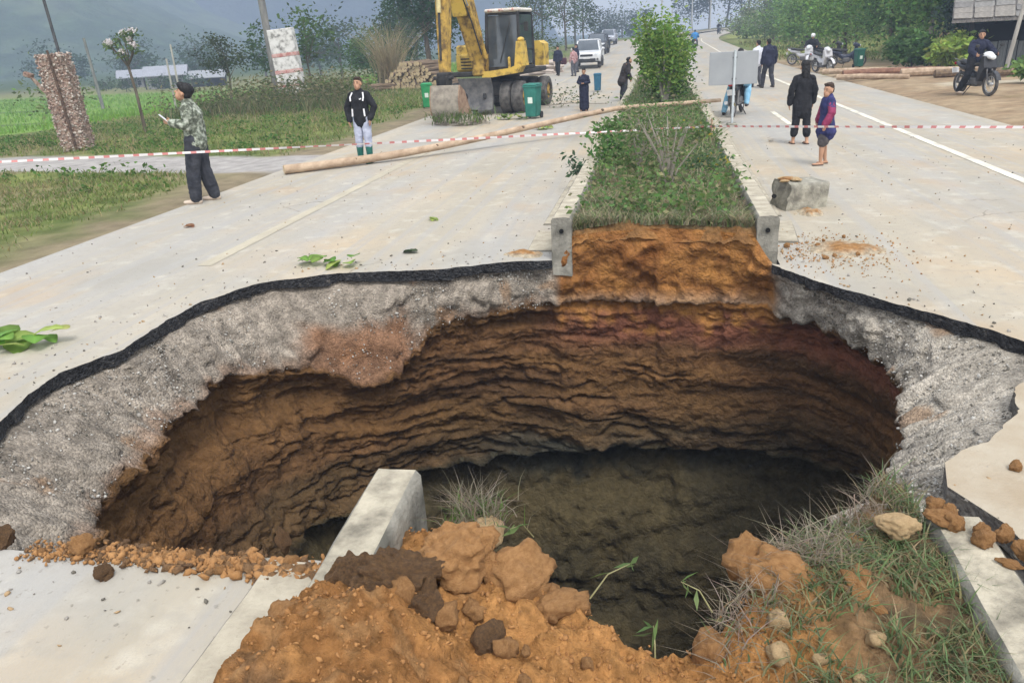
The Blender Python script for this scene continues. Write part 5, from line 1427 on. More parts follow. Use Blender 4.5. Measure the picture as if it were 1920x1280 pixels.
    MB().tube([(.06, -1.12, 1.7), (-.05, -1.5, 2.6), (-.25, -1.9, 3.6)], [.022] * 3, 6).build('hose', DARKM, bo)
    D = Vector((-.17, -3.35, 1.22))
    sk = beam('stick', [Cc + Vector((0, -.1, .35)), Cc + Vector((-.02, -.2, -.3)), Cc.lerp(D, .5), D], [.13, .16, .15, .12], [.14, .22, .19, .12], YELD)
    MB().tube([Cc + Vector((.02, -.52, -.4)), Cc.lerp(D, .55) + Vector((.02, -.34, 0))], .06, 12).build('cylinder', M('cyl_pale', (.36, .30, .14), (.62, .52, .26), scale=5, rough=.6, bump=.2), sk)
    MB().tube([Cc.lerp(D, .55) + Vector((.02, -.34, 0)), Cc.lerp(D, .88) + Vector((.02, -.30, 0))], .032, 10).build('rod', DARKM, sk)
    lk = MB(); lk.box(tuple(D + Vector((0, -.05, -.05))), (.34, .30, .34), bev=.03); lk.box(tuple(D + Vector((.14, -.18, -.22))), (.05, .10, .5), (R_(15), 0, 0), .01); lk.box(tuple(D + Vector((-.14, -.18, -.22))), (.05, .10, .5), (R_(15), 0, 0), .01); lk.cyl(D + Vector((-.28, -.12, -.02)), D + Vector((.28, -.12, -.02)), .05); lk.build('linkage', DARKM, sk)
    # bucket: open scoop curling back toward the machine
    bx, by = D.x, D.y
    outer = [(by - .30, 1.02), (by - .42, .70), (by - .42, .36), (by - .28, .10), (by - .02, .0), (by + .34, .03), (by + .52, .16)]
    inner = [(by + .50, .22), (by + .32, .10), (by + .0, .07), (by - .22, .16), (by - .35, .38), (by - .35, .68), (by - .22, .98)]
    bk = MB(); bk.prism(outer + inner, .80, 'YZ', bx + .10); bk = bk.build('bucket', MUD, t)
    for s in (-1, 1):
        MB().prism(outer + [(by + .30, .40), (by + .02, .86)], .04, 'YZ', bx + .10 + s * .41).build('cheek', M('bucket_rust', (.22, .13, .085), (.38, .27, .19), scale=6, rough=.9, bump=.5), bk)
    for k in range(5): MB().box((bx + .10 - .34 + .17 * k, by + .58, .20), (.07, .2, .06), (R_(25), 0, 0), .012).build('tooth', GREYM, bk)
    return t
excavator()
# earth and weeds heaped at the bucket
def bucket_heap():
    P = []
    t = tag(link('earth_heap', clod_mesh(71, 4, .35, .3, 1)), 'low heap of grey earth and weeds under the bucket', 'earth heap')
    t.data.materials.clear(); t.data.materials.append(MUD); t.location = (-5.15, 21.0, .03); t.scale = (.70, .42, .24)
    P = rr.normal(size=(260, 3)) * [.42, .25, .06] + [-5.2, 20.75, .15]
    g = tag(blades('weed_heap', P, .28, .03, pal(260, (.12, .17, .06), .35, .12, rr), 'uprooted weeds lying against the bucket', 'weeds', lean=1.0, seed=41), kind='stuff')
bucket_heap()

def bin_(x, y, z, s, rz, col, label, wheels=True, name='wheelie_bin'):
    t = empty(name, (x, y, z), R_(rz), label, 'bin'); t.scale = (s, s, s)
    m = M('bin_' + col, *{'green': ((.02, .22, .075), (.035, .30, .11)), 'teal': ((.02, .13, .105), (.035, .20, .16)), 'blue': ((.02, .10, .17), (.035, .14, .22)), 'dark': ((.02, .10, .07), (.03, .14, .10))}[col], scale=4, rough=.5, bump=.1)
    b = MB(); b.box((0, 0, .50), (.36, .42, .88), bev=.03, taper=(1.16, 1.18)); b.build('body', m, t)
    r = MB(); r.box((0, 0, .945), (.46, .53, .06), bev=.015); r.build('rim', m, t)
    l = MB(); l.box((0, -.02, 1.0), (.45, .52, .07), bev=.03, taper=(.9, .9)); l.build('lid', m, t)
    h = MB(); h.tube([(-.18, .25, .95), (-.18, .33, 1.0), (.18, .33, 1.0), (.18, .25, .95)], .018, 8); h.build('handle', m, t)
    if wheels:
        for sx in (-1, 1):
            MB().cyl((sx * .17, .20, .10), (sx * .22, .20, .10), .10, n=18).build('wheel', DARKM, t)
        MB().box((0, -.232, .55), (.15, .012, .18), bev=.003).build('emblem', M('bin_mark', (.5, .6, .5), (.7, .75, .7), rough=.6, bump=0), t)
    return t
bin_(-3.42, 22.0, .0, .90, -12, 'teal', 'teal wheelie bin standing in the road beside the excavator wheels')
bin_(-8.05, 27.6, gzs(-8.05, 27.6), .84, 10, 'green', 'bright green wheelie bin on the verge behind the bucket')
bin_(-2.38, 32.0, .0, .66, 0, 'blue', 'small blue bin standing on the road behind the figure in the long robe', False)
bin_(8.95, 39.8, gzs(8.95, 39.8), .8, 15, 'dark', 'dark green bin under the roadside trees')

# ---------------- car
def car(x, y, rz, label, body, z=0.0, s=1.0):
    t = empty('car', (x, y, z), R_(rz), label, 'car'); t.scale = (s, s, s)
    P = M('car_' + body, *{'white': ((.62, .63, .64), (.72, .73, .74)), 'silver': ((.40, .42, .48), (.5, .52, .58)), 'dark': ((.03, .03, .035), (.05, .05, .055))}[body], scale=2, rough=.25, bump=0, spec=.6)
    prof = [(-2.25, .42), (-2.30, .62), (-2.26, .86), (-2.15, .98), (-1.25, 1.10), (2.25, 1.10), (2.32, .9), (2.3, .42)]
    b = MB(); n = len(prof); V = []; F = []
    xs = [(-.92, .90), (-.90, 1.0), (.90, 1.0), (.92, .90)]
    rings = [(-.80, .93, .06), (-.90, .985, .015), (-.93, 1, 0), (.93, 1, 0), (.90, .985, .015), (.80, .93, .06)]
    for (xx, k, dz) in rings:
        for (py, pz) in prof: V.append((xx, py * k, .42 + (pz - .42) * (1 - dz)))
    for i in range(len(rings) - 1):
        for j in range(n): F.append([i * n + j, i * n + (j + 1) % n, (i + 1) * n + (j + 1) % n, (i + 1) * n + j])
    F += [list(range(n)), [(len(rings) - 1) * n + j for j in range(n)][::-1]]
    b.add(V, F); b.build('body', P, t, 25)
    g = MB(); cp = [(-1.30, 1.08), (-.55, 1.66), (.0, 1.74), (1.5, 1.70), (2.05, 1.08)]
    V = []; F = []
    for xx, k in ((-.80, 1), (.80, 1)):
        for (py, pz) in cp: V.append((xx * (1 - .16 * (pz - 1.08) / .66), py, pz))
    for j in range(5): F.append([j, (j + 1) % 5, 5 + (j + 1) % 5, 5 + j])
    F += [list(range(5)), list(range(5, 10))[::-1]]
    g.add(V, F); g.build('cabin', GLASS, t)
    rf = MB(); rf.box((0, .75, 1.735), (1.32, 1.75, .07), bev=.03); rf.build('roof', P, t)
    for sx in (-1, 1):
        p_ = MB(); p_.tube([(sx * .80, -1.28, 1.08), (sx * .67, -.55, 1.68)], .045, 6); p_.tube([(sx * .80, 2.0, 1.08), (sx * .67, 1.5, 1.70)], .06, 6); p_.tube([(sx * .80, .4, 1.08), (sx * .67, .4, 1.72)], .04, 6); p_.build('pillar', P, t)
        hl = MB(); hl.box((sx * .70, -2.20, .86), (.36, .16, .16), (0, 0, sx * .35), .04); hl.build('headlight', M('headlight_glass', (.55, .58, .6), (.75, .78, .8), rough=.1, bump=0), t)
        mi = MB(); mi.box((sx * 1.02, -.95, 1.18), (.2, .1, .15), bev=.04); mi.build('mirror', P, t)
        fl = MB(); fl.cyl((sx * .72, -2.31, .55), (sx * .72, -2.26, .55), .07); fl.build('fog_lamp', GREYM, t)
        for yy in (-1.42, 1.42): wheel(t, (sx * .80, yy, .36), .36, .24, sx, rimmat=GREYM, lugs=False)
    MB().box((0, -2.28, .80), (.82, .06, .14), bev=.02).build('grille', DARKM, t)
    MB().box((0, -2.30, .52), (1.2, .06, .18), bev=.03).build('air_intake', DARKM, t)
    MB().box((0, -2.34, .64), (.42, .02, .11), bev=.005).build('number_plate', M('plate_white', (.6, .6, .6), (.7, .7, .7), rough=.5, bump=0), t)
    MB().box((0, -2.27, .40), (1.7, .12, .08), bev=.02).build('bumper', DARKM, t)
    return t
car(-4.75, 56, 1, 'white car with its dark grille facing down the left carriageway', 'white', zroad(56).item())
car(-6.3, 104, -2, 'distant pale silver car at the top of the left carriageway', 'silver', zroad(104).item())
car(-5.6, 76, -2, 'dark car half hidden behind the white one', 'dark', zroad(76).item())

# ---------------- motorcycle (local -Y is forward)
def motorcycle(x, y, rz, label, fair, z=0.0, lean=0.0, s=1.0, cowl=None):
    t = empty('motorcycle', (x, y, z), R_(rz), label, 'motorcycle', tilt=(0, R_(lean))); t.scale = (s, s, s)
    P = M('bike_' + fair, *{'white': ((.5, .5, .52), (.65, .65, .68)), 'black': ((.015, .015, .018), (.035, .035, .04)), 'navy': ((.02, .025, .05), (.04, .05, .09)), 'red': ((.25, .02, .02), (.35, .04, .03))}[fair], scale=4, rough=.35, bump=0, spec=.5)
    for yy, nm in ((-.62, 'wheel'), (.62, 'wheel')):
        e = link('wheel', None, t); e.location = (0, yy, .29)
        MB().torus((0, 0, 0), .25, .042, 'X', 28, 8).build('tyre', RUB, e)
        rm = MB(); rm.torus((0, 0, 0), .205, .018, 'X', 28, 6); rm.cyl((-.05, 0, 0), (.05, 0, 0), .05)
        for k in range(12):
            a = k * math.pi / 6; rm.tube([(0, .04 * math.cos(a), .04 * math.sin(a)), (0, .20 * math.cos(a), .20 * math.sin(a))], .006, 4)
        rm.build('rim', M('bike_chrome', (.45, .45, .45), (.6, .6, .6), rough=.35, metal=.7, bump=0), e)
    fk = MB()
    for sx in (-.07, .07): fk.tube([(sx, -.62, .29), (sx, -.50, .62), (sx * .8, -.40, .90)], [.022, .024, .024], 8)
    fk.build('fork', GREYM, t)
    fe = MB(); V = []; F = []
    for k in range(9):
        a = R_(20 + 15 * k)
        for xx in (-.06, .06): V.append((xx, -.62 - .33 * math.cos(a), .29 + .33 * math.sin(a)))
    for k in range(8): F.append([2 * k, 2 * k + 1, 2 * k + 3, 2 * k + 2])
    base = len(V); V += [(v[0], v[1] * .99, v[2] + .015) for v in V]; F += [[f[3] + base, f[2] + base, f[1] + base, f[0] + base] for f in F]
    fe.add(V, F).build('front_fender', P, t)
    bd = MB(); bd.limb([(0, -.36, .66), (0, -.18, .48), (0, .10, .46), (0, .34, .60)], [(.07, .10), (.09, .12), (.10, .13), (.08, .10)], 12); bd.build('frame', P, t)
    en = MB(); en.box((0, -.02, .34), (.24, .34, .24), bev=.05); en.cyl((0, -.22, .36), (0, -.06, .36), .08); en.build('engine', GREYM, t)
    ls = MB(); ls.prism([(-.46, .98), (-.52, .70), (-.34, .36), (-.26, .36), (-.30, .70), (-.36, .98)], .36, 'YZ'); ls.build('leg_shield', P, t)
    se = MB(); se.limb([(0, -.02, .76), (0, .30, .78), (0, .66, .84)], [(.10, .05), (.13, .055), (.10, .05)], 12, (1, 0, 0)); se.build('seat', DARKM, t)
    tl = MB(); tl.limb([(0, .25, .66), (0, .60, .70), (0, .86, .80)], [(.09, .09), (.10, .08), (.05, .04)], 12, (1, 0, 0)); tl = tl.build('tail', P, t)
    MB().box((0, .90, .78), (.14, .04, .07), bev=.02).build('tail_lamp', M('lamp_red', (.3, .01, .01), (.4, .02, .02), rough=.3, bump=0), tl)
    MB().box((0, .92, .60), (.19, .015, .14), (R_(-15), 0, 0), .004).build('number_plate', MATS['plate_white'], tl)
    ra = MB(); ra.tube([(-.10, .5, .84), (-.11, .85, .90), (.11, .85, .90), (.10, .5, .84)], .012, 6); ra.build('rack', GREYM, t)
    hb = MB(); hb.tube([(-.34, -.26, 1.02), (-.16, -.36, 1.02), (0, -.40, 1.0), (.16, -.36, 1.02), (.34, -.26, 1.02)], .014, 8)
    for sx in (-1, 1): hb.cyl((sx * .34, -.26, 1.02), (sx * .24, -.32, 1.02), .02)
    hb.build('handlebar', DARKM, t)
    hd = MB(); hd.limb([(0, -.36, 1.0), (0, -.52, .96)], [(.15, .10), (.09, .07)], 12, (1, 0, 0)); hd = hd.build('headlight_cowl', MATS['car_white'] if cowl else P, t)
    MB().ell((0, -.57, .95), (.08, .03, .06)).build('headlight', MATS['headlight_glass'], hd)
    for sx in (-1, 1):
        mi = MB(); mi.tube([(sx * .22, -.33, 1.03), (sx * .32, -.36, 1.22)], .007, 5); mi.ell((sx * .33, -.36, 1.24), (.06, .015, .04)); mi.build('mirror', DARKM, t)
        MB().tube([(sx * .10, .62, .29), (sx * .12, .50, .62)], [.03, .025], 10).build('shock', GREYM, t)
        MB().tube([(sx * .10, .10, .28), (sx * .07, .62, .29)], .02, 8).build('swing_arm', GREYM, t)
        MB().cyl((sx * .08, .0, .26), (sx * .24, .0, .26), .018).build('footpeg', DARKM, t)
    MB().tube([(.12, -.10, .24), (.14, .2, .24), (.15, .78, .36)], [.025, .03, .045], 10).build('exhaust', MATS['bike_chrome'], t)
    MB().tube([(-.08, .05, .25), (-.22, .12, .0)], .012, 6).build('stand', DARKM, t)
    return t
# ================================================================ PEOPLE (local +Y = facing direction, +X = their right)
SKIN = M('skin', (.40, .225, .14), (.47, .27, .175), scale=5, rough=.6, bump=.05)
HAIR = M('hair_black', (.006, .006, .007), (.018, .016, .016), scale=40, rough=.6, bump=.5, bscale=60, stretch=(1, 1, .2))
HAIRB = M('hair_brown', (.025, .015, .010), (.06, .035, .022), scale=40, rough=.6, bump=.5, bscale=60)
EYE = flat('eye_dark', (.012, .010, .009), .3)
LIPS = flat('lips', (.30, .11, .085), .6)
def cloth(n, a, b=None, **k):
    kw = dict(scale=7, rough=.9, bump=.5, bscale=9, dist=.03); kw.update(k)
    return M('cloth_' + n, a, b, **kw)
STAND = dict(pelvis=(0, 0, .93), waist=(0, 0, 1.08), chest=(0, .005, 1.27), neck=(0, -.01, 1.43), head=(0, .02, 1.575),
             hipL=(-.09, 0, .90), hipR=(.09, 0, .90), kneeL=(-.10, .02, .48), kneeR=(.10, .02, .48), ankL=(-.11, -.02, .09), ankR=(.11, -.02, .09),
             shL=(-.165, 0, 1.355), shR=(.165, 0, 1.355), elL=(-.235, -.03, 1.12), elR=(.235, -.03, 1.12), wrL=(-.24, .05, .88), wrR=(.24, .05, .88),
             toeL=(0, 1), toeR=(0, 1), hdL=(0, .15, -1), hdR=(0, .15, -1), look=0.0, nod=0.0)
def person(x, y, rz, h, label, pose=None, top=None, legs=None, shoes=None, hair='short', hairm=None, top_len=.86, sleeve=1.0, leg_to=.09, robe=None, flare=1.0, puff=.018, legpuff=.022, z=0.0, voxel=.011, barefoot=False, boots=None, cap=None, skin=None, collar=True, bulk=1.0, hs=1.0):
    p = dict(STAND); p.update(pose or {})
    J = {k: (Vector(v) if isinstance(v, tuple) and len(v) == 3 else v) for k, v in p.items()}
    s = h / 1.70
    t = empty('person', (x, y, z), R_(rz), label, 'person'); t.scale = (s, s, s)
    SK = skin or SKIN
    upd = (J['chest'] - J['pelvis']).normalized()
    def torso(m, g, z_lo=0, hem=1.0, neck=True):
        pts = [J['pelvis'] - upd * z_lo, J['pelvis'] + upd * .03, J['waist'], J['chest'], J['neck'] - upd * .06, J['neck']]
        rad = [((.158 + g) * hem, (.115 + g) * hem), (.158 + g, .118 + g), (.142 + g, .108 + g), (.168 + g, .120 + g), (.125 + g, .095 + g * .8), (.062 + g * .8, .062 + g * .8)]
        rad = [(a * bulk, b * bulk) for a, b in rad]
        if not z_lo: pts, rad = pts[1:], rad[1:]
        m.limb(pts, rad, 18, (1, 0, 0))
    def headm(m):
        c = J['head']; rot = Euler((-J['nod'], 0, -J['look'])).to_matrix()
        def hp(v): return c + rot @ (Vector(v) * hs)
        m.limb([J['neck'] - upd * .05, J['neck'].lerp(c, .45), hp((0, -.01, -.03))], [.058, .052, .055], 12)
        m.ell(hp((0, -.012, .025)), (.074 * hs, .092 * hs, .098 * hs), 18, 12, (-J['nod'], 0, -J['look']))
        m.ell(hp((0, .022, -.05)), (.052 * hs, .062 * hs, .068 * hs), 14, 10, (-J['nod'], 0, -J['look']))
        m.limb([hp((0, .078, .012)), hp((0, .098, -.022))], [.009, .014], 8)
        m.ell(hp((0, .070, -.062)), (.024, .016, .012), 10, 6)
        for sx in (-1, 1): m.ell(hp((sx * .076, -.012, -.005)), (.012, .022, .032), 8, 6, (-J['nod'], 0, -J['look']))
        return hp
    def hand(m, wr, el, dirv, sx, curl=.35):
        d = (wr - el).normalized() if dirv is None else Vector(dirv).normalized()
        side = Vector((0, 1, 0)) if abs(d.y) < .8 else Vector((0, 0, 1)); side = (side - d * side.dot(d)).normalized(); nrm = d.cross(side) * sx
        m.limb([wr - d * .02, wr + d * .04, wr + d * .085], [(.024, .020), (.038, .016), (.038, .014)], 10, tuple(side))
        for k in range(4):
            o_ = (k - 1.5) * .0195; L = (.062, .075, .072, .055)[k]
            b0 = wr + d * .085 + side * o_; b1 = b0 + d * L * .5 - nrm * L * curl * .35; b2 = b1 + d * L * .32 - nrm * L * curl * .6
            m.limb([b0 - d * .01, b1, b2], [.0092, .0082, .007], 6)
        b0 = wr + d * .03 + side * .034; m.limb([b0 - side * .01, b0 + d * .03 + side * .022, b0 + d * .06 + side * .022 - nrm * .012], [.012, .010, .008], 6)
    def legm(m, g, S, to, cut=None):
        hp_, kn, an = J['hip' + S], J['knee' + S], J['ank' + S]
        L = [hp_ + Vector((0, 0, .02)), hp_.lerp(kn, .3), kn, kn.lerp(an, .3), an]; r = [.082, .080, .056, .058, .036]
        if to > .15:                                           # stops above the ankle
            tt = (kn.z - to) / max(.01, kn.z - an.z)
            if tt > 0: L = L[:3] + [kn.lerp(an, tt)]; r = r[:3] + [.056]
            else:
                q = (hp_.z - to) / (hp_.z - kn.z); L = L[:2] + [hp_.lerp(kn, q)]; r = r[:2] + [.066]
        gg = [g] * len(L)
        if g > .03: gg = [g * (.5 + .5 * i / (len(L) - 1)) + .012 for i in range(len(L))]
        m.limb(L, [a + b for a, b in zip(r, gg)], 12)
    def foot(m, S, g=0.0):
        an = J['ank' + S]; fd = Vector((J['toe' + S][0], J['toe' + S][1], 0)).normalized(); zf = an.z - .06
        m.limb([an + Vector((0, 0, .0)), Vector((an.x, an.y, zf)) - fd * .03], [.036 + g, .034 + g], 10)
        m.limb([Vector((an.x, an.y, zf)) - fd * .045, Vector((an.x, an.y, zf)) + fd * .08, Vector((an.x, an.y, zf)) + fd * .165], [(.034 + g, .030 + g), (.042 + g, .026 + g), (.036 + g, .016 + g)], 12, tuple(Vector((fd.y, -fd.x, 0))))
    b = MB(); torso(b, 0); hp = headm(b)
    for S, sx in (('L', -1), ('R', 1)):
        legm(b, 0, S, .05); foot(b, S)
        b.limb([J['sh' + S], J['el' + S], J['wr' + S]], [.047, .036, .026], 10)
        b.limb([J['chest'] + Vector((sx * .08, 0, .10)), J['sh' + S]], [.06, .048], 10)
        hand(b, J['wr' + S], J['el' + S], J['hd' + S], sx)
    body = b.fuse('body', SK, t, voxel * .8, 3)
    for sx in (-1, 1):
        MB().ell(hp((sx * .031, .070, .012)), (.012, .006, .007), 8, 6).build('eye', EYE, t)
        MB().tube([hp((sx * .014, .080, .032)), hp((sx * .034, .076, .036)), hp((sx * .05, .064, .030))], .004, 5).build('eyebrow', hairm or HAIR, t)
    MB().ell(hp((0, .086, -.060)), (.020, .006, .006), 8, 5).build('mouth', LIPS, t)
    hm = hairm or HAIR
    if hair:
        hb = MB(); rx = (-J['nod'], 0, -J['look'])
        if hair == 'short':
            hb.ell(hp((0, -.022, .062)), (.080, .094, .075), 18, 12, rx); hb.ell(hp((0, -.060, .015)), (.073, .052, .070), 14, 10, rx); hb.ell(hp((0, .038, .090)), (.060, .046, .030), 12, 8, rx)
        elif hair == 'bushy':
            hb.ell(hp((0, -.030, .075)), (.098, .112, .092), 18, 12, rx); hb.ell(hp((0, -.072, .010)), (.084, .060, .085), 14, 10, rx); hb.ell(hp((0, .050, .095)), (.075, .060, .050), 12, 8, rx)
        elif hair == 'crop':
            hb.ell(hp((0, -.020, .052)), (.078, .093, .078), 18, 12, rx); hb.ell(hp((0, -.055, .012)), (.072, .050, .066), 14, 10, rx)
        elif hair == 'long':
            hb.ell(hp((0, -.025, .060)), (.085, .098, .080), 18, 12, rx); hb.limb([hp((0, -.06, .05)), hp((0, -.085, -.06)), hp((0, -.10, -.16))], [(.085, .05), (.085, .045), (.06, .03)], 14, (1, 0, 0))
        if hs != 1:
            c0 = J['head']; hb.v = [tuple(c0 + (Vector(v) - c0) * (1 + (hs - 1) * .75)) for v in hb.v]
        ho = hb.fuse('hair', hm, t, .011, 2)
        V = np.empty(len(ho.data.vertices) * 3); ho.data.vertices.foreach_get('co', V); V = V.reshape(-1, 3)
        c = np.array(J['head'][:]); dv = V - c; V += dv * (.10 * fbm(V * [30, 30, 30], 3, 601))[:, None]
        ho.data.vertices.foreach_set('co', V.ravel()); ho.data.update()
    if cap:
        hb = MB(); hb.ell(hp((0, -.015, .05)), (.115, .135, .115), 20, 14); hb.build('helmet', cap, t)
    if top is not None:
        j = MB(); torso(j, puff, max(0, J['pelvis'].z - top_len), flare)
        for S, sx in (('L', -1), ('R', 1)):
            e = J['el' + S].lerp(J['wr' + S], sleeve)
            j.limb([J['sh' + S], J['sh' + S].lerp(J['el' + S], .5), J['el' + S], e], [.054 + puff, .05 + puff, .045 + puff, .036 + puff], 12)
            j.limb([J['neck'] + Vector((sx * .03, 0, -.03)), J['sh' + S]], [.055 + puff * .5, .052 + puff], 10)
        if collar: j.limb([J['neck'] - upd * .03, J['neck'] + upd * .025], [.070, .066], 14)
        j.fuse('jacket', top, t, voxel, 4, folds=.013)
    if legs is not None:
        q = MB(); torso_pts = [J['pelvis'] - upd * .03, J['pelvis'] + upd * .08]
        q.limb(torso_pts, [(.150 + legpuff * .5, .112 + legpuff * .5), (.148, .114)], 16, (1, 0, 0))
        for S in 'LR': legm(q, legpuff, S, leg_to)
        q.fuse('trousers', legs, t, voxel, 4, folds=.011)
    if robe is not None:
        q = MB(); q.limb([J['neck'] - upd * .06, J['chest'], J['waist'], J['pelvis'], Vector((0, 0, .5)), Vector((0, 0, .14))], [(.15, .105), (.19, .145), (.18, .14), (.20, .16), (.19, .16), (.20, .17)], 20, (1, 0, 0))
        for S, sx in (('L', -1), ('R', 1)): q.limb([J['sh' + S], J['el' + S], J['wr' + S]], [.065, .062, .055], 12)
        q.fuse('robe', robe, t, voxel, 4, folds=.014)
    for S in 'LR':
        if boots is not None:
            q = MB(); foot(q, S, .014); kn, an = J['knee' + S], J['ank' + S]; q.limb([kn.lerp(an, .35), kn.lerp(an, .7), an], [.076, .066, .056], 12); q.fuse('boot', boots, t, voxel, 3)
        elif shoes is not None:
            q = MB(); foot(q, S, .010)
            if barefoot:
                q = MB(); an = J['ank' + S]; fd = Vector((J['toe' + S][0], J['toe' + S][1], 0)).normalized()
                q.limb([Vector((an.x, an.y, .012)) - fd * .06, Vector((an.x, an.y, .012)) + fd * .17], [(.045, .010), (.048, .010)], 12, tuple(Vector((fd.y, -fd.x, 0))))
                q.build('sandal', shoes, t)
            else: q.fuse('shoe', shoes, t, voxel, 2)
    return t, J, hp
CAMO = cloth('camouflage', (.09, .10, .075), (.27, .30, .24), scale=16, detail=2, lo=.42, hi=.55, c3=(.44, .46, .40))
BLK = cloth('black', (.008, .008, .010), (.022, .022, .026))
CHAR = cloth('charcoal', (.022, .024, .032), (.05, .052, .062))
JEAN = cloth('pale_jeans', (.30, .33, .44), (.52, .55, .66), scale=5)
NAVY = cloth('navy', (.010, .012, .028), (.025, .028, .055))
GREYC = cloth('grey', (.06, .06, .07), (.12, .12, .135))
BROWN = cloth('brown_black', (.018, .014, .014), (.05, .042, .042))
WHITEC = cloth('white', (.55, .56, .62), (.70, .72, .78))
LBLUE = cloth('light_blue', (.16, .36, .52), (.30, .52, .68))
BLUEC = cloth('bright_blue', (.03, .16, .42), (.06, .26, .55))
GREENB = M('rubber_green', (.015, .10, .085), (.03, .17, .135), rough=.4, bump=.1)
SHOE = flat('shoe_pale', (.55, .45, .36), .7)
SAND = flat('sandal_dark', (.05, .04, .035), .8)
# 1 man looking at his phone (faces -X)
t, J, hp = person(-6.75, 10.75, 110, 1.72, 'man in a camouflage jacket and dark trousers looking down at a phone',
    dict(elL=(-.22, .02, 1.12), wrL=(-.12, .24, 1.17), hdL=(.25, 1, .25), elR=(.23, -.06, 1.12), wrR=(.20, -.06, .90), nod=-.5, head=(0, .055, 1.56), neck=(0, .005, 1.43),
         ankL=(-.12, .12, .09), ankR=(.13, -.10, .09), kneeL=(-.11, .09, .48), kneeR=(.12, -.02, .48), hipL=(-.09, .02, .9), hipR=(.09, -.02, .9), chest=(0, -.02, 1.27)),
    CAMO, CHAR, SHOE, 'bushy', puff=.024, legpuff=.034, top_len=.86, flare=1.12, leg_to=.10, voxel=.009)
ph = MB().box((0, 0, 0), (.075, .009, .155), bev=.004); ph = ph.build('mobile_phone', flat('phone_body', (.65, .66, .68), .3))
tag(ph, 'pale mobile phone held up by the man in the camouflage jacket', 'phone')
hw = t.matrix_basis @ (J['wrL'] + Vector((.03, .115, .075))); ph.location = hw; ph.rotation_euler = (R_(-45), 0, R_(110))
# 2 boy facing the viewer
t, J, hp = person(-5.5, 14.35, 176, 1.56, 'boy in a black jacket with white stripes, pale jeans and green rubber boots',
    dict(elL=(-.30, -.02, 1.12), wrL=(-.22, .07, .90), elR=(.30, -.02, 1.12), wrR=(.235, .07, .88), ankL=(-.10, .02, .09), ankR=(.13, -.02, .09), nod=-.12),
    BLK, JEAN, None, 'short', HAIRB, boots=GREENB, leg_to=.36, hs=1.06, puff=.020, top_len=.84, legpuff=.02, voxel=.009)
STR = flat('stripe_white', (.75, .75, .78), .8)
for sx in (-1, 1):
    MB().tube([J['sh' + 'LR'[sx > 0]] + Vector((-sx * .05, .065, .055)), J['chest'] + Vector((sx * .145, .118, .06)), J['chest'] + Vector((sx * .135, .142, -.02))], [(.016, .010)] * 3, 8, up=(1, 0, 0)).build('stripe', STR, t)
    MB().tube([J['waist'] + Vector((sx * .125, .125, .02)), J['pelvis'] + Vector((sx * .135, .128, .02))], [(.018, .010)] * 2, 8, up=(1, 0, 0)).build('stripe', STR, t)
MB().box(tuple(J['chest'] + Vector((-.085, .148, .02))), (.05, .012, .025), (0, .3, 0), .003).build('emblem', STR, t)
# 3..6 people farther up the left carriageway
person(-5.75, 47.0, 165, 1.6, 'dark-clad person walking beside the lumber with a bag', dict(ankL=(-.1, .18, .09), kneeL=(-.1, .14, .5), ankR=(.1, -.12, .12)), NAVY, BLK, SAND, 'short', voxel=.018, puff=.03)
person(-4.98, 50.0, 120, 1.62, 'person in a dark top and grey trousers by the front of the white car', dict(ankL=(-.1, .12, .09), ankR=(.1, -.14, .1)), NAVY, GREYC, SAND, 'long', voxel=.018, puff=.03)
person(-4.7, 45.5, 40, 1.5, 'small figure in a reddish checked top in front of the white car', None, cloth('red_check', (.30, .12, .12), (.5, .36, .36), scale=12), GREYC, SAND, 'short', voxel=.018)
bg_ = MB(); bg_.box((0, 0, .22), (.34, .16, .36), bev=.05); bg_.tube([(-.1, 0, .40), (-.08, 0, .55), (.08, 0, .55), (.1, 0, .40)], .012, 6)
o = bg_.build('shoulder_bag', cloth('bag_maroon', (.05, .02, .03), (.09, .04, .05))); o.location = (-5.42, 46.95, .55); tag(o, 'dark bag hanging at the side of the person by the lumber', 'bag')
person(-2.16, 23.7, 170, 1.19, 'child in a long black robe standing on the left carriageway', dict(elL=(-.24, .04, 1.14), wrL=(-.08, .16, 1.12), hdL=(1, .3, 0), elR=(.24, .04, 1.14), wrR=(.08, .16, 1.10), hdR=(-1, .3, 0)), None, None, SAND, 'short', robe=NAVY, barefoot=True, voxel=.013)
person(-1.14, 26.6, -65, 1.42, 'man in a dark coat stooping at the median kerb', dict(neck=(0, .16, 1.38), head=(0, .24, 1.50), chest=(0, .10, 1.24), waist=(0, .03, 1.07), shL=(-.185, .14, 1.33), shR=(.185, .14, 1.33), elL=(-.24, .10, 1.06), elR=(.24, .10, 1.06), wrL=(-.2, .2, .86), wrR=(.2, .2, .86), nod=-.4), BROWN, CHAR, SAND, 'short', puff=.035, top_len=.72, flare=1.15, voxel=.014, legpuff=.035)
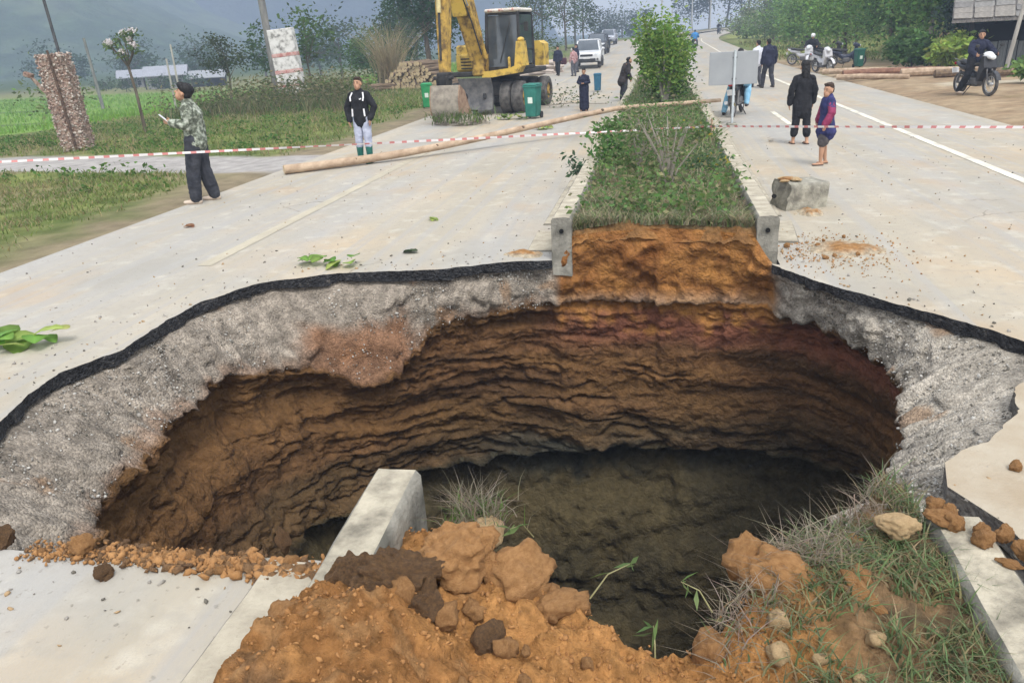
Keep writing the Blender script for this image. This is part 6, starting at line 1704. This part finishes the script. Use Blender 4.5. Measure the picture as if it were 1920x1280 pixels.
# 7 girl in black with her back to the viewer, 8 child
person(2.56, 15.35, 8, 1.44, 'girl in a long black hooded top seen from behind', dict(ankL=(-.12, .06, .09), ankR=(.14, -.06, .09), kneeR=(.12, .0, .48), elL=(-.25, .0, 1.12), wrL=(-.25, .06, .86)), BLK, BLK, SAND, 'long', puff=.020, top_len=.66, flare=.95, hs=1.12, leg_to=.22, barefoot=True, voxel=.011)
KID = cloth('kid_blue', (.018, .022, .080), (.042, .045, .15), scale=4)
t, J, hp = person(2.54, 12.95, 100, 1.20, 'small boy in a blue and purple jacket and shorts glancing back', dict(nod=-.05, look=-.5, head=(0, .03, 1.56), ankL=(-.11, .10, .09), kneeL=(-.1, .09, .48), ankR=(.11, -.08, .09), kneeR=(.1, -.02, .48), elL=(-.30, .02, 1.12), wrL=(-.30, .14, .90), elR=(.30, .0, 1.14), wrR=(.32, .06, .92)), KID, cloth('kid_shorts', (.05, .045, .05), (.11, .10, .10)), SAND, 'short', HAIRB, puff=.028, top_len=.70, flare=1.40, leg_to=.50, legpuff=.035, barefoot=True, voxel=.009, hs=1.22)
for S in 'LR':
    q = MB(); q.limb([J['sh' + S].lerp(J['el' + S], .12), J['el' + S], J['wr' + S]], [.080, .078, .072], 14); q.fuse('sleeve', cloth('kid_magenta', (.17, .02, .06), (.28, .045, .11)), t, .012, 4, folds=.012)
# 9..10 pair beside the sign
person(3.80, 30.2, 20, 1.66, 'man in dark clothes walking away right of the grey sign', dict(ankL=(-.1, .2, .09), kneeL=(-.1, .16, .5), ankR=(.1, -.22, .12), kneeR=(.1, -.02, .48), neck=(0, .06, 1.42), head=(0, .12, 1.55)), NAVY, CHAR, SAND, 'short', puff=.035, voxel=.014)
person(3.50, 31.0, 30, 1.60, 'person in a white shirt half hidden by the grey sign', dict(ankL=(-.1, .12, .09), ankR=(.1, -.12, .1)), WHITEC, GREYC, SAND, 'short', voxel=.014)
# riders
def ride(back=.18, armx=.30, army=.42, armz=1.04, foot=(.22, .12, .30), look=0.0, plantL=None):
    d = dict(pelvis=(0, 0, .92), waist=(0, .02, 1.06), chest=(0, .08, 1.24), neck=(0, .11, 1.39), head=(0, .15, 1.53), hipL=(-.09, .02, .90), hipR=(.09, .02, .90),
             kneeL=(-.20, .40, .74), kneeR=(.20, .40, .74), ankL=(-foot[0], foot[1], foot[2]), ankR=(foot[0], foot[1], foot[2]),
             shL=(-.168, .09, 1.325), shR=(.168, .09, 1.325), elL=(-.30, .22, 1.14), elR=(.30, .22, 1.14), wrL=(-armx, army, armz), wrR=(armx, army, armz), hdL=(0.1, 1, -.1), hdR=(-.1, 1, -.1), look=look)
    if plantL: d.update(plantL)
    return d
m1 = motorcycle(8.3, 23.6, 15, 'motorcycle with a white front cowl on the dirt at right', 'black', cowl=1, z=gzs(8.3, 23.6), lean=0)
MBX = gzs(8.3, 23.6)
c_, s_ = math.cos(R_(62)), math.sin(R_(62))
def on_bike(bx, by, rz, off): return bx - math.sin(R_(rz)) * off, by + math.cos(R_(rz)) * off
px_, py_ = on_bike(8.3, 23.6, 15, .16)
person(px_, py_, 15 + 180, 1.66, 'motorcyclist in dark clothes with one foot down at right', ride(look=.5, plantL=dict(kneeR=(.26, .18, .52), ankR=(.32, -.02, .13), pelvis=(0, 0, .90))), NAVY, BLK, SHOE, 'short', puff=.035, legpuff=.03, z=MBX, voxel=.012)
m2 = motorcycle(1.98, 21.2, -14 + 180, 'dark motorcycle standing behind the grey sign', 'black', lean=4)
px_, py_ = on_bike(1.98, 21.2, 166, .14)
person(px_, py_, 346, 1.62, 'rider in light blue trousers mostly hidden behind the grey sign', ride(plantL=dict(kneeL=(-.26, .20, .52), ankL=(-.34, .0, .10))), BLK, LBLUE, SAND, 'short', puff=.03, legpuff=.03, voxel=.013)
b3 = (7.35, 42.6)
motorcycle(*b3, -20, 'white motorcycle parked at the kerb under the helmeted rider', 'white', z=gzs(*b3) if b3[0] > 6.9 else 0, lean=-4)
px_, py_ = on_bike(*b3, -20, .16)
person(px_, py_, 160, 1.62, 'rider in a white helmet and dark jacket among the parked motorcycles', ride(), BLK, CHAR, SAND, None, cap=flat('helmet_white', (.75, .75, .76), .3), puff=.035, z=gzs(*b3), voxel=.016)
motorcycle(7.6, 46.4, 55, 'white motorcycle parked beyond the helmeted rider', 'white', z=gzs(7.6, 46.4), lean=-5)
motorcycle(8.5, 44.2, 75, 'black motorcycle parked under the roadside trees', 'black', z=gzs(8.5, 44.2), lean=-5)
motorcycle(8.6, 40.9, 80, 'dark motorcycle lying low beside the green bin', 'navy', z=gzs(8.6, 40.9), lean=-8)
motorcycle(7.2, 38.6, 20, 'pale motorcycle parked nearest the road behind the girl', 'white', z=gzs(7.2, 38.6), lean=-6)
b4 = (3.05, 76.0)
motorcycle(*b4, 180, 'scooter ridden away up the right carriageway', 'navy', z=zroad(b4[1]).item())
px_, py_ = on_bike(*b4, 180, .16)
person(px_, py_, 0, 1.66, 'rider in a bright blue jacket far up the right carriageway', ride(), BLUEC, BLK, SAND, 'short', puff=.05, z=zroad(b4[1]).item(), voxel=.02)
b5 = (8.6, 128.0)
motorcycle(*b5, 10, 'distant dark motorcycle at the top of the right carriageway', 'black', z=zroad(128).item())
px_, py_ = on_bike(*b5, 10, .16)
person(px_, py_, 190, 1.7, 'distant dark rider at the top of the right carriageway', ride(), BLK, BLK, SAND, 'short', puff=.05, z=zroad(128).item(), voxel=.025)
# ================================================================ SIGN, TAPE, POLE, TIMBER, LEAVES
def sign():
    t = empty('road_sign', (1.64, 18.8, 0), R_(4), 'plain grey sign panel on a thin post seen from behind', 'sign')
    G_ = M('sign_back', (.29, .305, .32), (.33, .345, .36), scale=2, rough=.55, bump=.05, metal=.1)
    MB().box((-.02, .03, 1.225), (1.06, .02, .70), bev=.006).build('panel', G_, t)
    MB().cyl((0, 0, -.05), (0, 0, 1.60), .028, n=14).build('post', M('sign_post', (.42, .46, .48), (.55, .60, .62), scale=4, rough=.5, bump=.1), t)
    for z in (1.0, 1.45):
        MB().box((0, .012, z), (.10, .022, .03), bev=.004).build('clamp', GREYM, t)
    MB().box((0, 0, .02), (.22, .22, .06), bev=.015).build('footing', CONCD, t)
sign()
WOOD = M('pole_wood', (.30, .21, .14), (.50, .38, .27), scale=6, rough=.85, bump=.4, bscale=20, stretch=(1, .12, 1), dist=.01)
WCUT = M('wood_cut', (.50, .38, .24), (.62, .50, .34), scale=9, rough=.9, bump=.2)
def barrier_pole():
    t = empty('timber_pole', (-6.62, 13.15, 0), 0, 'long debarked tree pole laid across the left carriageway up onto the median', 'pole')
    A = Vector((0, 0, .09)); B = Vector((5.70, 4.98, .52)); E_ = Vector((8.0, 6.1, .52))
    d = []
    for i in range(31):
        s = i / 30; sg = .15 * math.sin(math.pi * min(1, s / .74)) ** 1.0 * (1 - s); p = A.lerp(B, s / .74) if s < .74 else B.lerp(E_, (s - .74) / .26)
        d.append(p + Vector((.03 * math.sin(s * 9), -.03 * math.sin(s * 9), -sg)))
    r = [.082 - .038 * i / 30 + random.uniform(-.002, .002) for i in range(31)]
    MB().tube(d, r, 12).build('trunk', WOOD, t)
    dirv = (d[1] - d[0]).normalized(); MB().cyl(d[0] - dirv * .004, d[0] + dirv * .002, .078, n=14).build('cut_end', WCUT, t)
    for i in (4, 9, 15, 21): 
        MB().ell(d[i] + Vector((0, -.05, .03)), (.04, .03, .03), 8, 6).build('knot', M('knot_dark', (.10, .07, .045), (.18, .12, .08), rough=.9, bump=.3), t)
barrier_pole()
TAPE = None
def tape(p, q, label, sag=.03, n=120):
    global TAPE
    if TAPE is None:
        m = bpy.data.materials.new('tape_stripes'); m.use_nodes = True; nn = m.node_tree.nodes; L = m.node_tree.links
        b = nn['Principled BSDF']; b.inputs['Roughness'].default_value = .4
        at = nn.new('ShaderNodeAttribute'); at.attribute_name = 'Col'; L.new(at.outputs['Color'], b.inputs['Base Color'])
        tr = nn.new('ShaderNodeBsdfTranslucent'); L.new(at.outputs['Color'], tr.inputs[0]); ms = nn.new('ShaderNodeMixShader'); ms.inputs[0].default_value = .3
        L.new(b.outputs[0], ms.inputs[1]); L.new(tr.outputs[0], ms.inputs[2]); L.new(ms.outputs[0], nn['Material Output'].inputs[0]); TAPE = m
    p, q = Vector(p), Vector(q); L_ = (q - p).length; n = int(L_ / .035); V = []; F = []; C = []
    d = (q - p).normalized(); side = Vector((0, 0, 1)); flatv = d.cross(side)
    for i in range(n):
        # slanted stripes, each quad its own four corners
        for k in (i, i + 1):
            s = k / n; c = p.lerp(q, s); c.z -= sag * L_ * s * (1 - s)
            tw = .5 * math.sin(s * L_ * .9) + .35 * math.sin(s * L_ * 2.3 + 1); u = (side * math.cos(tw) + flatv * math.sin(tw)) * .015
            V += [c - u, c + u]
        b0 = 4 * i; F.append([b0, b0 + 2, b0 + 3, b0 + 1])
        red = (i % 5) < 2
        C += [(.60, .22, .21) if red else (.74, .70, .69)] * 4
    o = link('barrier_tape', npmesh('barrier_tape', np.array([v[:] for v in V]), F, TAPE, col=np.array(C), smooth=False))
    return tag(o, label, 'tape')
tape((-12.0, 6.5, 1.125), (.832, 13.0, .627), 'red and white barrier tape stretched across the left carriageway to a stake on the median', .0015)
tape((.832, 13.0, .627), (5.2, 6.9, 1.14), 'red and white barrier tape stretched over the right carriageway past the small boy', .0015)
o = MB().tube([(.845, 13.02, .2), (.832, 13.02, .5), (.825, 13.01, .74)], [.022, .02, .018], 8).build('tape_stake', WOOD); tag(o, 'short wooden stake in the median weeds holding the barrier tape', 'stake')
# ---- log pile
BARKL = M('log_bark', (.10, .07, .045), (.24, .17, .11), scale=8, rough=.95, bump=.6, stretch=(1, .2, 1))
LCUT = M('log_end', (.34, .25, .14), (.56, .44, .27), scale=14, rough=.9, bump=.2, lo=.3, hi=.7)
def log_mesh(r, l, seed):
    m = MB(); rd = random.Random(seed); n = 10; V = []; F = []
    k = [1 + rd.uniform(-.14, .14) for _ in range(n)]
    for y in (0, l):
        for i in range(n): a = 2 * math.pi * i / n; V.append((r * k[i] * math.cos(a), y, r * k[i] * math.sin(a)))
    for i in range(n): F.append([i, (i + 1) % n, n + (i + 1) % n, n + i])
    F += [list(range(n)), list(range(n, 2 * n))[::-1]]
    me = npmesh('log', np.array(V), F, [BARKL, LCUT], smooth=False, fmat=[0] * n + [1, 1])
    bm = bmesh.new(); bm.from_mesh(me); bmesh.ops.recalc_face_normals(bm, faces=bm.faces); bm.to_mesh(me); bm.free()
    return me
LG = [log_mesh(.075 + .012 * i, 1.7 + .12 * i, i) for i in range(5)]
def log_pile():
    bx, by = -12.7, 41.0; z0 = gzs(bx, by); ca, sa = math.cos(R_(-18)), math.sin(R_(-18))
    for row in range(8):
        n = 22 - 2 * row
        for k in range(n):
            u = (k - (n - 1) / 2) * .185 + random.uniform(-.02, .02); v = random.uniform(-.14, .1)
            o = link('log', random.choice(LG)); o.location = (bx + u * ca - v * sa, by + u * sa + v * ca, z0 + .12 + row * .162 + random.uniform(-.015, .015))
            o.rotation_euler = (random.uniform(-.03, .03), random.uniform(0, 6), R_(-18) + random.uniform(-.07, .07))
            tag(o, 'cut log in the stacked woodpile behind the boy', 'log', 'logs in the woodpile')
    for k in range(16):
        o = link('log', random.choice(LG)); o.location = (bx - 2.2 - random.uniform(0, 1.5), by - .4 + random.uniform(-.5, .6), z0 + .10 + .12 * (k % 2)); o.rotation_euler = (0, random.uniform(0, 6), R_(random.uniform(-80, 60)))
        tag(o, 'loose cut log tumbled beside the woodpile', 'log', 'loose logs beside the woodpile')
log_pile()
PALEW = M('board_pale', (.36, .30, .26), (.56, .48, .42), scale=5, rough=.9, bump=.3, stretch=(.2, 1, 1))
def boards():
    pm = [MB().tube([(-l / 2, 0, 0), (0, 0, .02), (l / 2, 0, 0)], [r, r, r * .9], 8).mesh('timber', PALEW) for l, r in ((2.4, .10), (2.0, .12), (2.8, .09))]
    for k in range(26):
        o = link('timber', pm[k % 3]); lay = k // 7
        o.location = (-7.35 + random.uniform(-.5, .4), 51 + random.uniform(-1.4, 1.8), gzs(-8.2, 51) + .1 + lay * .2); o.rotation_euler = (0, random.uniform(-.06, .06), R_(random.uniform(-30, 30)))
        tag(o, 'pale sawn log in the heap behind the excavator', 'log', 'pale logs heaped behind the excavator')
    L_ = [(8.6, 32.8, 3.6, .13, 6), (9.9, 31.6, 2.6, .15, -4), (10.6, 30.9, 2.2, .14, 3), (8.0, 34.8, 3.0, .11, -20), (12.0, 30.2, 2.4, .13, 8), (7.6, 31.5, 2.5, .10, -30), (12.4, 24.2, 1.6, .13, 5)]
    nm = ['reddish log lying nearest the green bin', 'thick log in the roadside row behind the motorcyclist', 'short thick log next to the motorcyclist', 'thin log lying at an angle by the road edge', 'log at the house end of the roadside row', 'thin weathered log nearest the road at right', 'dark log end at the right edge under the low bush']
    for k, (x, y, l, r, a) in enumerate(L_):
        o = MB().tube([(-l / 2, 0, 0), (-l * .2, .02, .02), (l * .25, -.02, .01), (l / 2, 0, 0)], [r, r * 1.02, r * .95, r * .9], 10).build('log', M('log_red', (.14, .065, .045), (.26, .14, .09), scale=6, rough=.9, bump=.5) if k in (0, 6) else (WOOD if k % 2 else BARKL))
        o.location = (x, y, gzs(x, y) + r); o.rotation_euler = (0, 0, R_(a)); tag(o, nm[k], 'log')
boards()
# ---- cut leaves on the road
def leafpile(x, y, n, size, label, seed, spread, cols=(.13, .24, .05), name='leaf_heap'):
    t = empty(name, (x, y, .0), 0, label, 'leaves'); rd = np.random.default_rng(900 + seed)
    for k in range(n):
        L = size * rd.uniform(.6, 1.15); w = L * rd.uniform(.28, .42); V = []; F = []; ns = 7
        bend = rd.uniform(.15, .6)
        for i in range(ns):
            s = i / (ns - 1); ww = w * math.sin(math.pi * min(.97, .06 + s * .94)) ** .8; zz = L * (.25 * bend * math.sin(s * 3.1)) + .03 * k * size * .5
            V += [(s * L - L / 2, -ww, zz + .22 * ww * rd.uniform(.3, 1.3)), (s * L - L / 2, 0, zz), (s * L - L / 2, ww, zz + .22 * ww * rd.uniform(.3, 1.3))]
        for i in range(ns - 1):
            F += [[3 * i, 3 * i + 1, 3 * i + 4, 3 * i + 3], [3 * i + 1, 3 * i + 2, 3 * i + 5, 3 * i + 4]]
        c = pal(1, cols if rd.random() < .75 else (.30, .34, .10), .3, .1, rd)
        V = np.array(V); cc = np.repeat(c, len(V), 0); cc[1::3] = np.clip(c * 1.7, 0, 1)
        o = link('leaf', npmesh('leaf', V, F, LEAFM, col=cc), t)
        o.location = (rd.normal() * spread[0], rd.normal() * spread[1], .012 + .004 * k); o.rotation_euler = (rd.uniform(-.3, .3), rd.uniform(-.25, .25), rd.uniform(0, 6.28))
leafpile(-4.95, 4.92, 13, .26, 'heap of large cut green leaves on the road at the far left', 1, (.17, .11))
leafpile(-3.25, 7.22, 12, .20, 'flattened heap of green leaves at the broken road edge', 2, (.20, .06))
leafpile(-4.1, 21.9, 14, .34, 'heap of green leaves on the road beside the teal bin', 3, (.30, .16), (.12, .19, .05))
leafpile(-2.75, 19.2, 8, .26, 'small bunch of green leaves on the road near the child in the robe', 4, (.14, .08))
leafpile(-2.62, 7.72, 2, .16, 'dark curled leaf lying on the road near the left kerb', 5, (.02, .02), (.06, .09, .045), 'fallen_leaf')
leafpile(-2.75, 9.3, 2, .14, 'small yellow-green leaf on the road left of the kerb', 6, (.02, .02), (.30, .34, .10), 'fallen_leaf')
leafpile(-6.0, 9.05, 2, .15, 'reddish dead leaf on the road below the man with the phone', 7, (.05, .02), (.32, .16, .08), 'fallen_leaf')
def branch():
    t = empty('cut_branch', (-2.75, 25.2, 0), 0, 'leafy cut branch lying on the road behind the child in the robe', 'branch')
    mb = MB(); mb.tube([(-1.0, 0, .06), (0, .1, .12), (1.2, 0, .06)], [.02, .016, .008], 6); mb.tube([(-.3, .1, .1), (-.1, .3, .6)], [.012, .005], 5); mb.tube([(.3, .1, .1), (.6, -.2, .4)], [.012, .005], 5); mb.build('stem', BARKP, t)
    P = rr.normal(size=(220, 3)) * [.6, .18, .16] + [0, .1, .3]; P[:, 2] = np.clip(P[:, 2], .03, 1)
    link('foliage', leaf_mesh('foliage', P, .10, pal(220, (.14, .18, .09), .3, .1, rr), .45, 0, 51), t)
branch()
# orange soil stains beside the kerb ends
def spill(x, y, sx, sy, label, seed):
    n = 44; xs = np.linspace(-1, 1, n); Xg, Yg = np.meshgrid(xs, xs, indexing='ij'); u, v = Xg.ravel(), Yg.ravel()
    r = np.hypot(u, v) + .45 * fbm(N3(u * 2.2, v * 2.2, seed), 4, 701); z = .035 * (1 - sstep(.0, .7, r)) + .010 * (1 - sstep(.3, .8, r)) * (1 + fbm(N3(u * 9, v * 9), 3, 703)) - .02 * sstep(.55, .8, r)
    c = mixc((.36, .19, .075), (.44, .37, .27), sstep(.1, .55, r + .25 * fbm(N3(u * 7, v * 7), 3, 705)))
    tag(link('soil_spill', npmesh('soil_spill', np.stack([x + u * sx, y + v * sy, z], 1), gridfaces(n, n), SOIL, col=c)), label, 'soil', kind='stuff')
spill(1.78, 7.75, .50, .55, 'orange soil spilled on the road by the right kerb end', 1)
spill(-1.35, 7.62, .32, .22, 'orange soil spilled on the road by the left kerb end', 2)
spill(1.75, 9.45, .22, .3, 'orange soil at the foot of the broken concrete block', 3)
for i in range(6):
    o = clod(.05 * random.uniform(-2, 2), .08 * random.uniform(-2, 2), .345, random.uniform(.04, .09), 50 + i, random.choice((0, 2)), sc=(1.3, 1, .3), rot=(0, 0, i), name='soil'); o.parent = blk
    for k in ('label', 'category', 'group'): del o[k]
# ================================================================ AIR
def haze():
    o = MB().box((-500, 385, 98), (2100, 910, 224), bev=0).build('haze', None)
    m = bpy.data.materials.new('haze_air'); m.use_nodes = True; n = m.node_tree.nodes; n.clear()
    v = n.new('ShaderNodeVolumePrincipled'); v.inputs['Density'].default_value = HAZE_D; v.inputs['Color'].default_value = (.58, .73, 1.0, 1); v.inputs['Anisotropy'].default_value = 0.0
    out_ = n.new('ShaderNodeOutputMaterial'); m.node_tree.links.new(v.outputs[0], out_.inputs['Volume'])
    o.data.materials.clear(); o.data.materials.append(m)
    tag(o, 'thin bluish haze over the valley', 'haze', kind='stuff')
HAZE_D = .0021
haze()
